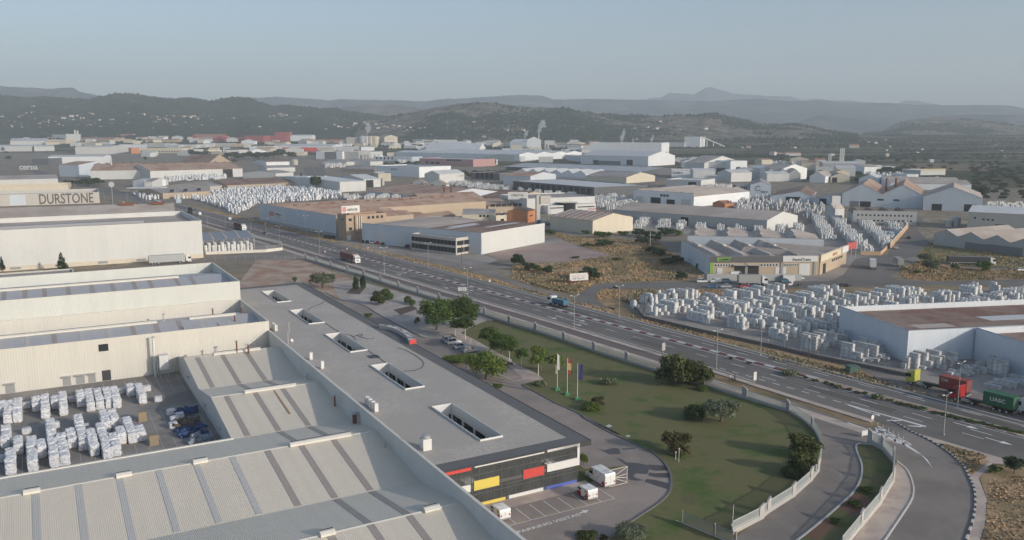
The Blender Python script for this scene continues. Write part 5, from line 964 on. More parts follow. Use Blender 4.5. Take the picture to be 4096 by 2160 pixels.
rig('long black trailer with white cab parked in the dry field', G('B4', 2050, 705)+Vector((0, 1, 0)), (.98, -.16), PW, 'box', M('black_tarp', (.05, .055, .06), .7), 20, H=3.9)
rig('white box lorry standing on the haulier forecourt seen from behind', G('B4', 1050, 735), (.35, .94), PW, 'box', M('white_tarp', (.66, .66, .64), .6), 11, 'box_lorry')
rig('grey box trailer without a cab at the bend of the estate road', G('B4', 1310, 715), (.2, 1), PW, 'box', M('grey_tarp2', (.34, .335, .32)), 8.5, 'box_trailer', cabon=False, H=3.7)
rig('pale blue box trailer against the orange wall', G('B4', 1238, 445), (.3, 1), PW, 'box', M('ice_blue_tarp', (.50, .56, .6), .6), 9, 'box_trailer', cabon=False)
def tipper(label, p, d, cabm, tubm, L=8.6):
    v = thing('tipper_lorry', label, 'lorry', (p[0], p[1], .065), math.atan2(d[1], d[0])); l = L/2; cab(v, l, cabm, 3.1, fairing=False)
    MB().box(-l+.2, -.5, .7, l-.6, .5, 1.05).build('chassis', DARKM, v); b = MB(); ring(b, -l, -1.2, l-2.4, 1.2, 1.15, 2.7, .1); b.box(-l, -1.2, 1.1, l-2.4, 1.2, 1.25)
    for i in range(6): b.box(-l+.3+i*.95, -1.27, 1.2, -l+.42+i*.95, 1.27, 2.65)
    b.build('tipper_body', tubm, v); MB().box(-l+.12, -1.08, 1.25, l-2.5, 1.08, 2.45).build('load', M('tarp_green', (.16, .30, .25), .8, .2, 1.5), v)
    for x in (l-1.3, -l+1.2, -l+2.5):
        for k in (-1, 1): wheel(v, x, k*1.05, .5, .4)
    for k in (-1, 1): MB().box(-l-.02, k*.9-.15, .85, -l+.02, k*.9+.15, 1.0).build('tail_light', TAILL, v)
    return v
tipper('blue tipper lorry with white cab driving on the far carriageway', G('B3', 465, 1120), uH, PW, paint('tipper_blue', (.05, .15, .22), .5)); tipper('blue tipper lorry beside the grey silo hopper', G('B3', 320, 300), (-.9, .3), PB, GALV)
fl = thing('flatbed_lorry', 'small white flatbed lorry on the estate road', 'lorry', G('B4', 258, 920)+Vector((0, 0, .065)), math.pi)
cab(fl, 2.9, PW, 2.4, 1.9, fairing=False).scale = (.8, .9, .72); MB().box(-2.9, -.9, .75, 1.0, .9, .9).build('flat_bed', DARKM, fl)
for x in (1.9, -2.0):
    for k in (-1, 1): wheel(fl, x, k*.8, .36)
# ------------------------------------------------------------ street furniture
LP = thing('street_lamp', 'lamp', 'street lamp', (0, 0, -500), 0, 'double armed lamps along the highway'); q = MB(); q.tube((0, 0, 0), (0, 0, 10), .1, .055, 8); q.build('pole', GALV, LP)
for k in (-1, 1): MB().tube((0, 0, 9.85), (k*1.2, 0, 10.15), .035, n=6).build('arm', GALV, LP); MB().add([(k*1.05, -.14, 10.1), (k*1.75, -.14, 10.22), (k*1.75, .14, 10.22), (k*1.05, .14, 10.1), (k*1.05, -.1, 10.24), (k*1.7, -.1, 10.32), (k*1.7, .1, 10.32), (k*1.05, .1, 10.24)], [(3,2,1,0),(4,5,6,7),(0,1,5,4),(1,2,6,5),(2,3,7,6),(3,0,4,7)]).build('lamp_head', PWHITE, LP)
MB().box(-.18, -.18, 0, .18, .18, .3).build('base', CONC, LP); first = [LP]
def lamp(t, x, y, ty, label, tt=None):
    p = G(t, x, y); h = topz(p, tt or t, x, ty); rz = math.atan2(HN.y, HN.x); s = (1, 1, h/10.2)
    if first: o = first.pop(); o.location = p; o.rotation_euler = (0, 0, rz); o.scale = s; o['label'] = label
    else: o = dup(LP, p, rz, label, None, s)
LN = 'slim double armed grey street lamp beside the highway'
for i, a in enumerate((('B2', 640, 590, 365), ('B2', 1292, 795, 527), ('B2', 1733, 738, 480), ('B2', 2130, 1035, 735), ('B2', 507, 415, 207), ('B2', 105, 445, 237), ('B2', 47, 290, 147), ('B2', 240, 512, 310), ('C3', 625, 288, -48), ('C3', 1075, 182, -145), ('C3', 2055, 700, 302), ('C3', 2500, 556, 182), ('C4', 1905, 1080, 627), ('C4', 1766, 1358, 945), ('B1', 2268, 325, 192), ('B1', 2525, 372, 256), ('B1', 2086, 297, 175), ('B1', 1880, 190, 107), ('B3', 1332, 330, 190), ('B3', 2070, 310, 252), ('A1', 1285, 1290, 1160), ('A1', 1050, 1258, 1160), ('A1', 755, 1135, 1020), ('A1', 640, 1085, 1000), ('A2', 430, 1220, 1035), ('A2', 632, 1160, 1060), ('A2', 1047, 1190, 1105))): lamp(*a[:4], LN if i < 14 else 'thin far street lamp rising among the factories')
WPL = thing('utility_pole', 'pole', 'utility pole', (0, 0, -500), 0, 'bare brown poles on the waste ground'); MB().tube((0, 0, 0), (0, 0, 8), .13, .09, 8).build('pole', WOOD, WPL); MB().box(-.45, -.05, 7.5, .45, .05, 7.62).build('crossarm', WOOD, WPL); first2 = [WPL]
for t, x, y, ty in (('B2', 2068, 690, 490), ('B2', 1058, 555, 300), ('B3', 1890, 742, 570), ('B3', 832, 532, 352), ('B3', 105, 872, 742), ('B3', 250, 852, 742), ('B3', 1330, 1245, 960), ('C4', 405, 620, 380)):
    p = G(t, x, y); s = (1, 1, topz(p, t, x, ty)/8); lb = 'bare brown wooden pole on the roadside waste ground'
    if first2: o = first2.pop(); o.location = p; o.scale = s; o['label'] = lb
    else: dup(WPL, p, 0, lb, None, s)
lt = thing('lattice_pylon', 'concrete lattice pole among the bushes on the waste ground', 'pylon', G('B3', 1388, 545)); MB().tube((0, 0, 0), (0, 0, 9), .28, .14, 4).build('mast', CONC, lt); MB().box(-.9, -.08, 7.2, 2.6, .08, 7.4).build('crossarm', CONC, lt)
def sign(label, t, x, y, ty, kind='round', w=.9, rz=0, mat=PWHITE, name='road_sign', face=None):
    p = G(t, x, y); h = topz(p, t, x, ty); s = thing(name, label, 'sign', p, rz); MB().tube((0, 0, 0), (0, 0, h-.05), .05, n=6).build('post', GALV, s)
    if kind == 'round':
        o = MB().tube((0, -.05, h-w*.5), (0, -.09, h-w*.5), w*.5, n=20).build('sign_plate', mat, s)
        if face: MB().tube((0, -.09, h-w*.5), (0, -.1, h-w*.5), w*.36, n=20).build('sign_face', face, o)
    else: MB().box(-w*.5, -.09, h-kind, w*.5, -.05, h).build('sign_plate', mat, s)
    return s
sign('round speed sign on the near verge beside the red trailer', 'B2', 695, 590, 557, 'round', 1.1, 0, REDPL, face=PWHITE); sign('round sign on the far verge just behind the red trailer', 'B2', 917, 560, 532, 'round', .9, 0, REDPL, face=PWHITE); sign('round red edged sign at the entrance of the front lot', 'B2', 1130, 572, 518, 'round', 1.0, 0, REDPL, face=PWHITE)
sign('pale back of a tall narrow road sign by the near pavement', 'C3', 1522, 545, 430, 2.1, 1.1, .5, GALV); sign('tall signpost with two round backs by the pavement walkers', 'C3', 2440, 852, 722, 2.0, .8, .3, PWHITE); sign('round sign on a white post at the gate road junction', 'D4', 1043, 222, 98, 'round', 1.0, .6, PWHITE); sign('white blue sign board in front of the bright pallet field', 'A1', 1800, 1310, 1245, 3.4, 4.2, 0, M('pale_blue_sign', (.6, .68, .75), .5)); sign('small sign on the verge by the bend of the slip road', 'B2', 2350, 880, 850, .9, .8, .4, KERB)
ls = thing('lane_sign', 'white lane board on two posts beside the big trees', 'sign', G('B2', 2076, 1028), 0)
for x in (-.9, .9): MB().tube((x, 0, 0), (x, 0, 3.6), .06, n=6).build('post', GALV, ls)
MB().box(-1.5, -.12, 2.3, 1.5, -.06, 3.7).build('board', PWHITE, ls)
q = MB()
for x in (-.75, 0, .75): q.box(x-.04, -.14, 2.4, x+.04, -.12, 3.6)
q.build('lane_mark', DARKM, ls)
bs = thing('tower_globe', 'white disc on a tall mast beside the roundabout', 'sign', G('A1', 1135, 1295)); MB().tube((0, 0, 0), (0, 0, 15), .25, n=8).build('mast', GALV, bs); MB().tube((0, -.3, 16.3), (0, .3, 16.3), 2.3, n=24).build('disc', PWHITE, bs)
# billboard on the triangular verge
p0, p1 = G('B3', 600, 905), G('B3', 745, 895); d = p1-p0; bb = thing('billboard', 'white billboard with red corners and a phone number on thin legs', 'billboard', p0, math.atan2(d.y, d.x)); BW = d.length*1.28; zb, zt = 1.6, topz(G('B3', 600, 905), 'B3', 585, 790)
MB().box(-.9, -.1, zb, BW-.9, .1, zt).build('board', PWHITE, bb); bh = zt-zb
for i in range(5): MB().box(.1+i*(BW-1.4)/4-.9+.4, .1, 0, .25+i*(BW-1.4)/4-.9+.4, .22, zb+1).build('leg', WOOD, bb)
x0, x1 = -.9, BW-.9
MB().add([(x0, -.11, zb), (x0+bh*.25, -.11, zb), (x0, -.11, zb+bh*.28)], [(0, 1, 2)]).build('red_corner', REDPL, bb); MB().add([(x1, -.11, zt), (x1-bh*.25, -.11, zt), (x1, -.11, zt-bh*.28)], [(0, 1, 2)]).build('red_corner', REDPL, bb)
INK = M('sign_ink', (.05, .05, .055), .7); RINK = M('red_ink', (.45, .05, .08), .7)
text('900 750 757', bh*.30, (x0+BW*.16, -.12, zb+bh*.18), FRONT, INK, bb, .01, 'lettering', 'LEFT', BW/bh*.42)
q = MB(); q.box(x0+BW*.12, -.125, zb+bh*.56, x1-BW*.15, -.105, zb+bh*.64); q.box(x0+BW*.42, -.125, zb+bh*.80, x0+BW*.55, -.105, zb+bh*.83); q.build('text_line', M('red_print', (.62, .30, .33), .7), bb)
# flags
for i, (x, y, ty, cols, lb) in enumerate(((455, 905, 540, ((.62, .62, .6),), 'white flag hanging on a white pole with green foot'), (555, 955, 582, ((.25, .06, .055), (.42, .34, .13), (.25, .06, .055)), 'red yellow red striped flag on a white pole'), (657, 1005, 635, ((.045, .045, .11),), 'dark blue flag on a white pole nearest the drive'))):
    p = G('C3', x, y); h = topz(p, 'C3', x, ty); fp = thing('flagpole', lb, 'flagpole', p, math.atan2(EA.y, EA.x)-.35); MB().tube((0, 0, .4), (0, 0, h), .075, .05, 8).build('pole', PWHITE, fp); MB().box(-.55, -.55, 0, .55, .55, .5).build('base', M('green_paint', (.07, .26, .12), .7), fp)
    fw, fh, n = (.5, .95, 1.15)[i], 3.6, len(cols)
    for j, c in enumerate(cols):
        z1 = h-.15-fh*sum((.28, .44, .28)[:j] if n == 3 else ()); z0 = z1-fh*((.28, .44, .28)[j] if n == 3 else 1); q = MB(); K = 7
        vs = [(.06+fw*k/K, .14*math.sin(k*1.5+z)*k/K, z-.25*k/K) for z in (z0, z1) for k in range(K+1)]; q.add(vs, [(k, k+1, K+2+k, K+1+k) for k in range(K)]); q.build('flag_cloth', M('flag_%d_%d' % (i, j), c, .8, .05, 1), fp)
# bollards, bin, lamps in the garden, gate
BO = thing('bollard', 'grey bollard on the striped island by the junction', 'bollard', (0, 0, -500), 0, 'bollards on the striped island'); MB().lathe([(.11, 0), (.11, .75), (.13, .78), (.13, .9), (.05, 1.0)], 10).build('post', GREYM, BO); MB().tube((0, 0, .6), (0, 0, .7), .118, n=10).build('reflective_band', PWHITE, BO)
for i, (x, y) in enumerate(((1100, 218), (1152, 245), (1205, 274), (1255, 303), (1307, 330), (1355, 360), (1242, 165))):
    if i == 0: BO.location = G('D4', x, y)
    elif i < 6: dup(BO, G('D4', x, y), 0)
    else: o = dup(BO, G('D4', x, y), 0, 'single grey bollard at the tip of the kerb wedge'); del o['group']
dm = thing('skip_container', 'dark green metal waste skip on the stony verge', 'skip', G('C4', 848, 728), .2); MB().xext([(-.9, .15), (.9, .15), (1.1, 1.6), (-1.1, 1.6)], -1.3, 1.3).build('tub', M('skip_green', (.09, .15, .12), .7, .1, 1), dm); MB().box(-1.32, -1.14, 1.6, 1.32, 1.14, 1.72).build('lid', M('skip_green', (.09, .15, .12)), dm)
for t, x, y, ty, lb in (('B2', 1418, 1235, 1188, 'small white bollard lamp by the bark bed'), ('C2', 2160, 440, 395, 'white bollard lamp near the lowest silver car'), ('D3', 1645, 555, 470, 'short white garden lamp left of a taller bent one'), ('D3', 1677, 578, 435, 'bent white garden lamp before the red shrub')):
    p = G(t, x, y); h = topz(p, t, x, ty); g = thing('garden_lamp', lb, 'garden lamp', p); MB().tube((0, 0, 0), (0, 0, h-.15), .05, n=8).build('post', PWHITE, g); MB().lathe([(.1, h-.2), (.13, h-.15), (.13, h), (.03, h+.05)], 10).build('lamp_head', PWHITE, g)
gp = P('D3', (1710, 1190), (2030, 1320), (2235, 1400)); d = gp[1]-gp[0]; gt_ = thing('sliding_gate', 'grey barred sliding gate at the bottom of the lawn', 'gate', gp[0], math.atan2(d.y, d.x)); GLn = d.length*1.65; q = MB(); k = int(GLn/.16)
for i in range(k): q.box(i*.16, -.02, .25, i*.16+.05, .02, 1.85)
for z in (.2, 1.8): q.box(0, -.035, z, GLn, .035, z+.08)
q.build('barred_panel', M('gate_grey', (.17, .18, .18), .6), gt_); MB().box(-1.2, -.1, 0, GLn, .1, .1).build('rail', GREYM, gt_)
for x in (0, GLn*.62, GLn): MB().box(x-.07, -.09, 0, x+.07, .09, 2.1).build('gate_post', GREYM, gt_)
p = G('D3', 2212, 1275); bm = thing('white_mast', 'thin white mast at the end of the sliding gate', 'mast', p); hm = topz(p, 'D3', 2232, 1000); MB().tube((0, 0, 0), (.1, 0, hm), .06, .035, 8).build('pole', PWHITE, bm); MB().box(-.15, -.15, .9, .15, .15, 1.3).build('control_box', PWHITE, bm)
sg = thing('steel_gate', 'white braced steel gate frame right of the large van', 'gate', AB(82.93, 107.6), RZA); q = MB()
for a, b in (((0, 0, 0), (0, 0, 3)), ((-3.6, 0, 0), (-3.6, 0, 3)), ((0, 0, 3), (-3.6, 0, 3)), ((0, 0, .1), (-3.6, 0, .1)), ((0, 0, 2.9), (-3.6, 0, 1.4)), ((0, 0, 1.7), (-3.6, 0, 1.4)), ((0, 0, 1.0), (-3.6, 0, 1.7)), ((0, 0, .2), (-3.6, 0, 1.8))): q.tube(a, b, .05, n=6)
q.build('braced_frame', M('cream_steel', (.60, .55, .46), .6), sg); MB().box(-.12, -.12, 0, .12, .12, .15).build('foot', CONC, sg)
ml = thing('mailbox_frame', 'white notice frame at the gate post', 'sign', G('D4', 975, 325), .3); MB().box(-.8, -.05, .4, .8, .05, 1.4).build('panel', PWHITE, ml); MB().box(-.7, -.04, 0, -.6, .04, .4).build('leg', GALV, ml)
# ------------------------------------------------------------ three walkers on the pavement
SKIN, SHIRT, TROU, HAIR = M('skin', (.42, .26, .19), .6, .03), M('shirt_white', (.6, .6, .6), .9, .05, 4), M('trousers_dark', (.05, .052, .065), .9, .1, 4), M('hair_dark', (.03, .022, .018), .8)
def person(p, rz, label, shirt, ph, sc=1.0):
    root = thing('person', label, 'person', (p[0], p[1], .18), rz); me = bpy.data.meshes.new('body'); s = math.sin(ph)*.22
    J = [(0,0,.95,.13),(0,0,1.15,.135),(.02,0,1.38,.15),(.02,0,1.5,.06),(.03,0,1.58,.085),(.04,0,1.7,.08),
         (0,.09,.9,.105),(s,.10,.5,.07),(s*1.5-.04,.10,.08,.045),(s*1.5+.12,.11,.04,.035),(0,-.09,.9,.105),(-s,-.10,.5,.07),(-s*1.5-.06,-.10,.1,.045),(-s*1.5+.1,-.11,.05,.035),
         (.01,.2,1.42,.06),(-s*.6,.25,1.14,.045),(-s*.9+.1,.25,.9,.033),(-s*.9+.14,.25,.8,.03),(.01,-.2,1.42,.06),(s*.6,-.25,1.14,.045),(s*.9+.1,-.25,.9,.033),(s*.9+.14,-.25,.8,.03)]
    E_ = [(0,1),(1,2),(2,3),(3,4),(4,5),(0,6),(6,7),(7,8),(8,9),(0,10),(10,11),(11,12),(12,13),(2,14),(14,15),(15,16),(16,17),(2,18),(18,19),(19,20),(20,21)]
    me.from_pydata([j[:3] for j in J], E_, []); o = bpy.data.objects.new('body', me); C.objects.link(o); sk = o.modifiers.new('s', 'SKIN'); me.skin_vertices[0].data[0].use_root = True
    for i, j in enumerate(J): me.skin_vertices[0].data[i].radius = (j[3], j[3])
    su = o.modifiers.new('u', 'SUBSURF'); su.levels = su.render_levels = 1; bpy.context.view_layer.update()
    ev = bpy.data.meshes.new_from_object(o.evaluated_get(bpy.context.evaluated_depsgraph_get())); o.modifiers.clear(); o.data = ev; ev.materials.clear()
    for m in (SKIN, shirt, TROU): ev.materials.append(m)
    for f in ev.polygons:
        c = f.center; f.material_index = 2 if c.z < .95 and abs(c.y) < .2 else 1 if c.z < 1.48 and not (abs(c.y) > .2 and c.z < 1.1) else 0
    o.parent = root; MB().lathe([(.095, 1.62), (.105, 1.7), (.085, 1.78), (.02, 1.82)], 10, (.0, 0, 0)).build('hair', HAIR, root, True); root.scale = (sc,)*3; return root
rzp = math.atan2(HD.y, HD.x)
person(G('C3', 2198, 828), rzp, 'walker in a white top at the left of the trio on the pavement', SHIRT, 1.2, 1.04); person(G('C3', 2220, 830), rzp, 'walker in a white top in the middle of the trio', SHIRT, -1.0, .97); person(G('C3', 2240, 832), rzp, 'walker in dark clothes at the right of the trio', TROU, .8)
# ------------------------------------------------------------ factory buildings: local x along the front, y into the depth, front wall at y = 0
def ribm(n, c, per=.8, **k): return M(n, c, k.pop('rough', .65), .05, .08, rib='xy', per=per, ribd=.03, streak=.15, **k)
def roofm(n, c, **k): return M(n, c, .85, .12, .07, rib='x', per=1.0, ribd=.06, **k)
BM = dict(wW=ribm('wall_white', (.76, .76, .73)), wC=ribm('wall_cream', (.66, .59, .46)), wB=ribm('wall_pale_shade_blue', (.52, .56, .60)), wG=ribm('wall_grey', (.36, .36, .35)), wD=ribm('wall_dark', (.13, .135, .14)), wT=ribm('wall_tan', (.46, .37, .27)), wP=ribm('wall_pink', (.50, .29, .28)),  # wB: pale blue walls, also white walls with bluish shade in the colour
    wR=ribm('wall_red', (.36, .09, .08)), wO=ribm('wall_orange', (.55, .24, .11)), wK=M('wall_brick', (.41, .315, .235), .9, .12, .5), wS=ribm('wall_silver', (.60, .61, .61)), wX=ribm('wall_beige_grey', (.52, .49, .44)),
    rB=roofm('roof_brown', (.19, .115, .09), blot=((.26, .19, .15), .4, .05)), rR=roofm('roof_rust', (.27, .165, .12), blot=((.33, .24, .18), .4, .06)), rG=roofm('roof_grey', (.30, .28, .265), blot=((.25, .22, .20), .3, .05)), rT=roofm('roof_tan', (.36, .31, .27), blot=((.30, .25, .21), .3, .05)),
    rL=roofm('roof_light', (.50, .50, .49)), rW=roofm('roof_white', (.66, .66, .64)), rD=roofm('roof_dark', (.12, .10, .09)), rS=roofm('roof_blue_grey', (.44, .46, .47)), rC=M('roof_clay', (.40, .20, .13), .9, .15, .4))
DOORD, DOORW = M('door_dark', (.035, .035, .035), .8), M('door_white', (.62, .62, .60), .6, .04, .3, rib='xy', per=.9)
def GH(t, x, y, h): return G(t, x, y, h)
def bld(label, name, L, Rr, D, h, kind, wall, roof, n=1, rise=None, asym=.5, par=.0, doors=(), wins=(), strips=0, vents=0, stacks=(), band=None, trim=None, cat=None, smat='rL', over=.0):
    L = Vector(L); Rr = Vector(Rr); d = Rr-L; d.z = 0; W = d.length; b = thing(name, label, cat or ('warehouse' if 'ware' in name or 'shed' in name else 'factory' if 'factory' in name else 'building'), (L.x, L.y, L.z), math.atan2(d.y, d.x))
    wm, rm = BM[wall], BM[roof]; q = MB(); r = MB(); e = .12; rise = (W/n if kind[:2] == 'gy' else D/n)*.13 if rise is None else rise; zr = lambda x, y: h
    if kind == 'flat':
        par = par or .7; ring(q, 0, 0, W, D, -1.0, h, .35); q.build('wall', wm, b); r.box(.35, .35, h-par-.3, W-.35, D-.35, h-par); r.build('roof', rm, b)
        q = MB(); ring(q, -.06, -.06, W+.06, D+.06, h, h+.14, .5); q.build('parapet_coping', trim or CREAMC, b)
    elif kind[:2] == 'gy':                          # gables face the front
        prof = [(0, -1.0), (W, -1.0), (W, h)]; s = W/n
        for i in reversed(range(n)): prof += [(s*(i+asym), h+rise)]+([(s*i, h)] if True else [])
        q.yext(prof, 0, D); q.build('wall', wm, b)
        for i in range(n):
            x0, xm, x1 = s*i, s*(i+asym), s*(i+1); o = over
            for (xa, za), (xb, zb) in (((x0-(o if i == 0 else 0), h), (xm, h+rise)), ((xm, h+rise), (x1+(o if i == n-1 else 0), h))): r.slab([(xa, -.15, za+e), (xb, -.15, zb+e), (xb, D+.15, zb+e), (xa, D+.15, za+e)], .1)
            if strips:
                for k in range(strips):
                    yk = D*(k+.5)/strips; u = MB()
                    u.slab([(x0+.05*s, yk, h+rise*.1+e+.06), (xm-.03*s, yk, h+rise*.94+e+.06), (xm-.03*s, yk+D/strips*.22, h+rise*.94+e+.06), (x0+.05*s, yk+D/strips*.22, h+rise*.1+e+.06)], .03); u.build('skylight_strip', BM[smat], b)
            for k in range(vents):
                yk = D*(k+.5)/vents; MB().box(xm-.6, yk-1.4, h+rise+.1, xm+.6, yk+1.4, h+rise+.8).build('ridge_vent', CREAMC, b)
        r.build('roof', rm, b)
        if kind == 'gyp': fw_ = h+rise*(1.08 if asym == .5 else .75); MB().box(-.05, -.3, -1, W+.05, 0, fw_+.15).build('front_wall', wm, b); MB().box(-.1, -.36, fw_+.15, W+.1, .1, fw_+.3).build('parapet_coping', trim or GREYM, b)
    else:                                           # ridge parallel to the front
        prof = [(0, -1.0), (D, -1.0), (D, h)]; s = D/n
        for i in reversed(range(n)): prof += [(s*(i+asym), h+rise), (s*i, h)]
        q.xext(prof, 0, W); q.build('wall', wm, b)
        for i in range(n):
            y0, ym, y1 = s*i, s*(i+asym), s*(i+1); slope(r, -.15, W+.15, y0-(.2+over if i == 0 else 0), h+e, ym, h+rise+e, .1); slope(r, -.15, W+.15, ym, h+rise+e, y1, h+e, .1)
            for k in range(strips):
                xk = W*(k+.4)/strips; u = MB(); slope(u, xk, xk+W/strips*.22, y0+.04*s, h+rise*.08+e+.06, ym-.02*s, h+rise*.96+e+.06, .03); u.build('skylight_strip', BM[smat], b)
            for k in range(vents):
                xk = W*(k+.5)/vents; MB().box(xk-1.6, ym-.6, h+rise+.1, xk+1.6, ym+.6, h+rise+.85).build('ridge_vent', CREAMC if not roof in ('rB', 'rR') else RUST, b)
        r.build('roof', rm, b)
    face = {'f': lambda a0, z0, a1, z1, t: (a0, -t, z0, a1, .05, z1), 'r': lambda a0, z0, a1, z1, t: (W-.05, a0, z0, W+t, a1, z1), 'l': lambda a0, z0, a1, z1, t: (-t, a0, z0, .05, a1, z1)}
    off = .36 if kind == 'gyp' else .06
    for fc, a, z, wd, hg, m in doors: MB().box(*face[fc](a*(W if fc == 'f' else D)-wd/2, z, a*(W if fc == 'f' else D)+wd/2, z+hg, off if fc == 'f' else .06)).build('door', m or DOORD, b)
    for fc, a0, a1, z, hg, k, gap in wins:
        Lf = W if fc == 'f' else D; st_ = (a1-a0)*Lf/k
        for i in range(k): MB().box(*face[fc](a0*Lf+st_*i+st_*gap/2, z, a0*Lf+st_*(i+1)-st_*gap/2, z+hg, off if fc == 'f' else .06)).build('window', GLASS, b)
    if band: MB().box(-.12, -off-.1, band[0], W+.12, 0, band[1]).build('fascia_band', band[2], b)
    for sx, sy, sh, sr, sm in stacks:
        k = MB(); k.tube((sx*W, sy*D, h*.6), (sx*W, sy*D, h+sh), sr, n=10); k.build('chimney', sm or GALV, b)
    b['W'] = W; b['D'] = D; b['h'] = h; return b
def bf(label, name, t, xl, yl, xr, yr, yt, D, kind, wall, roof, **k):
    """front base from two pixels; yt = row of the wall top above the right base point ('L' prefix in k: above the left)"""
    L, Rr = G(t, xl, yl), G(t, xr, yr); h = topz(L, t, xl, -yt) if yt < 0 else topz(Rr, t, xr, yt)
    if not isinstance(D, (int, float)): p = GH(*D, h+L.z); D = max(6, abs((p-L).dot(Vector((-(Rr-L).y, (Rr-L).x, 0)).normalized())))
    return bld(label, name, L, Rr, D, h, kind, wall, roof, **k)
# --- left side beyond the halls
bw = bld('huge white clad warehouse with sunken roof behind the parked white lorry', 'white_warehouse', AB(-95, 418), AB(67.3, 418), 59, 17.6, 'flat', 'wW', 'rT', par=2.2, trim=PWHITE)
MB().box(0, -.35, 0, 162.2, 0, 1.9).build('plinth', M('cream_plinth', (.62, .55, .44), .8), bw)
q = MB(); q.xext([(27, 15.3), (32, 15.3), (31.5, 16.5), (27.5, 16.5)], 10, 140); q.build('ridge_vent', GREYM, bw)
for x in (83, 100, 117, 133, 62, 150): MB().box(x, -.42, .5, x+4, -.33, 1.5).build('window', GREYM, bw)
for x, z in ((92, 7.4), (116, 7.6), (140, 8.2), (72, 7)): MB().box(x, -1.6, z, x+.12, 0, z+.12).build('wall_lamp', GALV, bw)
bld('low grey beige wall building behind the forked cypress', 'low_building', AB(-95, 352), AB(10.5, 352), 20, 5.5, 'flat', 'wX', 'rG', par=.4)
br = bld('long brown roofed hall beyond the huge white warehouse', 'brown_roof_warehouse', GH('B1', -900, 272, 11)-Vector((0, 0, 11)), GH('B1', 1762, 182, 11)-Vector((0, 0, 11)), 48, 10.8, 'gx', 'wX', 'rT', rise=4.5)
for x in (.80, .93): MB().box(br['W']*x-4, 20, 15.2, br['W']*x+4, 26, 16.4).build('ridge_vent', RUST, br)
du = bld('beige hall with huge dark grey lettering on its side wall', 'letter_warehouse', G('A1', -500, 1338), G('A1', 1005, 1288), 52, topz(G('A1', 1005, 1288), 'A1', 1000, 1178), 'flat', 'wX', 'rS', par=2.5, trim=PWHITE)
text('DURSTONE', 11.6, (du['W']-45.5, -.1, .9), FRONT, M('letter_grey', (.12, .105, .10), .8), du, .06, 'lettering', 'LEFT', .675, .14)
MB().box(du['W']-66, -.06, .6, du['W']-55, 0, 9).build('pale_panel', BM['wB'], du)
bf('cream parapet hall directly behind the wall with the large letters', 'parapet_warehouse', 'A1', -600, 1180, 690, 1150, 1103, 45, 'flat', 'wC', 'rG', par=2.0)
bf('white gabled hall behind the cream parapet hall at the left edge', 'gabled_shed', 'A1', -500, 1112, 585, 1085, 1042, 40, 'gx', 'wW', 'rG', rise=4)
sh = thing('open_shelter', 'blue grey lean roof shelter over stacked pallets beside the highway', 'shelter', AB(67.5, 0)*0+G('B1', 2040, 580), RZA)
def shl(t, x, y, h): p = GH(t, x, y, h)-sh.location; return (p.dot(EA), p.dot(EB), h)
q = MB(); A_, B_ = shl('B1', 2034, 457, 5.6), shl('B1', 2557, 422, 5.6); dz = shl('B1', 2503, 353, 8)
slope(q, A_[0], B_[0], A_[1], 5.6, dz[1], 8.0); slope(q, A_[0], B_[0]-24, dz[1]+.3, 7.4, dz[1]+18, 9.4); q.build('roof', M('shelter_blue', (.20, .235, .28), .6, .06, .1, rib='x', per=.8, ribd=.04), sh)
for i in range(4): u = MB(); x = A_[0]+5+i*(B_[0]-A_[0])/4; slope(u, x, x+1.1, A_[1]+.6, 5.75, dz[1]-.6, 7.98, .03); u.build('skylight_strip', BM['rG'], sh)
for i in range(6):
    x = A_[0]+.5+i*(B_[0]-A_[0]-1)/5; MB().box(x-.12, A_[1]+.4, 0, x+.12, A_[1]+.64, 5.6).build('post', GALV, sh); MB().box(x-.12, dz[1]-.3, 0, x+.12, dz[1], 7.9).build('post', GALV, sh)
wpts = P('B1', (2070, 600), 'B2', (100, 575), (265, 555), (262, 520), (0, 455), 'B1', (2520, 425))
rw = thing('retaining_wall', 'cream retaining wall with grey picket fence round the shelter yard', 'wall', wpts[0]); o = wpts[0]
for a, b in zip(wpts[:3], wpts[1:4]): d = b-a; MB().obox((a+b)/2-o+Vector((0, 0, .7)), d/2, Vector((-d.y, d.x, 0)).normalized()*.15, (0, 0, .7)).build('wall', CREAMC, rw)
for a, b in zip(wpts[1:], wpts[2:]):
    d = b-a; q = MB(); k = int(d.length/.5)
    for j in range(k): q.obox(a+d*(j+.5)/k-o+Vector((0, 0, 2.1)), (.06, 0, 0), (0, .03, 0), (0, 0, .9))
    for z in (1.5, 2.8): q.obox((a+b)/2-o+Vector((0, 0, z)), d/2, (0, .03, 0), (0, 0, .05))
    q.build('picket_panel', FENCEG, rw)
mf_ = P('B1', (2060, 668), 'B2', (100, 655), (490, 640)); mf = thing('mesh_fence', 'thin wire fence across the lane at the dirt lot edge', 'fence', mf_[0]); o = mf_[0]
for a, b in zip(mf_, mf_[1:]):
    d = b-a; q = MB(); k = int(d.length/4)
    for j in range(k+1): q.tube(a+d*j/k-o, a+d*j/k-o+Vector((0, 0, 2.2)), .05, n=5)
    for z in (.15, .8, 1.5, 2.15): q.tube(a-o+Vector((0, 0, z)), b-o+Vector((0, 0, z)), .02, n=4)
    q.build('wire_panel', GALV, mf)
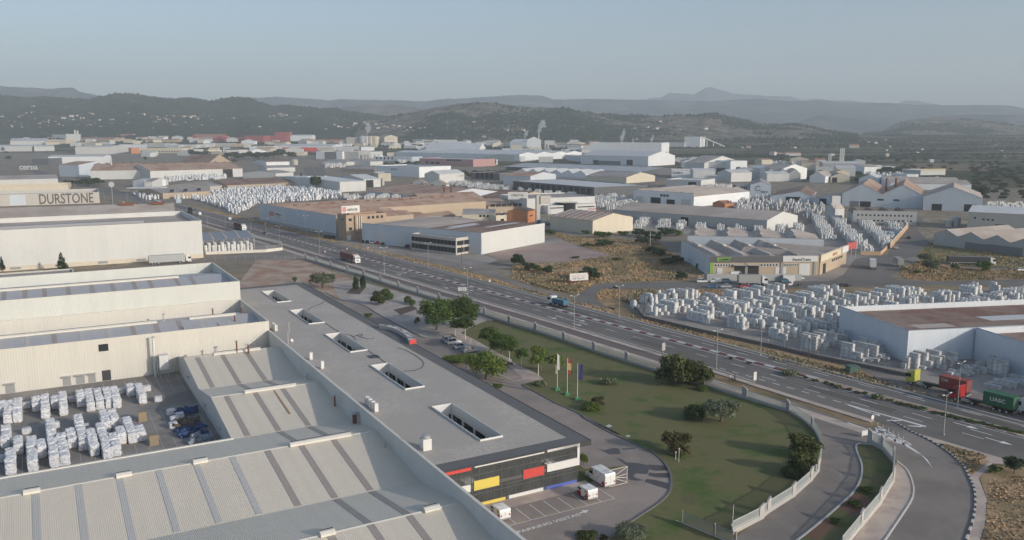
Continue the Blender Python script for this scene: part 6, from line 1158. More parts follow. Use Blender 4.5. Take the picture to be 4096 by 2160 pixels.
# --- blue walled tile factory with the brick office tower
L, Rr = G('B2', 40, 262), G('B2', 815, 415); hh = topz(Rr, 'B2', 815, 252); Mm = L+(Rr-L)*.5
cf = bld('long brown roofed factory with a pale sign panel on its blue grey highway wall', 'tile_factory', L, Mm, 150, hh, 'gyp', 'wT', 'rR', n=3, rise=2.2)
cr = bld('shorter blue grey walled factory part between sign panel and brick tower', 'tile_factory', Mm, Rr, 52, hh, 'gyp', 'wT', 'rR', n=3, rise=2.2)
W_ = cf['W']*2; fw_ = hh+2.2*1.08+.15
for o in (cf, cr): MB().box(-.05, -.35, 0, o['W']+.04, -.29, fw_).build('front_cladding', BM['wB'], o)  # bluish cladding colour carries the shade of the highway side
for o in (cf, cr): MB().box(0, -.42, 0, o['W'], -.2, 1.6).build('plinth', CONC, o)
sg_ = MB().box(W_*.14, -.55, hh*.42, W_*.38, -.36, hh*.92).build('sign_panel', PWHITE, cf)
MB().box(W_*.155, -.62, hh*.55, W_*.225, -.56, hh*.86).build('sign_logo', M('logo_red', (.55, .26, .25), .7), sg_); text('CRISTAL', hh*.19, (W_*.24, -.6, hh*.66), FRONT, INK, sg_, .03, 'lettering', 'LEFT', 1.35, .03); text('ceramicas', hh*.15, (W_*.242, -.6, hh*.49), FRONT, M('soft_blue', (.35, .45, .52), .7), sg_, .03, 'lettering', 'LEFT', 1.35)
s = W_/6
for o, i, m, d_ in ((cf, 0, 'rB', 146), (cf, 1, 'rB', 146), (cf, 2, 'rS', 146), (cr, 0, 'rS', 48), (cr, 2, 'rT', 48)):
    q = MB(); q.slab([(s*i+.1, 2, hh+.22), (s*(i+.5)-.05, 2, hh+2.2+.2), (s*(i+.5)-.05, d_, hh+2.2+.2), (s*i+.1, d_, hh+.22)], .04); q.build('roof_sheet', BM[m], o)
for y in range(12, 146, 9): MB().box(s*1.5-.5, y, hh+2.2, s*1.5+.5, y+2.4, hh+3.0).build('ridge_vent', RUST, cf)
L = G('B2', 912, 458); ht = topz(L, 'B2', 912, 205); Rt = GH('B2', 1310, 178, ht); Rt.z = 0; pl_ = GH('B2', 815, 197, ht); nv = Vector((-(Rt-L).y, (Rt-L).x, 0)).normalized(); Dt = max(10, (pl_-L).dot(nv))
bt = bld('three storey brown brick office tower with a white rooftop sign', 'brick_office', L, Rt, Dt, ht, 'flat', 'wK', 'rC', par=.5, trim=M('brick_cap', (.40, .22, .14), .9), wins=(('f', .06, .14, ht*.76, 1.5, 1, .1), ('f', .06, .14, ht*.40, 1.5, 1, .1), ('f', .50, .94, ht*.80, 1.5, 4, .45), ('f', .50, .94, ht*.47, 1.5, 4, .45), ('f', .50, .94, ht*.16, 1.5, 4, .45), ('l', .2, .8, ht*.78, 1.4, 2, .7)), cat='office')
Wt = bt['W']; q = MB()
MB().box(Wt*.20, -1.2, ht*.33, Wt*.40, 0, ht*.97).build('stair_bay', BM['wK'], bt)
for z0, z1 in ((.36, .62), (.65, .94)):
    for i in range(5): MB().box(Wt*(.245+.024*i), -1.28, ht*z0, Wt*(.258+.024*i), -1.18, ht*z1).build('window', PWHITE if i % 2 == 0 else GLASS, bt)
MB().box(Wt*.02, -.1, 0, Wt*.10, .02, 2.8).build('door', DOORW, bt)
bx = thing('rooftop_sign', 'white sign board with a red emblem standing on the brick tower', 'sign', L+Vector((0, 0, ht+.14)), bt.rotation_euler.z); sw = Wt*.44; sx0 = -1.5
MB().box(sx0, 2.0, .9, sx0+sw, 2.25, .9+4.0).build('board', PWHITE, bx); text('CRISTACER', 1.75, (sx0+sw*.30, 1.95, 2.0), FRONT, INK, bx, .03, 'lettering', 'LEFT', sw/14.5*.92, .03); MB().box(sx0+sw*.05, 1.93, 1.5, sx0+sw*.25, 2.0, 4.3).build('sign_logo', M('logo_red', (.5, .12, .12)), bx)
for i in range(5): MB().box(sx0+.3+i*(sw-.8)/4, 2.05, 0, sx0+.5+i*(sw-.8)/4, 2.2, 1.0).build('leg', GALV, bx)
w1 = bf('long white shed with a glass office annex facing the highway', 'white_shed', 'B2', 1075, 478, 2270, 597, 405, ('B3', 300, 300), 'gyp', 'wB', 'rB', n=2, rise=.9)
w1W, w1D, w1h = w1['W'], w1['D'], w1['h']
q = MB(); q.slab([(.3, .2, w1h+.2), (w1W*.25, .2, w1h+1.08), (w1W*.25, w1D, w1h+1.08), (.3, w1D, w1h+.2)], .04); q.slab([(w1W*.25, .2, w1h+1.08), (w1W*.49, .2, w1h+.22), (w1W*.49, w1D, w1h+.22), (w1W*.25, w1D, w1h+1.08)], .04); q.build('roof_sheet', BM['rT'], w1)
for x0, y0, y1 in ((.62, .15, .6), (.80, .4, .9), (.56, .3, .7)): u = MB(); z = w1h+.9*(1-abs(x0*2-1.5)*2)+.22; u.slab([(w1W*x0, w1D*y0, z-.03), (w1W*(x0+.05), w1D*y0, z+.1), (w1W*(x0+.05), w1D*y1, z+.1), (w1W*x0, w1D*y1, z-.03)], .04); u.build('skylight_strip', BM['rL'], w1)
for x, ww, z in ((.165, .06, .62), (.36, .075, .68), (.93, .07, .35)): MB().box(w1W*(x-ww/2), -.42, 0, w1W*(x+ww/2), -.28, w1h*z).build('door', DOORW, w1)
MB().box(w1W-.02, 0, 0, w1W+.12, w1D, w1h+1.1).build('end_wall', BM['wW'], w1)  # lit white copy of the cladding; the front wears the shaded tone
an = bf('two storey glass fronted office annex before the long white shed', 'glass_annex', 'B2', 1562, 548, 2013, 605, 438, 11, 'flat', 'wX', 'rG', par=.5, wins=(('f', .01, .99, 1.0, 2.4, 12, .06), ('f', .01, .99, 4.6, 2.2, 12, .06), ('r', .05, .95, 1.0, 2.4, 2, .06), ('r', .05, .95, 4.6, 2.2, 2, .06)), cat='office')
cw_ = bf('cream gabled warehouse with striped brown roof on the waste ground', 'cream_warehouse', 'B3', 385, 347, 810, 400, 262, ('B3', 1155, 218), 'gx', 'wC', 'rR', rise=3.6, strips=7)
lg = bf('very long grey warehouse with a tan roof and one dark doorway', 'long_warehouse', 'B3', 1015, 246, 2560, 372, 258, ('B4', 305, 207), 'gx', 'wG', 'rT', rise=4.0, doors=(('f', .50, 0, 5.5, 5.2, None),))
MB().add([(lg['W']+.05, 0, 0), (lg['W']+.05, lg['D'], 0), (lg['W']+.05, lg['D'], lg['h']), (lg['W']+.05, lg['D']/2, lg['h']+4), (lg['W']+.05, 0, lg['h'])], [(0, 1, 2, 3, 4)]).build('end_wall', BM['wW'], lg)
L = G('B3', 150, 190); Rr = G('B3', 835, 160); hp = bld('white curved fronted factory with red lettering behind the cream warehouse', 'white_factory', L, Rr, 48, topz(Rr, 'B3', 835, 14), 'flat', 'wW', 'rG', par=.6, trim=PWHITE); hW, hh_ = hp['W'], hp['h']
for x0, x1, z1, w0, w1_ in ((.22, .5, .55, .26, .46), (.62, .92, .58, .65, .9)):
    o = MB().box(hW*x0, -9, -.5, hW*x1, 0, hh_*z1).build('front_wing', PWHITE, hp); MB().box(hW*w0, -9.1, hh_*.36, hW*w1_, -8.95, hh_*.43).build('window', GLASS, o)
o = MB().lathe([(6.5, -.5), (6.5, hh_*.66), (8, hh_*.68), (8, hh_*.72), (.2, hh_*.73)], 24, (hW*.53, -5, 0)).build('glass_drum', GLASS, hp)
text('Hispania', 2.6, (hW*.80, -9.1, hh_*.17), FRONT, M('sign_red', (.5, .12, .10), .7), hp, .02, 'lettering', 'LEFT', 1.0)
bf('orange brick silo house beside the grey hopper', 'brick_house', 'B3', 150, 285, 238, 262, 148, 14, 'gx', 'wO', 'rB', rise=1.5, doors=(('f', .5, 4, 5, .8, None),)); 
hpz = thing('hopper_tower', 'grey loading hopper on a lattice leg by the brick silo house', 'hopper', G('B3', 320, 290), .3); MB().box(-5.5, -1.2, 0, -3, 1.2, 19).build('column', BM['wX'], hpz); MB().box(-3, -2, 13, 4, 2, 18.5).build('hopper', BM['wX'], hpz); q = MB()
for a, b in (((3, -1, 0), (3, -1, 13)), ((4.2, -1, 0), (4.2, -1, 13)), ((3, -1, 2), (4.2, -1, 5)), ((4.2, -1, 5), (3, -1, 8)), ((3, -1, 8), (4.2, -1, 11))): q.tube(a, b, .12, n=5)
q.build('lattice_leg', GALV, hpz)
bf('peach two storey house among the brown factory roofs', 'peach_house', 'B2', 2415, 285, 2620, 268, 192, 14, 'flat', 'wC', 'rC', par=.4, wins=(('f', .1, .9, 5, 1.3, 2, .6), ('f', .1, .9, 1.2, 1.5, 2, .6)))
bf('small cream gabled shed before the brown factory roofs', 'cream_shed', 'B2', 2075, 275, 2405, 275, 195, 30, 'gx', 'wC', 'rG', rise=2.4, wins=(('f', .5, .95, 3.5, 1.5, 4, .3),))
bf('tan workshop with a band of dark windows under a brown roof', 'tan_workshop', 'B2', 2335, 190, 2700, 178, 105, 60, 'gx', 'wT', 'rR', rise=3.5, wins=(('f', .05, .98, 5, 2.2, 6, .2),))
bf('low ochre brick shed in the middle of the brown roofs', 'ochre_shed', 'B2', 1520, 260, 2005, 232, 200, 24, 'gx', 'wT', 'rR', rise=2.0)
bf('tan gabled shed right of the brick tower, roof only', 'tan_shed', 'B2', 1330, 300, 1760, 278, 240, 40, 'gx', 'wC', 'rR', rise=3)
# --- row of workshops with signs on the estate road
L, Rr = G('B3', 1985, 812), G('B4', 500, 806); h = topz(L, 'B3', 1985, 625); pb = GH('B3', 1595, 470, h); Dm = (pb-L).dot(Vector((-(Rr-L).y, (Rr-L).x, 0)).normalized())
ws = bld('row of workshops with grey fascia and tan saw roofs on the estate road', 'workshop_row', L, Rr, Dm, h-1.6, 'gyp', 'wT', 'rT', n=4, rise=2.4, asym=.22, strips=0)
wW = ws['W']; zt = h+.3
MB().box(-.2, -.6, h-2.2, wW*.66, -.3, zt+.1).build('fascia', M('fascia_grey', (.12, .12, .125), .7), ws); MB().box(-.14, -.05, 0, -.02, Dm, h+.4).build('side_wall', BM['wB'], ws)  # bluish side wall colour stands in for its shade
o = MB().box(wW*.06, -.75, h-1.6, wW*.19, -.58, h-.1).build('sign_panel', M('sign_green', (.22, .40, .09), .6), ws); text('GUMIMAQ', 1.25, (wW*.08, -.8, h-1.35), FRONT, INK, o, .02, 'lettering', 'LEFT', .9, .02)
o = MB().box(wW*.665, -.8, h-2.0, wW*.985, -.3, zt+.15).build('sign_panel', PWHITE, ws); text('AtomiTrans', 1.75, (wW*.75, -.85, h-1.6), FRONT, INK, o, .02, 'lettering', 'LEFT', .92, .02)
MB().box(.0, -.5, 0, wW*.03, -.3, h-2.2).build('green_pillar', M('sign_green', (.22, .40, .09)), ws)
for x in (.335, .66, .965): MB().box(wW*(x-.012), -.55, 0, wW*(x+.012), -.3, h-2.2).build('pillar', GREYM, ws)
for x, ww, m, hgt_ in ((.275, .095, DOORD, 4.2), (.40, .10, DOORD, 4.2), (.87, .10, DOORW, 5.0), (.62, .035, DOORW, 3.5), (.685, .035, DOORW, 3.5), (.09, .05, DOORW, 3.2)): MB().box(wW*(x-ww/2), -.45, 0, wW*(x+ww/2), -.28, hgt_).build('door', m, ws)
for x0, x1, k in ((.04, .215, 7), (.46, .625, 6), (.68, .81, 7)):
    o = MB().box(wW*x0, -.42, h-3.9, wW*x1, -.28, h-2.8).build('window_band', DOORW, ws)
    for i in range(k): MB().box(wW*(x0+(x1-x0)*(i+.2)/k), -.46, h-3.75, wW*(x0+(x1-x0)*(i+.8)/k), -.41, h-2.95).build('pane', GLASS, o)
for x in (.27, .40): MB().box(wW*(x-.055), -2.0, 4.4, wW*(x+.055), -.3, 4.6).build('door_canopy', GALV, ws)
for i in range(4):
    s = wW/4; u = MB(); zz = lambda f: h-1.6+2.4*(1-(f-.22)/.78)+.22; u.slab([(s*(i+.30), 3, zz(.30)), (s*(i+.40), 3, zz(.40)), (s*(i+.40), Dm*.5, zz(.40)), (s*(i+.30), Dm*.5, zz(.30))], .05); u.build('skylight_strip', BM['rL'], ws)
    u = MB(); u.slab([(s*(i+.50), 2, zz(.50)), (s*(i+.80), 2, zz(.80)), (s*(i+.80), 9, zz(.80)), (s*(i+.50), 9, zz(.50))], .05); u.build('roof_panel', M('dark_panel', (.10, .10, .105), .6), ws)
    MB().box(s*(i+.18), Dm*.55, h+.8, s*(i+.28), Dm*.75, h+1.6).build('roof_vent', CREAMC, ws)
L2 = Rr+(Rr-L).normalized()*.4; R2 = G('B4', 775, 690); wg = bld('angled end workshop with a pale sign and one dark doorway', 'end_workshop', L2, R2, 34, h-.8, 'gyp', 'wT', 'rT', n=2, rise=1.8, asym=.22, doors=(('f', .16, 0, 4, 4.2, None),), wins=(('f', .42, .85, h-4.2, 1.1, 6, .35),)); g = wg['W']
o = MB().box(0, -.6, h-2.2, g*.75, -.38, h+.4).build('sign_panel', M('pale_sign', (.62, .56, .42), .7), wg); text('MANOLO', 1.7, (g*.42, -.65, h-1.6), FRONT, M('sign_red', (.5, .12, .10)), o, .02, 'lettering', 'LEFT', .95)
MB().box(g*.80, -.6, h-2.2, g*1.05, -.38, h+.5).build('sign_panel', PWHITE, wg)
rd = thing('red_sign_wall', 'red advertising wall behind the angled workshop', 'sign', GH('B4', 790, 545, 5.0)-Vector((0, 0, 5)), .75); MB().box(0, -.2, 4.6, 10, .2, 7.8).build('board', M('faded_red', (.42, .10, .09), .7), rd)
for x in (.5, 5, 9.5): MB().box(x-.15, -.1, 0, x+.15, .1, 4.7).build('post', GALV, rd)
L3 = GH('B3', 1660, 440, h)-Vector((0, 0, h)); R3 = GH('B4', 560, 470, h)-Vector((0, 0, h)); bld('rear row of workshops with saw roofs behind the signed row', 'rear_workshop_row', L3+Vector((6, 4, 0)), R3, 40, h-1.0, 'gyp', 'wB', 'rT', n=4, rise=2.6, asym=.22, vents=2)
lw_ = P('B4', (0, 868), (245, 868)); lwt = thing('low_wall', 'low white yard wall in front of the closed white gate', 'wall', lw_[0]+(Vector((6, 0, 0))), 0); MB().box(0, -.15, 0, (lw_[1]-lw_[0]).length-5, .15, 2.4).build('wall', PWHITE, lwt); MB().box(0, .15, 0, .3, 5, 2.4).build('return_wall', CONC, lwt)
lwt = thing('low_wall', 'low grey yard wall behind the parked white van', 'wall', G('B3', 1960, 860), 0); MB().box(0, -.15, 0, 38, .15, 2.6).build('wall', M('yard_wall_grey', (.42, .42, .41), .9), lwt); MB().box(0, .15, 0, .3, 5, 2.6).build('return_wall', CONC, lwt)
ow_ = P('B4', (1225, 545), (1405, 335)); d = ow_[1]-ow_[0]; owt = thing('orange_wall', 'long orange beige boundary wall of the pallet court', 'wall', ow_[0], math.atan2(d.y, d.x)); MB().box(0, -.15, 0, d.length, .15, 3.2).build('wall', M('orange_render', (.52, .36, .23), .9), owt); MB().box(0, -.2, 3.2, d.length, .2, 3.35).build('wall_cap', CREAMC, owt)
ow_ = P('B4', (930, 600), (1130, 605), (1195, 545)); owt = thing('corner_wall', 'low brick corner wall with mesh at the court entrance', 'wall', ow_[0])
for a, b in zip(ow_, ow_[1:]): d = b-a; MB().obox((a+b)/2-ow_[0]+Vector((0, 0, .9)), d/2, Vector((-d.y, d.x, 0)).normalized()*.12, (0, 0, .9)).build('wall', M('orange_render', (.52, .36, .23)), owt)
# --- brown roofed hall at the right with two stepped wings
L, Rr = G('C4', 1390, 628), G('C4', 2055, 592); h = topz(L, 'C4', 1392, 310); dv = (Rr-L).normalized(); nv = Vector((-dv.y, dv.x, 0)); D1 = (GH('C4', 730, 66, h)-L).dot(nv)
def wing(label, p, W, D, h):
    b = thing('brown_roof_hall', label, 'warehouse', p, math.atan2(dv.y, dv.x)); q = MB(); q.box(0, 0, 0, W, .3, h); q.box(0, .3, 0, .3, D, h); q.box(W-.3, .3, 0, W, D, h); q.box(.3, D-.3, 0, W-.3, D, h); q.build('wall', ribm('hall_white', (.60, .63, .66), .45), b)
    r = MB(); slope(r, .3, W-.3, .3, h-.35, D-.3, h-1.6, .12); r.build('roof', M('hall_rust_roof', (.20, .115, .085), .85, .12, .1, rib='x', per=1.2, ribd=.4, blot=((.27, .20, .16), .3, .08)), b)
    q = MB(); q.box(-.08, -.08, h, .38, D, h+.14); q.box(.38, -.08, h, W, .3, h+.14); q.build('wall_cap', M('cap_blue_grey', (.30, .34, .40), .6), b); return b
wa = wing('white clad hall with brown ribbed roof jutting toward the pallet yard', L, (Rr-L).length+60, D1, h)
for x0, x1, y0, y1, m in ((6, 17, .12, .28, BM['rT']), (32, 60, .3, .5, BM['rL'])):
    u = MB(); z = lambda y: h-.35-1.25*y; slope(u, x0, x1, D1*y0, z(y0)+.06, D1*y1, z(y1)+.06, .03); u.build('roof_patch', m, wa)
wing('nearer white clad wing with brown roof cut by the right picture edge', Rr-nv*62, 80, 61.6, h)
# --- grey sheds behind the pallet court
bf('grey building with two rows of small windows and a brown saw roof', 'saw_roof_factory', 'B4', 850, 290, 1488, 305, 200, 26, 'gyp', 'wG', 'rB', n=4, rise=2.6, asym=.25, wins=(('f', .05, .95, 5.4, 1.1, 14, .55), ('f', .05, .95, 2.0, 1.1, 14, .55)))
bf('large pale blue gabled shed at the right with two dark doorways', 'blue_shed', 'B4', 1555, 150, 2150, 172, -17, 70, 'gy', 'wB', 'rT', n=1, rise=8, doors=(('f', .24, 0, 7, 5, None), ('f', .80, 0, 8, 5.5, None)))
bf('pale blue factory with an M shaped roof and two dark chimneys', 'double_gable_factory', 'B4', 740, 112, 1552, 140, 5, 95, 'gy', 'wB', 'rR', n=2, rise=8, stacks=((.53, .25, 12, .8, RUST), (.65, .25, 12, .8, RUST)), doors=(('f', .3, 0, 8, 4.5, None), ('f', .16, 0, 7, 4.5, M('door_grey', (.22, .22, .22), .8))), wins=(('f', .44, .53, 5.5, 1.4, 1, .1), ('f', .64, .72, 5.5, 1.4, 1, .1)))
bf('pale blue narrow gabled shed with one dark doorway left of the M roof', 'narrow_gable_shed', 'B4', 440, 84, 735, 100, -42, 80, 'gy', 'wB', 'rT', rise=4, doors=(('f', .38, 0, 6, 4.5, None),))
bf('pale blue low gabled shed beside the logo gable', 'low_gable_shed', 'B4', 25, 70, 438, 82, -10, 75, 'gy', 'wB', 'rB', rise=5, asym=.72, doors=(('f', .55, 0, 12, 5, None),))
nb = bf('pale blue gable shed with a round emblem and a short word', 'logo_shed', 'A3', 2392, 1238, 2600, 1242, 1108, 60, 'gy', 'wB', 'rG', rise=3); n_ = nb['W']; text('NICE', nb['h']*.2, (n_*.5, -.1, nb['h']*.42), FRONT, INK, nb, .03, 'lettering', 'LEFT', 1.2, .02)
q = MB()
for i in range(20):
    a, b_ = 2*math.pi*i/24+.6, 2*math.pi*(i+1)/24+.6; q.tube((n_*.38+n_*.12*math.cos(a), -.1, nb['h']*.74+n_*.12*math.sin(a)), (n_*.38+n_*.12*math.cos(b_), -.1, nb['h']*.74+n_*.12*math.sin(b_)), .3, n=4)
q.build('emblem', INK, nb)
bf('lower pale blue wing left of the emblem gable with four tall windows', 'blue_wing', 'A3', 2203, 1225, 2392, 1232, 1142, 40, 'gx', 'wB', 'rG', rise=3, wins=(('f', .1, .22, 9, 2, 1, .1), ('f', .45, .85, 2, 8, 4, .45)))
pn = bf('small white gabled kiosk with a white sign panel in the pallet court', 'kiosk', 'B4', 570, 225, 670, 235, 145, 10, 'gy', 'wW', 'rT', rise=4); sp_ = thing('sign_pylon', 'white square sign panel on a pole beside the kiosk', 'sign', G('B4', 670, 240)); MB().tube((0, 0, 0), (0, 0, 10), .25).build('pole', GALV, sp_); MB().box(-2.6, -.3, 9.5, 3.2, -.05, 16).build('panel', PWHITE, sp_)
bg_ = bf('beige grey workshop with a pale ribbed roof at the right edge', 'beige_workshop', 'B4', 2000, 345, 2700, 385, 202, 34, 'gx', 'wX', 'rW', rise=3.0, doors=(('f', .49, 0, 6, 4, None),), wins=(('f', .09, .12, 6.5, 1.5, 1, .1), ('f', .2, .4, 6.2, .9, 3, .5)))
bf('dark grey sheds with three pale gabled roofs above the dry field', 'triple_gable_shed', 'B4', 1660, 500, 2720, 640, 520, 50, 'gy', 'wG', 'rT', n=4, rise=3.2, doors=(('f', .45, 0, 14, 3.6, M('door_grey', (.22, .22, .22))), ('f', .7, 0, 18, 4, M('door_grey', (.22, .22, .22)))))
for x, r_, yt, lb in ((1888, 2.6, 210, 'taller galvanised silo behind the orange wall street'), (1818, 2.0, 245, 'shorter galvanised silo left of its taller neighbour')):
    p = G('B4', x, 322); hs = topz(p, 'B4', x, yt); si = thing('silo', lb, 'silo', p); MB().lathe([(r_, 0), (r_, hs*.85), (.3, hs)], 18).build('tank', GALV, si); MB().box(r_, -.1, 0, r_+.15, .1, hs*.85).build('ladder', GREYM, si)

cs2 = thing('rooftop_sign', 'white lettered sign board without emblem on the brown factory roofs', 'sign', GH('A3', -40, 1265, 9)); MB().box(0, 0, 1, 15, .3, 6.5).build('board', PWHITE, cs2); text('CRISTAL', 2.2, (2.2, -.04, 3.4), FRONT, INK, cs2, .02, 'lettering', 'LEFT', 1.2, .03)
for x in (1, 7.5, 14): MB().box(x-.15, .05, -3, x+.15, .25, 1.2).build('leg', GALV, cs2)
# ------------------------------------------------------------ the far estate: rows of (label, kind name, tile, left base, right base, wall top row, depth, roof kind, wall, roof, extras)
def far_rows(t, rows):
    for r in rows:
        lb, nm, xl, yl, xr, yr, yt, D, kd, wl_, rf_ = r[:11]; k = r[11] if len(r) > 11 else {}
        bf(lb, nm, t, xl, yl, xr, yr, yt, D, kd, wl_, rf_, **k)
def siloset(t, xs, yb, yt, r, lb, grp=None, mat=None):
    for i, x in enumerate(xs):
        p = G(t, x, yb); h = topz(p, t, x, yt); s = thing('silo', lb, 'silo', p, 0, grp); MB().lathe([(r, -1), (r, h*.9), (r*.2, h)], 14).build('tank', mat or BM['wX'], s); MB().box(-.2, -r-.25, 0, .2, -r, h*.9).build('ladder', GREYM, s)
far_rows('A3', [
 ('dark glazed row of units with a light banded roof behind the white factory', 'unit_row', 10, 1155, 825, 1232, 1130, ('A3', 1070, 1085), 'flat', 'wD', 'rL', dict(par=.4, wins=(('f', .02, .98, 2, 6, 14, .35),), trim=GREYM)),
 ('row of four units with tan saw roofs along the factory street', 'unit_row', 1225, 1288, 1828, 1330, 1225, ('A3', 2003, 1152), 'gyp', 'wS', 'rT', dict(n=4, rise=3.5, asym=.22, doors=(('f', .1, 0, 8, 6, DOORW), ('f', .38, 0, 10, 6, None), ('f', .63, 0, 8, 5, None), ('f', .88, 0, 9, 6, DOORW)), wins=(('f', .45, .6, 7, 2, 3, .2),))),
 ('plain white box hall with shrubs before it, below the lettered hall', 'box_warehouse', 1550, 1132, 1900, 1145, 1060, 42, 'flat', 'wW', 'rW', dict(par=.8, doors=(('f', .75, 0, 9, 7, None),))),
 ('grey hall with one large serif word on its front', 'lettered_hall', 1606, 1034, 1850, 1036, 962, 60, 'flat', 'wS', 'rT', dict(par=1.2)),
 ('tall white gabled hall behind the lettered hall', 'gabled_hall', 1730, 968, 1932, 975, 885, 110, 'gx', 'wW', 'rG', dict(rise=10)),
 ('white logistics hall with a row of dark loading docks', 'dock_hall', 1935, 972, 2195, 975, 878, 70, 'flat', 'wW', 'rW', dict(doors=tuple(('f', x, 0, 7, 6, None) for x in (.3, .55, .68, .81, .94)))),
 ('pale grey hall right of the row of loading docks', 'pale_hall', 2195, 978, 2362, 975, 862, 60, 'flat', 'wS', 'rL', dict(doors=(('f', .47, 0, 8, 8, None),))),
 ('very long low grey canopy hall stretching across the estate', 'canopy_hall', -60, 955, 1330, 1015, 975, 90, 'gx', 'wD', 'rS', dict(rise=5, over=6)),  # dark wall colour stands in for the shade under the canopy
 ('low hall with a light saw roof in front of the long canopy', 'light_saw_hall', 35, 1010, 740, 1040, 1000, 50, 'gy', 'wS', 'rL', dict(n=6, rise=5, asym=.6)),
 ('cream walled hall with a grey roof beside the factory street', 'cream_hall', 740, 1070, 1150, 1090, 1030, 60, 'gx', 'wC', 'rG', dict(rise=5)),
 ('tall white main block of the largest factory', 'giant_factory', 785, 830, 1500, 842, 688, 90, 'flat', 'wS', 'rW', dict(par=1.5, trim=PWHITE)),
 ('lower white front hall of the largest factory with dark docks', 'giant_front_hall', 690, 893, 1368, 918, 824, 90, 'gx', 'wS', 'rL', dict(rise=9, doors=(('f', .24, 0, 14, 8, None), ('f', .43, 0, 55, 7, M('door_grey', (.22, .22, .22))), ('f', .74, 0, 14, 10, None)))),
 ('long low white hall behind the largest factory', 'low_white_hall', 1515, 722, 1735, 726, 682, 60, 'flat', 'wW', 'rW'),
 ('pale tower hall with a conveyor slope at its right', 'tower_hall', 1732, 725, 1890, 728, 624, 70, 'flat', 'wS', 'rW', dict(par=1)),
 ('white gabled tower block beneath the biggest steam plume', 'steam_block', 150, 735, 292, 735, 652, 60, 'gy', 'wS', 'rW', dict(rise=9)),
 ('low white factory left of the gabled tower block', 'low_factory', -20, 732, 150, 735, 675, 70, 'gx', 'wS', 'rW', dict(rise=8)),
 ('white hall with a bright end right of the gabled tower block', 'bright_hall', 330, 705, 432, 705, 660, 50, 'flat', 'wW', 'rL'),
 ('white two storey hall with dark window strips', 'strip_hall', 430, 728, 710, 730, 692, 45, 'flat', 'wW', 'rW', dict(wins=(('f', .02, .98, 3, 2, 1, .1), ('f', .02, .98, 8, 2, 1, .1)))),
 ('small grey hall with arched sheds behind the white strip hall', 'arched_hall', 556, 758, 690, 760, 728, 40, 'gx', 'wS', 'rG', dict(rise=5)),
 ('wide low white hall in front of the gabled tower block', 'wide_hall', -100, 782, 245, 782, 742, 60, 'flat', 'wW', 'rL', dict(wins=(('f', .2, .95, 5, 3, 6, .4),))),
 ('long white wall hall running toward the largest factory', 'long_wall_hall', 85, 872, 442, 845, 796, 90, 'gx', 'wW', 'rW', dict(rise=5)),
 ('blue grey low office with curved canopy before the largest factory', 'low_office', 548, 858, 690, 875, 820, 40, 'flat', 'wB', 'rG'),
 ('beige wall hall on the earth terrace behind', 'terrace_hall', 600, 812, 770, 800, 780, 30, 'flat', 'wT', 'rG'),
 ('small white unit behind the docks at the terrace road', 'small_unit', 2355, 955, 2480, 955, 925, 30, 'flat', 'wW', 'rW'),
 ('pale hall cut into the slope at the right of the docks', 'slope_hall', 2490, 1050, 2700, 1060, 950, 60, 'gx', 'wS', 'rG', dict(rise=6)),
 ('orange villa with tiled roof beside the pallet stacks', 'orange_villa', 2140, 1345, 2228, 1340, 1292, 14, 'gx', 'wO', 'rC', dict(rise=2.2, wins=(('f', .2, .8, 4.6, 1.6, 2, .6),), cat='house')),
])
siloset('A3', (985, 1010, 1035, 1062), 812, 740, 5.5, 'white cylindrical silo standing on the front of the largest factory', 'silos on the largest factory', BM['wC'])
for t, x, yb, yt, r in (('A3', 1555, 835, 770, 3.5), ('A3', 1535, 835, 785, 3), ('A3', 360, 760, 690, 3.5), ('A3', 330, 755, 680, 2.5)): siloset(t, (x,), yb, yt, r, {1555: 'white silo just right of the largest factory', 1535: 'smaller white silo touching the largest factory', 360: 'white silo below the steam block, right one', 330: 'thin silo against the steam block'}[x])
def onw(o, s, f, x, z, m=INK): text(s, o['h']*f, (o['W']*x, -.5, o['h']*z), FRONT, m, o, .05, 'lettering', 'LEFT', 1.1, .02)
def find(lbl): return [o for o in C.objects if o.get('label') == lbl][0]
onw(find('grey hall with one large serif word on its front'), 'Estilker', .42, .05, .58)
cvp = thing('conveyor', 'sloping white conveyor right of the pale tower hall', 'conveyor', G('A3', 1900, 725)); q = MB(); q.slab([(0, -3, 33), (72, -3, 4), (72, 3, 4), (0, 3, 33)], 4); q.build('gallery', BM['wW'], cvp)
for x, h in ((18, 25), (38, 17), (58, 9)): MB().box(x-1, -1, 0, x+1, 1, h).build('support', BM['wS'], cvp)
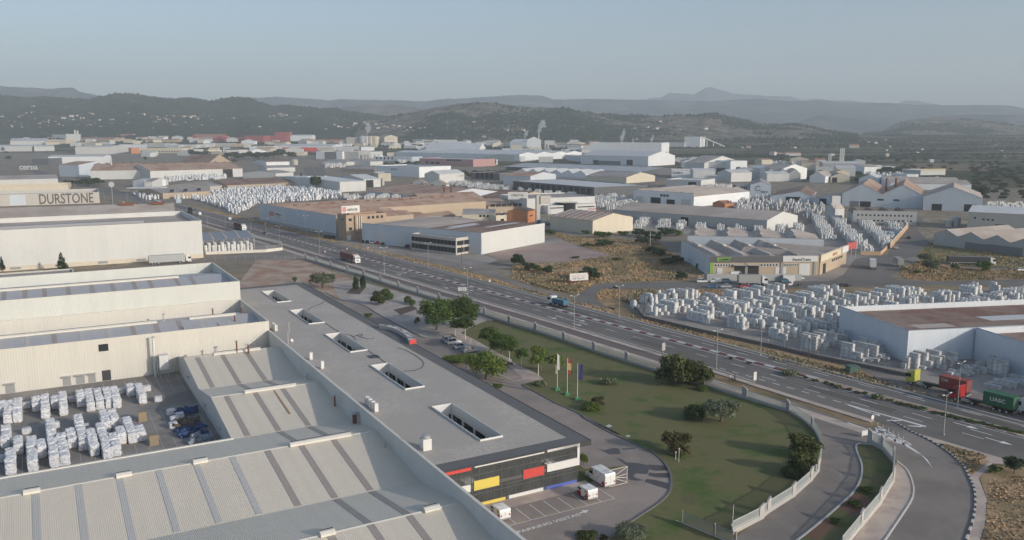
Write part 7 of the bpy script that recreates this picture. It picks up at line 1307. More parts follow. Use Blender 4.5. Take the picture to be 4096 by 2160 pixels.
far_rows('A2', [
 ('white factory with a lit front and skylit white roof left of the avenue trees', 'white_block_factory', 845, 1178, 1105, 1165, 1066, ('A2', 692, 1003), 'gx', 'wW', 'rW', dict(rise=2, vents=3)),
 ('second white hall attached behind the lit white factory', 'attached_hall', 1085, 1132, 1255, 1125, 1045, 70, 'gx', 'wW', 'rW', dict(rise=4, doors=(('f', .35, 0, 9, 8, None),))),
 ('cream white hall end between white factory and lettered wall', 'cream_end_hall', 1232, 1070, 1358, 1068, 990, 50, 'flat', 'wC', 'rL'),
 ('tall pale hall with four dark spaced letters', 'tall_letter_hall', 1200, 1010, 1642, 1032, 926, 60, 'flat', 'wS', 'rS', dict(par=1)),
 ('white hall with four pale grey letters at its right end', 'white_letter_hall', 1846, 1107, 2095, 1088, 985, ('A2', 1605, 1000), 'gx', 'wW', 'rL', dict(rise=4)),
 ('white double gabled shed with brown roof', 'double_gable_shed', 1545, 1140, 1915, 1152, 1103, ('A2', 1312, 1082), 'gy', 'wW', 'rR', dict(n=2, rise=5)),
 ('wide brown roofed hall with a pale blue side wall', 'brown_blue_hall', 1122, 1205, 1760, 1275, 1232, 90, 'gx', 'wB', 'rR', dict(rise=6, vents=6)),
 ('brown roofed hall joining the pallet yard at the back', 'back_brown_hall', 1850, 1225, 2600, 1268, 1245, 60, 'gx', 'wT', 'rB', dict(rise=5)),
 ('lower brown roofed hall with chimneys before the blue side wall', 'chimney_hall', 1730, 1330, 2330, 1300, 1262, 50, 'gx', 'wT', 'rR', dict(rise=6, stacks=((.5, .5, 11, .8, RUST), (.62, .5, 11, .8, RUST)))),
 ('grey shed with one orange end panel beside the silo', 'orange_end_shed', 105, 912, 352, 905, 868, 55, 'gx', 'wS', 'rB', dict(rise=3)),
 ('white walled shed with grey roof below the orange panel shed', 'white_low_shed', 110, 980, 395, 972, 928, 40, 'gx', 'wW', 'rG', dict(rise=3)),
 ('white shed turned toward the avenue with a grey roof', 'turned_shed', 200, 1055, 378, 1040, 978, 50, 'gx', 'wW', 'rG', dict(rise=3)),
 ('ochre shed with dark roof at the end of the white pallet field', 'ochre_end_shed', -90, 1142, 380, 1132, 1078, 55, 'gx', 'wT', 'rB', dict(rise=4)),
 ('grey plant with a dark loading court left of the silos', 'grey_plant', 605, 845, 870, 850, 772, 70, 'flat', 'wS', 'rG', dict(doors=(('f', .55, 0, 30, 16, M('door_grey', (.22, .22, .22))),))),
 ('plain grey plant front right of the dark loading court', 'plain_plant', 868, 848, 1033, 850, 770, 70, 'flat', 'wG', 'rG'),
 ('white topped plant behind the row of silos', 'white_top_plant', 1030, 825, 1275, 815, 765, 60, 'flat', 'wW', 'rW'),
 ('white gable fronted shed, left one of two beside the pallet heap', 'white_gable', 910, 912, 1034, 905, 868, 60, 'gx', 'wW', 'rG', dict(rise=4)),
 ('white gable fronted shed with blue stacks, right one of two', 'white_gable', 1150, 912, 1280, 905, 865, 60, 'gx', 'wW', 'rG', dict(rise=4)),
 ('low grey office with square windows and a cream end', 'grey_office', 1180, 862, 1565, 868, 828, 50, 'flat', 'wB', 'rG', dict(wins=(('f', .05, .55, 3, 5, 5, .6),))),
 ('pink two storey factory beside the scrub belt', 'pink_factory', 1645, 905, 2185, 925, 853, 60, 'flat', 'wP', 'rL', dict(wins=(('f', .1, .4, 3, 4, 3, .3), ('f', .5, .8, 9, 3, 1, .1)))),
 ('white end hall attached to the pink factory', 'white_end_hall', 2186, 910, 2432, 905, 850, 60, 'flat', 'wW', 'rL', dict(wins=(('f', .45, .95, 2, 8, 4, .3),))),
 ('huge low hall with a light roof dotted with skylights', 'light_roof_hall', 1405, 828, 2650, 872, 815, 240, 'gx', 'wS', 'rL', dict(n=4, rise=4, strips=9, smat='rW')),
 ('pale barrel roofed hall among the far factories', 'barrel_hall', 1700, 772, 2245, 775, 748, 110, 'gx', 'wS', 'rL', dict(rise=16)),
 ('pale upper hall behind the barrel roofed hall', 'upper_hall', 1830, 722, 2122, 722, 702, 60, 'gx', 'wS', 'rL', dict(rise=10)),
 ('tan factory hall beside four white topped bins', 'tan_bin_hall', 910, 705, 1052, 705, 626, 50, 'flat', 'wX', 'rR'),
 ('tall tan gable hall with faint lettering', 'tan_gable_hall', 1294, 708, 1425, 705, 622, 60, 'gy', 'wC', 'rR', dict(rise=7)),
 ('white office with long dark windows on the far slope', 'slope_office', 1670, 690, 1800, 690, 650, 40, 'flat', 'wW', 'rW', dict(wins=(('f', .05, .95, 5, 2.5, 1, .05), ('f', .05, .95, 11, 2.5, 1, .05)))),
 ('white low wing left of the far slope office', 'slope_wing', 1575, 683, 1670, 686, 650, 40, 'flat', 'wW', 'rG'),
 ('white gabled tower above the far slope office', 'slope_tower', 1718, 652, 1813, 652, 606, 40, 'gy', 'wW', 'rR', dict(rise=5)),
 ('white plant with pipes right of the far slope office', 'pipe_plant', 1800, 682, 2012, 682, 652, 40, 'flat', 'wW', 'rW'),
 ('red brown brick works with stepped blocks', 'brick_works', -10, 668, 320, 668, 612, 70, 'flat', 'wR', 'rC'),
 ('tall red tower block of the brick works', 'red_tower', 190, 665, 335, 665, 575, 45, 'flat', 'wR', 'rC'),
 ('white grey hall beside the red brick works', 'white_grey_hall', 345, 665, 560, 665, 612, 60, 'gx', 'wS', 'rW', dict(rise=4)),
 ('white gabled shed before the low red roofs', 'white_red_shed', 425, 698, 512, 700, 668, 50, 'gy', 'wW', 'rR', dict(rise=8)),
 ('low clay roofed works spreading right of the brick works', 'clay_works', 515, 690, 910, 690, 668, 120, 'gx', 'wT', 'rC', dict(n=3, rise=6)),
 ('white and beige service hall behind the pine grove', 'service_hall', 275, 812, 480, 812, 775, 40, 'flat', 'wC', 'rG'),
 ('long low hall with a bright red fascia behind the pine grove', 'red_fascia_hall', 270, 780, 612, 778, 752, 40, 'flat', 'wR', 'rG', dict(band=(6, 13, REDPL))),
 ('white hall with a grey roof over the red fascia hall', 'white_grey_row', 0, 748, 228, 745, 716, 60, 'flat', 'wW', 'rL'),
 ('long grey white hall in the second far row', 'grey_white_row', 230, 742, 770, 748, 718, 70, 'gx', 'wS', 'rL', dict(rise=5)),
 ('white silo plant between the far rows', 'silo_plant', 620, 765, 775, 765, 728, 40, 'flat', 'wX', 'rW'),
 ('white hall with twin light ends in the second far row', 'twin_end_hall', 780, 755, 1048, 755, 722, 50, 'flat', 'wW', 'rL'),
 ('dark grey glazed hall with a light corner right of the scrub', 'dark_hall', 2165, 1050, 2450, 1060, 992, 55, 'flat', 'wD', 'rD', dict(wins=(('f', .15, .8, 2, 7, 4, .2),))),
 ('blue grey hall with rust roof right of the dark glazed hall', 'rust_top_hall', 2490, 1100, 2760, 1110, 1020, 60, 'gx', 'wB', 'rR', dict(rise=4)),
 ('brown tan low hall between the tall lettered hall and the trees', 'low_tan_hall', 870, 975, 1195, 985, 950, 45, 'gx', 'wT', 'rG', dict(rise=3)),
])
siloset('A2', (1075, 1105, 1135), 858, 800, 6, 'pale silo in the row beside the white topped plant', 'silos of the grey plant'); siloset('A2', (1168, 1210, 1245), 852, 800, 7, 'pale silo in the row beside the white topped plant', 'silos of the grey plant', BM['wS'])
siloset('A2', (1080, 1115), 705, 612, 14, 'domed white bin attached to the tan factory hall', 'domed bins', BM['wW']); siloset('A2', (1155, 1200), 705, 612, 14, 'domed white bin attached to the tan factory hall', 'domed bins', BM['wC']); siloset('A2', (388,), 905, 845, 6.5, 'grey silo at the corner of the orange panel shed')
siloset('A2', (1272,), 1110, 1035, 2.2, 'slim white silo beside the attached hall'); siloset('A2', (825, 870), 848, 795, 4, 'slim grey silo at the dark loading court', 'silos of the loading court', BM['wS'])
onw(find('tall pale hall with four dark spaced letters'), 'O N I X', .24, .38, .62); onw(find('white hall with four pale grey letters at its right end'), 'O N I X', .22, .76, .68, M('letter_pale', (.35, .35, .36), .8)); onw(find('tall tan gable hall with faint lettering'), 'CERYPSA', .19, .2, .72, M('letter_tan', (.42, .38, .30), .8))
far_rows('A1', [
 ('long white hall with brown roof and a tan sign, left part', 'long_white_hall', 915, 1052, 1420, 1045, 958, 70, 'gx', 'wW', 'rR', dict(rise=8, vents=6, stacks=((.35, .4, 14, 1.0, BM['wW']),))),
 ('long white hall with brown roof behind the piled white bags', 'long_white_hall', 1515, 1055, 2442, 1022, 940, 80, 'gx', 'wW', 'rR', dict(rise=8, vents=9, doors=(('f', .83, 0, 14, 11, None),))),
 ('brown pitched roof rising behind the long white hall', 'brown_gable_hall', 1815, 925, 2105, 930, 882, 60, 'gx', 'wT', 'rB', dict(rise=14)),
 ('blue grey gable end hall left of the long white hall', 'blue_end_hall', 600, 1020, 800, 1025, 905, 60, 'gx', 'wB', 'rR', dict(rise=4)),  # bluish tone paints the shaded left end of the long white hall
 ('pale grey long shed with skylights above the dark wall', 'pale_long_shed', 490, 895, 1045, 890, 820, 60, 'gx', 'wS', 'rL', dict(rise=3, strips=5)),
 ('dark brown shed beside the pale long shed', 'dark_side_shed', 322, 905, 490, 905, 838, 50, 'flat', 'wD', 'rG'),
 ('big white warehouse with shaded side wall at far left', 'big_far_warehouse', 760, 800, 1110, 798, 722, ('A1', 552, 712), 'gx', 'wW', 'rL', dict(rise=3)),
 ('white warehouse with a round blue emblem at the left edge', 'emblem_warehouse', -120, 772, 318, 768, 715, 90, 'gx', 'wW', 'rL', dict(rise=4)),
 ('white warehouse bay between emblem warehouse and big far warehouse', 'middle_bay_warehouse', 345, 768, 550, 764, 716, 90, 'gx', 'wW', 'rL', dict(rise=4)),
 ('grey roofed shed with a row of skylights behind the emblem warehouse', 'skylight_shed', 105, 705, 460, 700, 658, 60, 'gx', 'wW', 'rS', dict(rise=8, strips=7)),
 ('cream box hall right of the skylight shed', 'cream_box_hall', 468, 695, 665, 695, 650, 60, 'flat', 'wC', 'rL'),
 ('white cube plant with two small silos on top', 'cube_plant', 672, 672, 808, 670, 592, 50, 'flat', 'wW', 'rW', dict(stacks=((.6, .5, 14, 3, BM['wW']), (.8, .5, 12, 3, BM['wW'])))),
 ('grey hall left of the white cube plant', 'grey_cube_hall', 528, 650, 672, 655, 602, 50, 'flat', 'wS', 'rG'),
 ('white tower with a dark blue picture panel', 'picture_tower', 1010, 612, 1122, 612, 545, 40, 'gy', 'wW', 'rW', dict(rise=5)),
 ('long white factory right of the picture tower', 'right_white_factory', 1195, 600, 1430, 600, 562, 60, 'flat', 'wS', 'rL'),
 ('bright white factory hall near the far tree line', 'tree_line_hall', 1430, 610, 1650, 612, 572, 60, 'gx', 'wW', 'rL', dict(rise=3)),
 ('dark red works with white lettering under its roof', 'red_works', 1940, 670, 2235, 670, 612, 60, 'gx', 'wR', 'rC', dict(rise=6, wins=(('f', .03, .97, 8, 4, 14, .4),))),
 ('long pale roof hall behind the red works', 'pale_roof_hall', 2212, 618, 2390, 618, 580, 60, 'flat', 'wW', 'rL'),
 ('pale end hall in the far row right of the red works', 'pale_end_hall', 2390, 618, 2650, 620, 585, 60, 'flat', 'wS', 'rL'),
 ('red clay works at the right of the red lettered hall', 'clay_block', 2455, 675, 2650, 676, 612, 60, 'flat', 'wR', 'rC'),
 ('low clay wall hall between the red works', 'clay_wall_hall', 2240, 672, 2455, 672, 628, 50, 'flat', 'wR', 'rC'),
 ('pale blue hall left of the grey roofed hall in mid far left', 'pale_blue_hall', 1195, 745, 1450, 742, 698, 50, 'flat', 'wB', 'rG'),
 ('grey hall with brown heaps beside it', 'heap_hall', 1450, 728, 1660, 728, 686, 50, 'flat', 'wG', 'rG'),
 ('small orange brick office before a long cream shed', 'orange_office', 1322, 792, 1402, 790, 730, 25, 'flat', 'wO', 'rC'),
 ('long cream shed with parked cars before it', 'long_cream_shed', 1402, 785, 1832, 785, 738, 50, 'flat', 'wC', 'rG', dict(wins=(('f', .02, .98, 2, 4, 16, .5),))),
 ('white shed with stepped front right of the cream shed', 'stepped_shed', 1808, 738, 1972, 738, 702, 40, 'flat', 'wW', 'rL'),
 ('tan dark roofed hall in the far row above the pines', 'tan_far_hall', 2098, 722, 2325, 722, 688, 50, 'flat', 'wX', 'rG'),
 ('tan light fronted hall next to the tan dark roofed hall', 'tan_light_hall', 2325, 722, 2520, 720, 690, 50, 'flat', 'wT', 'rL'),
 ('white cream showroom with a black glass strip', 'showroom', 2095, 808, 2235, 805, 752, 35, 'flat', 'wC', 'rW', dict(wins=(('f', .1, .9, 3, 6, 1, .05),))),
 ('layered white office with tan bands', 'layered_office', 2272, 800, 2400, 798, 742, 35, 'flat', 'wW', 'rW', dict(wins=(('f', .02, .98, 4, 3, 1, .02), ('f', .02, .98, 11, 3, 1, .02)))),
 ('white hall with blue edge between the pines and the showroom', 'blue_edge_hall', 2405, 790, 2500, 788, 752, 35, 'flat', 'wW', 'rS'),
 ('beige long shed below the white bags, tan front', 'tan_front_shed', 1640, 1248, 2115, 1222, 1168, 55, 'gx', 'wT', 'rG', dict(rise=3, wins=(('f', .05, .9, 6, 2.4, 3, .7),))),
 ('grey roofed shed stepping toward the pallet field', 'stepping_shed', 2115, 1168, 2300, 1150, 1105, 55, 'gx', 'wX', 'rG', dict(rise=3)),
 ('dark ridged long shed behind the pallet field', 'dark_ridge_shed', 2290, 1160, 2900, 1132, 1085, 50, 'gx', 'wT', 'rB', dict(rise=4)),
 ('white walled shed with grey roof near the canopy station', 'white_corner_shed', 1455, 1135, 1530, 1135, 1075, 45, 'gx', 'wW', 'rG', dict(rise=3)),
 ('grey side shed left of the white walled corner shed', 'side_shed', 1340, 1128, 1455, 1132, 1068, 30, 'gx', 'wS', 'rL', dict(rise=2)),
 ('white low market hall at the left edge, upper row', 'market_hall', -40, 610, 180, 610, 580, 40, 'flat', 'wW', 'rL'),
 ('white rounded hall at the far left top row', 'rounded_hall', 45, 545, 125, 548, 520, 30, 'gx', 'wW', 'rL', dict(rise=5)),
 ('terracotta apartment row at the far left', 'terracotta_row', 20, 575, 180, 578, 556, 30, 'gx', 'wO', 'rC', dict(rise=3)),
 ('blue and white clad hall behind the terracotta row', 'blue_white_hall', 260, 598, 385, 600, 570, 35, 'flat', 'wB', 'rW'),
 ('low tan works with a long clay roof at far left', 'low_tan_works', 300, 620, 525, 622, 590, 60, 'gx', 'wT', 'rC', dict(rise=5)),
 ('clay roofed house group right of the picture tower', 'clay_house', 1125, 590, 1190, 592, 555, 30, 'gx', 'wO', 'rC', dict(rise=4)),
 ('pink clay works below the picture tower', 'pink_works', 1160, 640, 1310, 642, 605, 50, 'gx', 'wP', 'rC', dict(rise=4)),
 ('white lorry depot between grey halls at far left', 'depot', 960, 640, 1030, 640, 615, 30, 'flat', 'wW', 'rW'),
 ('low brown clay shed row left of the red works', 'clay_shed_row', 820, 668, 1150, 672, 645, 60, 'gx', 'wT', 'rC', dict(n=2, rise=5)),
 ('low white hall below the clay shed row', 'low_white_row', 880, 700, 1105, 700, 675, 40, 'flat', 'wW', 'rL'),
 ('low white shed with pale roof left of the low white row', 'low_pale_row', 800, 700, 878, 700, 678, 40, 'flat', 'wC', 'rL'),
 ('tan warehouse with pale roof in front of the clay heaps', 'heap_front_hall', 1460, 678, 1790, 676, 655, 50, 'gx', 'wT', 'rC', dict(rise=4)),
])
rw_ = find('dark red works with white lettering under its roof'); onw(rw_, 'ATOMIZADORA S.A.', .34, .18, .62, PWHITE)
em = find('white warehouse with a round blue emblem at the left edge'); MB().tube((em['W']*.34, -.3, em['h']*.5), (em['W']*.34, -.02, em['h']*.5), em['h']*.38, n=20).build('emblem', M('emblem_blue', (.10, .13, .22), .6), em)
pt = find('white tower with a dark blue picture panel'); MB().box(pt['W']*.1, -.3, pt['h']*.45, pt['W']*.45, 0, pt['h']*.85).build('picture_panel', M('emblem_blue', (.10, .13, .22)), pt)
ct = thing('roadside_letters', 'white freestanding letters on the slope by the avenue', 'sign', G('A1', 195, 955)); text('cerpa', 13, (0, 0, .8), FRONT, PWHITE, ct, .4, 'lettering', 'LEFT', 1.05, .25); MB().box(-1, .2, 0, 30, .8, 1.0).build('plinth', CONC, ct)
st_ = thing('canopy_station', 'white flat canopy on posts beside the shed corner', 'canopy', G('A1', 1275, 1195)); MB().box(0, 0, 5.2, 34, 16, 6).build('canopy', PWHITE, st_)
for x in (2, 32): MB().box(x-.3, 7.7, 0, x+.3, 8.3, 5.3).build('post', GALV, st_)
cm = thing('slender_chimney', 'thin reddish chimney on the far plain beside the picture tower', 'chimney', G('A1', 1190, 590)); MB().tube((0, 0, -1), (0, 0, 68), 3, 2, 10).build('stack', BM['wO'], cm); MB().tube((0, 0, 68), (0, 0, 69), 2.4, n=10).build('cap', GREYM, cm)
far_rows('A4', [
 ('cream gabled shed with dark gate among grey sheds', 'cream_gate_shed', 630, 1080, 820, 1082, 1022, 35, 'gy', 'wC', 'rG', dict(rise=4, doors=(('f', .2, 0, 6, 6, None),))),
 ('pale rounded gable shed left of the wide flat hall', 'rounded_gable_shed', 912, 1092, 1115, 1098, 1045, 35, 'gy', 'wS', 'rL', dict(rise=5)),
 ('grey gabled shed left of the cream gate shed', 'grey_gate_shed', 415, 1080, 572, 1085, 1022, 35, 'gy', 'wS', 'rT', dict(rise=6)),
 ('wide grey walled hall with tan panels at the slope road', 'panel_hall', -30, 1065, 325, 1068, 992, 60, 'gy', 'wG', 'rT', dict(n=3, rise=6)),
 ('grey plant hall with tall chimneys on the plain', 'chimney_plant', 550, 962, 930, 965, 892, 40, 'gx', 'wG', 'rL', dict(rise=3, stacks=((.19, .4, 15, .9, BM['wW']), (.24, .4, 15, .9, BM['wW']), (.49, .4, 24, 1.1, BM['wW']), (.535, .4, 24, 1.1, BM['wW']), (.58, .4, 24, 1.1, BM['wW'])))),
 ('white shed with a dark gate right of the chimney plant', 'white_gate_shed', 972, 962, 1138, 960, 908, 35, 'flat', 'wW', 'rW', dict(doors=(('f', .5, 0, 8, 7, None),))),
 ('white low shed behind the tree clump', 'tree_shed', 1200, 948, 1322, 948, 922, 30, 'flat', 'wS', 'rW'),
 ('white shed with a faint yellow stripe and parked white lorries', 'stripe_shed', 1532, 1008, 1782, 1005, 955, 40, 'flat', 'wW', 'rW', dict(band=(6, 9, M('pale_yellow', (.58, .52, .36), .7)))),
 ('pale grey cube shed left of the stripe shed', 'cube_shed', 1392, 1042, 1512, 1042, 998, 40, 'flat', 'wS', 'rG'),
 ('wide flat grey hall with long skylights behind the M roof', 'flat_wide_hall', 1230, 1150, 2042, 1165, 1102, 120, 'gx', 'wS', 'rT', dict(n=2, rise=3, vents=2)),
 ('white hall wall between wide flat hall and cube shed', 'white_wall_hall', 1165, 1080, 1400, 1085, 1045, 40, 'gx', 'wS', 'rG', dict(rise=2)),
 ('low tan hall with a curved white end on the slope', 'tan_curved_hall', -30, 975, 345, 975, 930, 40, 'gx', 'wT', 'rR', dict(rise=4)),
 ('white farm with arches out on the dark orchard', 'farm', 178, 812, 332, 812, 788, 20, 'gx', 'wW', 'rC', dict(rise=3, cat='farmhouse')),
 ('small white farmhouse left of the arched farm', 'farm', 10, 810, 62, 812, 785, 16, 'gx', 'wW', 'rC', dict(rise=4, cat='farmhouse')),
 ('low cream hut beside the dark orchard', 'hut', 628, 815, 675, 815, 792, 14, 'flat', 'wC', 'rC', dict(cat='hut')),
 ('square white ruin among the dry terraces', 'ruin', 1630, 880, 1670, 880, 848, 10, 'flat', 'wW', 'rG', dict(cat='ruin')),
 ('cream tower hut on the dry terrace', 'hut', 1188, 826, 1218, 826, 790, 10, 'flat', 'wC', 'rC', dict(cat='hut')),
 ('white villa group in the dark trees', 'villa', 820, 735, 918, 736, 708, 25, 'gx', 'wC', 'rC', dict(rise=4, cat='villa')),
])
bf('low brown clay building beside the chimneys on the plain', 'clay_building', 'A4', 482, 885, 590, 885, 855, 25, 'gx', 'wO', 'rC', rise=3)
# small sheds filling the gaps between the big far halls
BOX = []
for o in list(C.objects):
    if 'W' in o and 'D' in o and o.type == 'EMPTY': BOX.append((o.location.x+math.cos(o.rotation_euler.z)*o['W']/2-math.sin(o.rotation_euler.z)*o['D']/2, o.location.y+math.sin(o.rotation_euler.z)*o['W']/2+math.cos(o.rotation_euler.z)*o['D']/2, max(o['W'], o['D'])*.5))
fg = random.Random(31); nsh = 0; LBS = ('small white shed among the far factories', 'small tan roofed shed among the far factories', 'small grey shed among the far factories'); tries = 0
while nsh < 165 and tries < 4000:
    tries += 1; t, x, y = fg.choice((('A1', fg.uniform(0, 2575), fg.uniform(575, 720)), ('A1', fg.uniform(1100, 2575), fg.uniform(640, 830)), ('A2', fg.uniform(0, 1500), fg.uniform(690, 850)), ('A3', fg.uniform(0, 800), fg.uniform(690, 880)), ('A2', fg.uniform(1300, 2575), fg.uniform(690, 760)), ('A4', fg.uniform(-900, 1000), fg.uniform(900, 1080))))
    p = G(t, x, y); w_ = fg.uniform(16, 44); d_ = fg.uniform(14, 34)
    if any((p.x-bx0)**2+(p.y-by0)**2 < (br_*.85+max(w_, d_)*.6)**2 for bx0, by0, br_ in BOX): continue
    k = fg.choice((0, 0, 0, 1, 1, 2)); a = fg.choice((-.25, 0, .1, .4)); u = Vector((math.cos(a), math.sin(a), 0)); BOX.append((p.x, p.y, max(w_, d_)*.6)); nsh += 1
    bld(LBS[k], 'small_shed', p, p+u*w_, d_, fg.uniform(6, 12), fg.choice(('flat', 'gx', 'gy')), ('wW', 'wC', 'wS')[k], ('rL', 'rR', 'rG')[k])['group'] = ('small white sheds', 'small tan roofed sheds', 'small grey sheds')[k]
for i in range(60):
    t, x, y = fg.choice((('A1', fg.uniform(0, 2575), fg.uniform(560, 880)), ('A2', fg.uniform(0, 2575), fg.uniform(700, 860)), ('A3', fg.uniform(0, 800), fg.uniform(700, 830)), ('A4', fg.uniform(0, 1900), fg.uniform(880, 1080)))); p = G(t, x, y)
    if any((p.x-bx0)**2+(p.y-by0)**2 < (br_+4)**2 for bx0, by0, br_ in BOX): continue
    plant('pine2', p, fg.uniform(6, 14), fg.uniform(5, 10), 'dark bushy tree between the far factories', 'trees between the far factories')
# villas on the slopes: white specks, each a house of its own
HOUSEW = M('house_wall', (.70, .66, .58), .8)
HS = thing('house', 'small white house with clay roof on the far wooded slope', 'house', (0, 0, -900), 0, 'houses on the far slopes'); MB().box(-7, -5, -2, 7, 5, 5).build('wall', HOUSEW, HS); q = MB(); q.xext([(-5.5, 5), (5.5, 5), (0, 7.6)], -7.5, 7.5); q.build('roof', BM['rC'], HS)
hg = random.Random(77); spots = []
for x, y in ((20, 430), (90, 470), (60, 480), (230, 420), (270, 395), (330, 390), (200, 435), (480, 470), (555, 475), (440, 490), (590, 510), (720, 430), (740, 465), (830, 445), (900, 385), (930, 405), (790, 520), (900, 525), (950, 495), (1000, 460), (1290, 400), (1440, 410), (1210, 505), (1260, 505), (1330, 490), (1355, 495), (1580, 430), (1600, 470), (1660, 450), (1740, 425), (1800, 425), (1850, 430), (1910, 440), (1930, 430), (1700, 480), (1760, 515), (1785, 520), (1740, 510), (1800, 520), (1980, 455), (2040, 415), (2100, 420), (2280, 455), (2350, 450), (150, 480), (30, 500), (640, 440), (1720, 445), (1990, 440), (1560, 485), (1130, 470), (330, 330), (660, 340)): spots.append(('A1', x, y, hg.uniform(.7, 1.5)))
for x, y in ((140, 435), (180, 430), (240, 405), (250, 420), (260, 425), (300, 425), (640, 513), (830, 522), (860, 525), (930, 540), (1000, 495), (1090, 478), (1120, 505), (1230, 540), (1210, 505), (1320, 530), (1440, 525), (1500, 530), (1520, 560), (1650, 545), (1700, 540), (1580, 578), (2080, 592), (2220, 555), (2290, 628), (2190, 485), (2300, 465), (2340, 570), (2540, 570), (400, 495), (1040, 410), (440, 415)): spots.append(('A2', x, y, hg.uniform(.7, 1.4)))
for x, y in ((60, 538), (110, 570), (170, 575), (1240, 548), (1370, 533), (1460, 545), (1590, 540), (1690, 560), (1950, 555), (1250, 650), (2310, 525), (2390, 540), (2380, 735), (2320, 735), (30, 485), (1490, 475)): spots.append(('A3', x, y, hg.uniform(.7, 1.6)))
for x, y in ((330, 642), (460, 640), (900, 635), (1180, 658), (1015, 682), (1080, 690), (1225, 722), (1550, 755), (1500, 785), (2290, 705), (270, 735), (90, 790), (130, 800), (2350, 765), (2380, 820), (1190, 762)): spots.append(('A4', x, y, hg.uniform(.7, 1.4)))
for i in range(46): spots.append(('A1', hg.uniform(0, 2500), hg.uniform(415, 545), hg.uniform(.5, 1.1)))
for i in range(16): spots.append(('A2', hg.uniform(0, 1600), hg.uniform(480, 560), hg.uniform(.5, 1.0)))
def ranges_hit(t, x, y):                            # the first hill surface the sight line meets, else the valley floor
    d = ray(t, x, y); g = G(t, x, y) if d.z < -1e-4 else None; best = g.y if g is not None and g.y < 4390 and abs(g.z-terr(0, g.y)) < 6 else 1e9; out = g if best < 1e9 else None
    for nm, X, Y, Z, tt in RANGES:
        if nm not in ('forest_ridge', 'scrub_hill', 'dry_hill', 'brown_hills'): continue
        u = d.x/d.y; col = int(np.argmin(np.abs(X[10]/Y[10]-u))); yy_ = Y[:, col]; zz = Z[:, col]; li = CAMH+d.z/d.y*yy_; hit = np.where(zz > li)[0]
        if len(hit) and hit[0] > 0 and yy_[hit[0]] < best: best = float(yy_[hit[0]]); out = Vector((u*best, best, float(zz[hit[0]])))
    return out
firstH = [HS]
for t, x, y, s in spots:
    p = ranges_hit(t, x, y)
    if p is None: continue
    k = s*.75*max(.8, p.y/3300)
    if firstH: o = firstH.pop(); o.location = p; o.scale = (k,)*3; o.rotation_euler = (0, 0, hg.uniform(-.7, .7))
    else: dup(HS, p, hg.uniform(-.7, .7), None, None, k)
# forest on the slopes: one mass of crowns
def forest(name, sel, n, seed, size, mat):
    g = np.random.default_rng(seed); ico = np.array([(0, 0, 1), (.9, 0, .15), (.28, .86, .1), (-.73, .53, .2), (-.73, -.53, .05), (.28, -.86, .15)]); fc = np.array([(0, 1, 2), (0, 2, 3), (0, 3, 4), (0, 4, 5), (0, 5, 1)]); VS = []
    for nm, X, Y, Z, t in RANGES:
        if nm not in sel: continue
        m = np.argwhere(t <= .06).max(); w_ = Y[:m, :]*0+1; r = g.integers(0, m, n*sel[nm]//100); c = g.integers(0, X.shape[1]-1, len(r)); fx, fy = g.random(len(r)), g.random(len(r))
        x = X[r, c]+(X[r, c+1]-X[r, c])*fx; y = Y[r, c]+(Y[r+1, c]-Y[r, c])*fy; z = Z[r, c]*(1-fx)*(1-fy)+Z[r, c+1]*fx*(1-fy)+Z[r+1, c]*(1-fx)*fy+Z[r+1, c+1]*fx*fy; x = x+(X[r+1, c]-X[r, c])*fy
        den = fbm(x*.004, y*.004, 4, seed); k = den+.22*g.random(len(x)) > (.49 if nm == 'forest_ridge' else .64 if nm == 'scrub_hill' else .66); x, y, z = x[k], y[k], z[k]
        s = size*(.5+.8*g.random(len(x)))*np.where(y > 6000, 1.6, 1); a = g.random(len(x))*6.28; ca, sa = np.cos(a), np.sin(a); h = .8+.7*g.random(len(x))
        v = np.stack([x[:, None]+s[:, None]*(ico[:, 0]*ca[:, None]-ico[:, 1]*sa[:, None]), y[:, None]+s[:, None]*(ico[:, 0]*sa[:, None]+ico[:, 1]*ca[:, None]), z[:, None]-.2*s[:, None]+(s*h)[:, None]*ico[:, 2]], -1); VS.append(v)
    # orchards and tree rows on the valley floor
    k = n//4; x = g.uniform(-1, 1, k*6); y = g.uniform(1900, 3900, k*6)**1.0; x = x*(500+y*.62); ok = (x*1.15+y > 2050) | (y > 2600); den = fbm(x*.0035, y*.009, 3, seed+5); ok &= den > .53; x, y = x[ok][:k], y[ok][:k]; z = np.array([terr(0, q) for q in y]); s = size*.45*(.6+.8*g.random(len(x)))
    VS.append(np.stack([x[:, None]+s[:, None]*ico[:, 0], y[:, None]+s[:, None]*ico[:, 1], z[:, None]-.3+s[:, None]*.9*ico[:, 2]], -1))
    V = np.concatenate(VS); mI = len(V); F_ = (np.arange(mI)[:, None, None]*6+fc[None]).reshape(-1); me = bpy.data.meshes.new(name); me.vertices.add(mI*6); me.vertices.foreach_set('co', V.reshape(-1)); me.loops.add(len(F_)); me.loops.foreach_set('vertex_index', F_); me.polygons.add(len(F_)//3); me.polygons.foreach_set('loop_start', np.arange(0, len(F_), 3)); me.materials.append(mat); me.update(calc_edges=True)
    o = bpy.data.objects.new(name, me); C.objects.link(o); return tag(o, kind='stuff')
FOM = hillmat('forest_crowns', [(.35, (.018, .03, .013)), (.5, (.032, .046, .02)), (.65, (.055, .066, .032))], .02)
forest('far_woods', {'forest_ridge': 62, 'scrub_hill': 26, 'dry_hill': 10}, 70000, 91, 7.5, FOM)
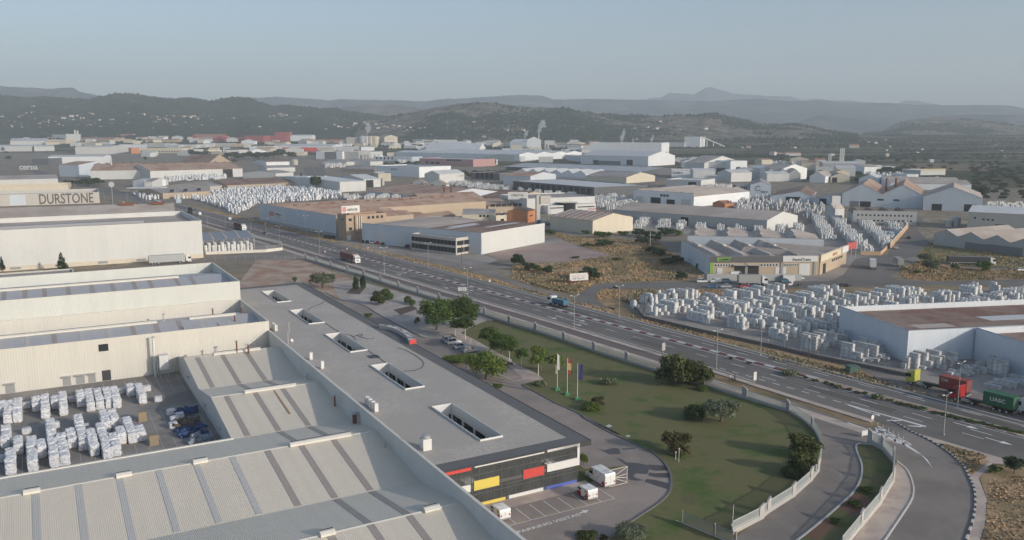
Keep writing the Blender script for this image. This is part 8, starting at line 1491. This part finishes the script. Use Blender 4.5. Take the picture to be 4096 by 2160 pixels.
# steam from the stacks
def steam(label, t, x, yb, pts, base_h=None):
    p = G(t, x, yb+0) ; p0 = G(t, x, yb) if base_h is None else None
    r = thing('steam_plume', label, 'steam plume', (0, 0, 0)); m = MATS.get('steam')
    if not m:
        m = bpy.data.materials.new('steam'); m.use_nodes = True; n = m.node_tree.nodes; n.remove(n['Principled BSDF']); v = n.new('ShaderNodeVolumePrincipled'); v.inputs['Density'].default_value = .22; v.inputs['Color'].default_value = (.97, .97, .97, 1); v.inputs['Anisotropy'].default_value = .2; m.node_tree.links.new(v.outputs[0], n['Material Output'].inputs['Volume']); MATS['steam'] = m
    g = random.Random(x); D = pts['D']; d0 = ray(t, x, yb); q = MB()
    me = bpy.data.meshes.new('plume'); import bmesh as bmm; bm = bmm.new()
    for (xx, yy_, rr) in pts['p']:
        d = ray(t, xx, yy_); c = Vector((d.x/d.y*D, D, CAMH+d.z/d.y*D)); R_ = rr*1.35/2.5146/F*D
        for k in range(4):
            mt = Matrix.Translation(c+Vector((g.uniform(-.5, .5), g.uniform(-.5, .5), g.uniform(-.5, .5)))*R_)@Matrix.Scale(R_*g.uniform(.6, 1.0), 4); bmm.ops.create_icosphere(bm, subdivisions=2, radius=1, matrix=mt)
    for v_ in bm.verts: v_.co += Vector((g.uniform(-1, 1), g.uniform(-1, 1), g.uniform(-1, 1)))*.6
    bm.to_mesh(me); bm.free(); me.materials.append(m); o = bpy.data.objects.new('plume', me); C.objects.link(o); o.parent = r
    return r
def Dof(t, x, y): return G(t, x, y).y
Dg = Dof('A3', 1150, 830)+60; Ds = Dof('A3', 220, 735)+25; D2 = Dof('A2', 1130, 705)+20
steam('biggest white steam plume above the gabled tower block', 'A3', 268, 600, dict(D=Ds, p=[(269, 598, 5), (272, 575, 10), (280, 550, 16), (290, 525, 20), (302, 505, 22), (312, 485, 18), (320, 465, 12), (328, 510, 12)])); steam('smaller leaning plume left of the biggest plume', 'A3', 130, 635, dict(D=Ds, p=[(130, 632, 5), (132, 612, 9), (140, 590, 12), (150, 572, 10), (162, 558, 7)]))
steam('tallest plume over the middle of the largest factory', 'A3', 1100, 668, dict(D=Dg, p=[(1101, 668, 6), (1104, 645, 11), (1110, 620, 15), (1120, 600, 15), (1124, 575, 13), (1126, 552, 9)])); steam('short plume right of the middle over the largest factory', 'A3', 1215, 668, dict(D=Dg, p=[(1216, 668, 5), (1218, 652, 8), (1220, 638, 6)])); steam('slim plume over the right end of the largest factory', 'A3', 1405, 672, dict(D=Dg, p=[(1405, 672, 6), (1407, 655, 11), (1410, 632, 11), (1418, 612, 8), (1425, 598, 5)]))
steam('grey plume above the domed white bins', 'A2', 1118, 590, dict(D=D2, p=[(1120, 592, 7), (1123, 570, 12), (1126, 545, 18), (1120, 528, 20), (1135, 518, 14)]))
for t, x, yb, yt, D, lb in (('A3', 269, 640, 598, Ds, 'steam stack on the gabled tower block'), ('A3', 1101, 690, 668, Dg, 'middle steam stack on the largest factory'), ('A3', 1216, 690, 668, Dg, 'steam stack right of the middle on the largest factory'), ('A3', 1405, 690, 672, Dg, 'right end steam stack on the largest factory')):
    d0, d1 = ray(t, x, yb), ray(t, x, yt); s = thing('steam_stack', lb, 'stack', (d0.x/d0.y*D, D, CAMH+d0.z/d0.y*D)); hh = (d1.z/d1.y-d0.z/d0.y)*D; MB().tube((0, 0, -8), (0, 0, hh), 1.6, 1.4, 10).build('pipe', PWHITE, s); MB().tube((0, 0, hh), (0, 0, hh+.6), 1.8, n=10).build('rim', GREYM, s)
# ------------------------------------------------------------ bagged pallets in the courtyard
def lump(sx, sy, sz, seed, n=5):
    g = np.random.default_rng(seed); q = MB(); P_ = {}; F_ = []
    def vid(i, j, k):
        if (i, j, k) not in P_:
            u = np.array([i/n*2-1, j/n*2-1, k/n*2-1]); r = u/max(1e-6, np.abs(u).max()); sph = u/np.linalg.norm(u); c = u*.72+sph*.36; b = c*np.array([sx, sy, sz])/2+g.normal(size=3)*.06; P_[(i, j, k)] = len(q.v); q.v.append(tuple(b+np.array([0, 0, sz/2])))
        return P_[(i, j, k)]
    for i in range(n):
        for j in range(n):
            for z in (0, n): F_.append((vid(i, j, z), vid(i+1, j, z), vid(i+1, j+1, z), vid(i, j+1, z))); F_.append((vid(i, z, j), vid(i+1, z, j), vid(i+1, z, j+1), vid(i, z, j+1))); F_.append((vid(z, i, j), vid(z, i+1, j), vid(z, i+1, j+1), vid(z, i, j+1)))
    q.f = F_; q.mi = [0]*len(F_); return q
BAGM = M('white_wrap', (.66, .66, .67), .4, .16, 1.2, spec=.5, bump=.2, bsc=4, rnd=.12)
BP = []
for v in range(4):
    t = thing('bagged_pallet', 'white plastic wrapped pallet load standing in a bay of the courtyard', 'pallet load', (0, 0, -500), 0, 'bagged pallets in the courtyard bays'); MB().box(-.6, -.6, 0, .6, .6, .14).build('wooden_pallet', M('pallet_wood', (.33, .24, .15), .9, .15, 2), t)
    for k in range(2): o = lump(1.42, 1.40, 1.12, v*7+k).build('wrapped_bag', BAGM, t); o.location = (0, 0, .14+k*.98)
    BP.append(t)
bg = random.Random(4); bused = set()
def bagp(a, b, single=False):
    i = bg.randrange(4); t = BP[i]; p = AB(a+bg.uniform(-.06, .06), b+bg.uniform(-.06, .06), .03); rz = RZA+bg.choice((0, math.pi))+bg.uniform(-.06, .06); s = (1.0, 1.0, bg.uniform(.88, 1.05)*(.55 if single else 1)); s = (1.08, 1.0, s[2])
    if i not in bused: bused.add(i); t.location = p; t.rotation_euler = (0, 0, rz); t.scale = s
    else: dup(t, p, rz, None, None, s)
for t, x0, y0, x1, y1 in (('C1', 85, 1250, 95, 1010), ('C1', 180, 1240, 175, 1000), ('C1', 278, 1095, 270, 1000), ('C1', 368, 1130, 362, 980), ('C1', 463, 1200, 450, 960), ('C1', 560, 1105, 545, 965), ('C1', 648, 1170, 625, 930), ('C1', 735, 1030, 712, 935), ('C1', 820, 1085, 805, 920), ('C1', 918, 1130, 890, 900), ('C1', 1015, 1110, 970, 890), ('C1', 1105, 1095, 1060, 880), ('C1', 1183, 1095, 1145, 880), ('C1', 1228, 950, 1225, 910), ('C1', 1325, 980, 1300, 860), ('C1', 1440, 1050, 1385, 845), ('C1', 1482, 925, 1470, 835), ('C1', 1598, 1028, 1585, 925), ('C1', 12, 1185, 8, 1030),
        ('D1', 62, 440, 60, 210), ('D1', 112, 712, 85, 440), ('D1', 190, 508, 160, 330), ('D1', 268, 300, 262, 245), ('D1', 335, 682, 285, 320), ('D1', 425, 543, 385, 350), ('D1', 555, 638, 460, 150), ('D1', 660, 622, 580, 300), ('D1', 735, 445, 680, 240), ('D1', 848, 467, 755, 115), ('D1', 958, 520, 890, 255), ('D1', 1088, 548, 975, 190), ('D1', 1078, 280, 1030, 50), ('D1', 1178, 525, 1130, 300), ('D1', 1162, 240, 1112, 50), ('D1', 1237, 400, 1190, 225), ('D1', 1338, 390, 1245, 130), ('D1', 1432, 370, 1385, 220), ('D1', 18, 588, 10, 460), ('D1', 558, 245, 555, 200), ('D1', 855, 260, 850, 225)):
    f = G(t, x0, y0); k = G(t, x1, y1, 1.9); fa_, fb_ = f.dot(EA), f.dot(EB)+.65; kb_ = k.dot(EB)-.6; n_ = max(1, int(round((kb_-fb_)/1.32))+1); ka = k.dot(EA)
    for i in range(n_):
        b = fb_+i*1.32; a = fa_+(ka-fa_)*i/max(1, n_-1)*.35
        if b < 215.4: bagp(a, b, n_ == 1)
for x, y, n_ in ((1720, 60, 2), (1755, 130, 2), (1810, 90, 1), (1745, 190, 1)): p = G('D1', x, y+40); bagp(p.dot(EA), p.dot(EB), True)
for x, y, m, lb, w_ in ((1880, 90, 'bin_blue', 'blue plastic crate heap against the shaded hall wall, upper', 3), (1920, 280, 'bin_blue', 'blue scrap heap against the shaded hall wall, lower', 4), (1880, 210, 'scrap_brown', 'brown scrap heap between the blue heaps', 3.5), (2000, 360, 'scrap_grey', 'grey heap of metal strips at the hall corner', 3.2)):
    h_ = thing('scrap_heap', lb, 'heap', G('D1', x, y), RZA); mt = M(m, {'bin_blue': (.04, .075, .17), 'scrap_brown': (.13, .10, .08), 'scrap_grey': (.25, .28, .31)}[m], .8, .3, 2); q = MB(); g = random.Random(x)
    for i in range(34): c = Vector((g.uniform(-w_, w_)*.6, g.uniform(-w_, w_)*.6, .2+g.random()*.9)); q.obox(c, Vector((g.uniform(.3, .8), g.uniform(-.3, .3), g.uniform(-.2, .2))), Vector((-.1, .25, 0)), Vector((0, .05, .22)))
    q.build('pile', mt, h_)
for x, y, lb in ((1435, 160, 'tan wooden crate stack behind the bagged pallets'), (1550, 400, 'tan wooden crate stack at the right end of the bagged pallets')):
    c = thing('crate_stack', lb, 'crates', G('D1', x, y), RZA); m = M('crate_wood', (.30, .23, .155), .9, .12, 1.5); q = MB()
    for k in range(4): q.box(-.8, -.6, k*.5, .8, .6, k*.5+.42); q.box(-.82, -.62, k*.5+.42, .82, .62, k*.5+.5)
    q.build('crates', m, c)
# ------------------------------------------------------------ wrapped tile pallets: the nearest as objects, all others as one mass
TILE = M('tile_wrap', (.47, .455, .43), .55, .10, .9, spec=.35, rnd=.35, blot=((.62, .61, .59), .3, .7)); TILEM = M('tile_wrap_mass', (.45, .435, .415), .6, .16, .35, blot=((.62, .61, .58), .45, .5)); TILEW = M('tile_wrap_white', (.70, .70, .69), .5, .12, .3, blot=((.42, .42, .42), .25, .4))
UN = []                                             # (x, y, z, yaw, l, w, h, material, score)
def inpoly(p, P_):
    c = False; j = len(P_)-1
    for i in range(len(P_)):
        a, b = P_[i], P_[j]
        if (a[1] > p[1]) != (b[1] > p[1]) and p[0] < (b[0]-a[0])*(p[1]-a[1])/(b[1]-a[1])+a[0]: c = not c
        j = i
    return c
HOLES = []
for o in C.objects:
    if 'W' in o and 'D' in o and o.type == 'EMPTY':
        u = Vector((math.cos(o.rotation_euler.z), math.sin(o.rotation_euler.z))); v = Vector((-u.y, u.x)); b = Vector(o.location[:2]); m = 1.0
        HOLES.append([b-u*m-v*m, b+u*(o['W']+m)-v*m, b+u*(o['W']+m)+v*(o['D']+m), b-u*m+v*(o['D']+m)])
for wl_ in [o for o in C.objects if o.name.startswith('brown_roof_hall')]:
    q = [wl_.matrix_basis @ Vector(c) for c in [k for k in wl_.children if k.name.startswith('wall')][0].bound_box]; b = Vector(wl_.location[:2]); u = Vector((dv.x, dv.y)); v = Vector((nv.x, nv.y)); W_ = max((c.xy-b).dot(u) for c in q); D_ = max((c.xy-b).dot(v) for c in q); HOLES.append([b-u*1.5-v*1.5, b+u*W_-v*1.5, b+u*W_+v*(D_+1.5), b-u*1.5+v*(D_+1.5)])
def fillyard(poly, d, seed, mat, rowgap=2.6, lane=(9, 14), hmax=4, dens=.8, size=(1.15, 1.0, .95), skew=0):
    g = random.Random(seed); d = Vector(d).normalized(); n = Vector((-d.y, d.x)); ts = [Vector(p[:2]).dot(d) for p in poly]; os_ = [Vector(p[:2]).dot(n) for p in poly]; yaw = math.atan2(d.y, d.x); t = min(ts)
    while t < max(ts):
        ln = g.uniform(*lane); o = min(os_)+g.uniform(0, 1)
        while o < max(os_):
            if g.random() < dens:
                k = max(1, int((ln-3.5)/(size[0]+.08)*g.uniform(.55, 1))); hh = g.choice((hmax, hmax, hmax-1, max(1, hmax-2))); tt = t+g.uniform(0, 1.5)
                for i in range(k):
                    lev = hh if i < k-1-g.randrange(2) else max(1, hh-g.randrange(3)); p = d*(tt+i*(size[0]+.08))+n*(o+g.uniform(-.05, .05))
                    if not inpoly(p, poly) or any(inpoly(p, h) for h in HOLES): continue
                    for z in range(lev): UN.append((p.x, p.y, .03+z*(size[2]+.02), yaw+g.uniform(-.03, .03), *size, mat, (z == lev-1) or i == k-1 or i == 0))
            o += size[1]+(.12 if g.random() < .35 else rowgap*g.uniform(.4, 1.1))
        t += ln+g.uniform(0, 3.5)
PY = P('B3', (1180, 1110), (1500, 1055), (1900, 1025), (2575, 995), 'B4', (600, 1005), (2575, 960), (3200, 960), 'C4', (3200, 1000), (2100, 700), (1400, 700), (900, 600), (0, 410), 'C3', (2575, 400), (1500, 180), (1250, 110))
fillyard(PY, HD, 3, 0, 2.2, (10, 15), 4, .84)
fillyard(P('C4', (780, 470), (1100, 500), (1400, 640), (1400, 700), (950, 620), (760, 560)), HD, 5, 0, 1.0, (8, 10), 2, .97, (1.2, 1.1, .7)); fillyard(P('C4', (1430, 640), (2050, 600), (2600, 780), (2700, 900), (2400, 920), (1900, 800), (1450, 690)), HD, 6, 0, 1.0, (8, 11), 2, .97, (1.2, 1.1, .7))
fillyard(P('B3', (1160, 240), (1700, 300), (2560, 365), 'B4', (320, 330), (420, 240), (1400, 310), (1390, 345), (1230, 530), (1020, 600), (760, 480), (300, 400), 'B3', (2500, 392), (2000, 350), (1500, 345), (1160, 330)), (1, -.3), 7, 0, 1.8, (9, 13), 4, .85)
WY = P('B1', (1740, 0), 'A1', (1760, 1250), (2110, 1235), (2140, 1180), (2575, 1140), 'A2', (0, 1128), (380, 1142), (640, 1170), (850, 1195), (860, 1240), (420, 1270), (0, 1300), 'B1', (2500, 140), (2370, 200), (2250, 140), (2000, 60))
fillyard(WY, (.5, -.85), 8, 1, 1.5, (9, 13), 4, .9, (1.25, 1.15, 1.05))
for nm, pts, m, dd in (('A1', ((1340, 1205), (1580, 1205), (1600, 1250), (1480, 1262)), 1, (.5, -.8)), ('A2', ((1930, 1100), (2100, 1090), (2575, 1150), (2575, 1172), (2300, 1160)), 0, (1, -.3)), ('A3', ((0, 1150), (300, 1185), (690, 1220), (600, 1235), (100, 1180)), 0, (1, -.3)), ('A3', ((840, 1225), (1000, 1220), (1290, 1290), (1200, 1350), (960, 1358), (840, 1320)), 0, (1, -.4)), ('A3', ((1850, 1125), (2205, 1115), (2195, 1180), (2010, 1190)), 0, (1, .3)), ('A3', ((2230, 1350), (2330, 1250), (2575, 1240), (2575, 1380), (2250, 1380)), 0, (.4, 1)), ('A4', ((0, 1250), (150, 1260), (120, 1358), (0, 1358)), 0, (.4, 1)), ('A4', ((190, 1280), (420, 1270), (390, 1380), (150, 1400)), 0, (.4, 1)), ('B4', ((400, 130), (560, 110), (560, 230), (330, 230)), 0, (.4, 1)), ('A2', ((690, 905), (880, 895), (900, 930), (700, 935)), 0, (1, 0)), ('A1', ((1660, 1060), (1900, 1040), (2270, 1030), (2280, 1045), (1700, 1072)), 1, (1, 0)), ('A2', ((870, 1230), (1500, 1235), (1480, 1258), (900, 1262)), 0, (1, 0)), ('A2', ((1420, 850), (1600, 850), (1590, 880), (1430, 890)), 0, (1, 0)), ('A3', ((1560, 830), (1760, 830), (1700, 880), (1570, 870)), 0, (1, 0)), ('A3', ((1220, 1010), (1380, 960), (1420, 980), (1260, 1040)), 0, (.5, 1)), ('A4', ((0, 880), (480, 885), (480, 910), (0, 900)), 0, (1, 0)), ('A4', ((1080, 1020), (1340, 1010), (1340, 1035), (1120, 1040)), 0, (1, 0)), ('B4', ((2200, 105), (2575, 110), (2575, 150), (2210, 150)), 0, (1, 0))):
    pl = P(nm, *pts); far_ = min(p.y for p in pl) > 900; fillyard(pl, dd, int(pts[0][0])+1, m, 2.5 if not far_ else 3.5, (10, 14), 4, .85, (1.25, 1.15, 1.0) if not far_ else (2.5, 2.3, 1.5))
# stacks under the shelter
for i in range(15):
    p = G('B1', 2075+i*32+(i % 3)*4, 577-i*1.7)
    for j in range(3):
        for z in range(3+(i*j+i) % 2): UN.append((p.x+EB.x*(j*1.4+.8), p.y+EB.y*(j*1.4+.8), .03+z*1.12, RZA, 1.3, 1.3, 1.08, 0, False))
pm = bpy.data.meshes.new('tile_pallet'); q = MB(); q.box(-.5, -.5, .12, .5, .5, 1.0)
for y in (-.42, 0, .42): q.box(-.48, y-.06, 0, .48, y+.06, .12)
for z in (.38, .7): ring(q, -.505, -.505, .505, .505, z, z+.025, .02)
pm.from_pydata(q.v, [], q.f); pm.materials.append(TILE); pm.update()
can = sorted([u for u in UN if u[8] and u[7] == 0], key=lambda u: u[0]**2+u[1]**2)[:290]; cs_ = set(map(id, can))
for u in can:
    o = bpy.data.objects.new('tile_pallet', pm); C.objects.link(o); o.location = u[:3]; o.rotation_euler = (0, 0, u[3]); o.scale = u[4:7]; tag(o, 'grey wrapped pallet of tiles in the roadside pallet yard', 'tile pallet', 'tile pallets in the roadside yard')
U = np.array([u[:7] for u in UN if id(u) not in cs_]); mi = np.array([u[7] for u in UN if id(u) not in cs_])
bx_ = np.array([(-.5, -.5, 0), (.5, -.5, 0), (.5, .5, 0), (-.5, .5, 0), (-.5, -.5, 1), (.5, -.5, 1), (.5, .5, 1), (-.5, .5, 1)]); fc_ = np.array([(4, 5, 6, 7), (0, 1, 5, 4), (1, 2, 6, 5), (2, 3, 7, 6), (3, 0, 4, 7)])
lx, ly = bx_[None, :, 0]*U[:, 4:5], bx_[None, :, 1]*U[:, 5:6]; ca, sa = np.cos(U[:, 3:4]), np.sin(U[:, 3:4]); V = np.stack([U[:, 0:1]+lx*ca-ly*sa, U[:, 1:2]+lx*sa+ly*ca, U[:, 2:3]+bx_[None, :, 2]*U[:, 6:7]], -1)
V += np.random.default_rng(1).normal(size=V.shape)*.03
N_ = len(U); F_ = (np.arange(N_)[:, None, None]*8+fc_[None]).reshape(-1); me = bpy.data.meshes.new('pallet_field'); me.vertices.add(N_*8); me.vertices.foreach_set('co', V.reshape(-1)); me.loops.add(len(F_)); me.loops.foreach_set('vertex_index', F_); me.polygons.add(N_*5); me.polygons.foreach_set('loop_start', np.arange(0, len(F_), 4)); me.materials.append(TILEM); me.materials.append(TILEW); me.polygons.foreach_set('material_index', np.repeat(mi, 5).astype(np.int32)); me.update(calc_edges=True)
o = bpy.data.objects.new('pallet_field', me); C.objects.link(o); tag(o, kind='stuff'); print('PALLETS', N_, len(can))
# ------------------------------------------------------------ air: one box of thin haze round everything
hz = bpy.data.materials.new('haze_air'); hz.use_nodes = True; n = hz.node_tree.nodes; n.remove(n['Principled BSDF'])
pv = n.new('ShaderNodeVolumePrincipled'); pv.inputs['Density'].default_value = 1.12e-4; pv.inputs['Color'].default_value = (.83, .92, 1.0, 1); pv.inputs['Anisotropy'].default_value = 0.0
hz.node_tree.links.new(pv.outputs[0], n['Material Output'].inputs['Volume'])
hb = MB(); hb.box(-15500, -400, -1, 15500, 16500, 1150); ho = hb.build('haze', hz); tag(ho, kind='stuff')
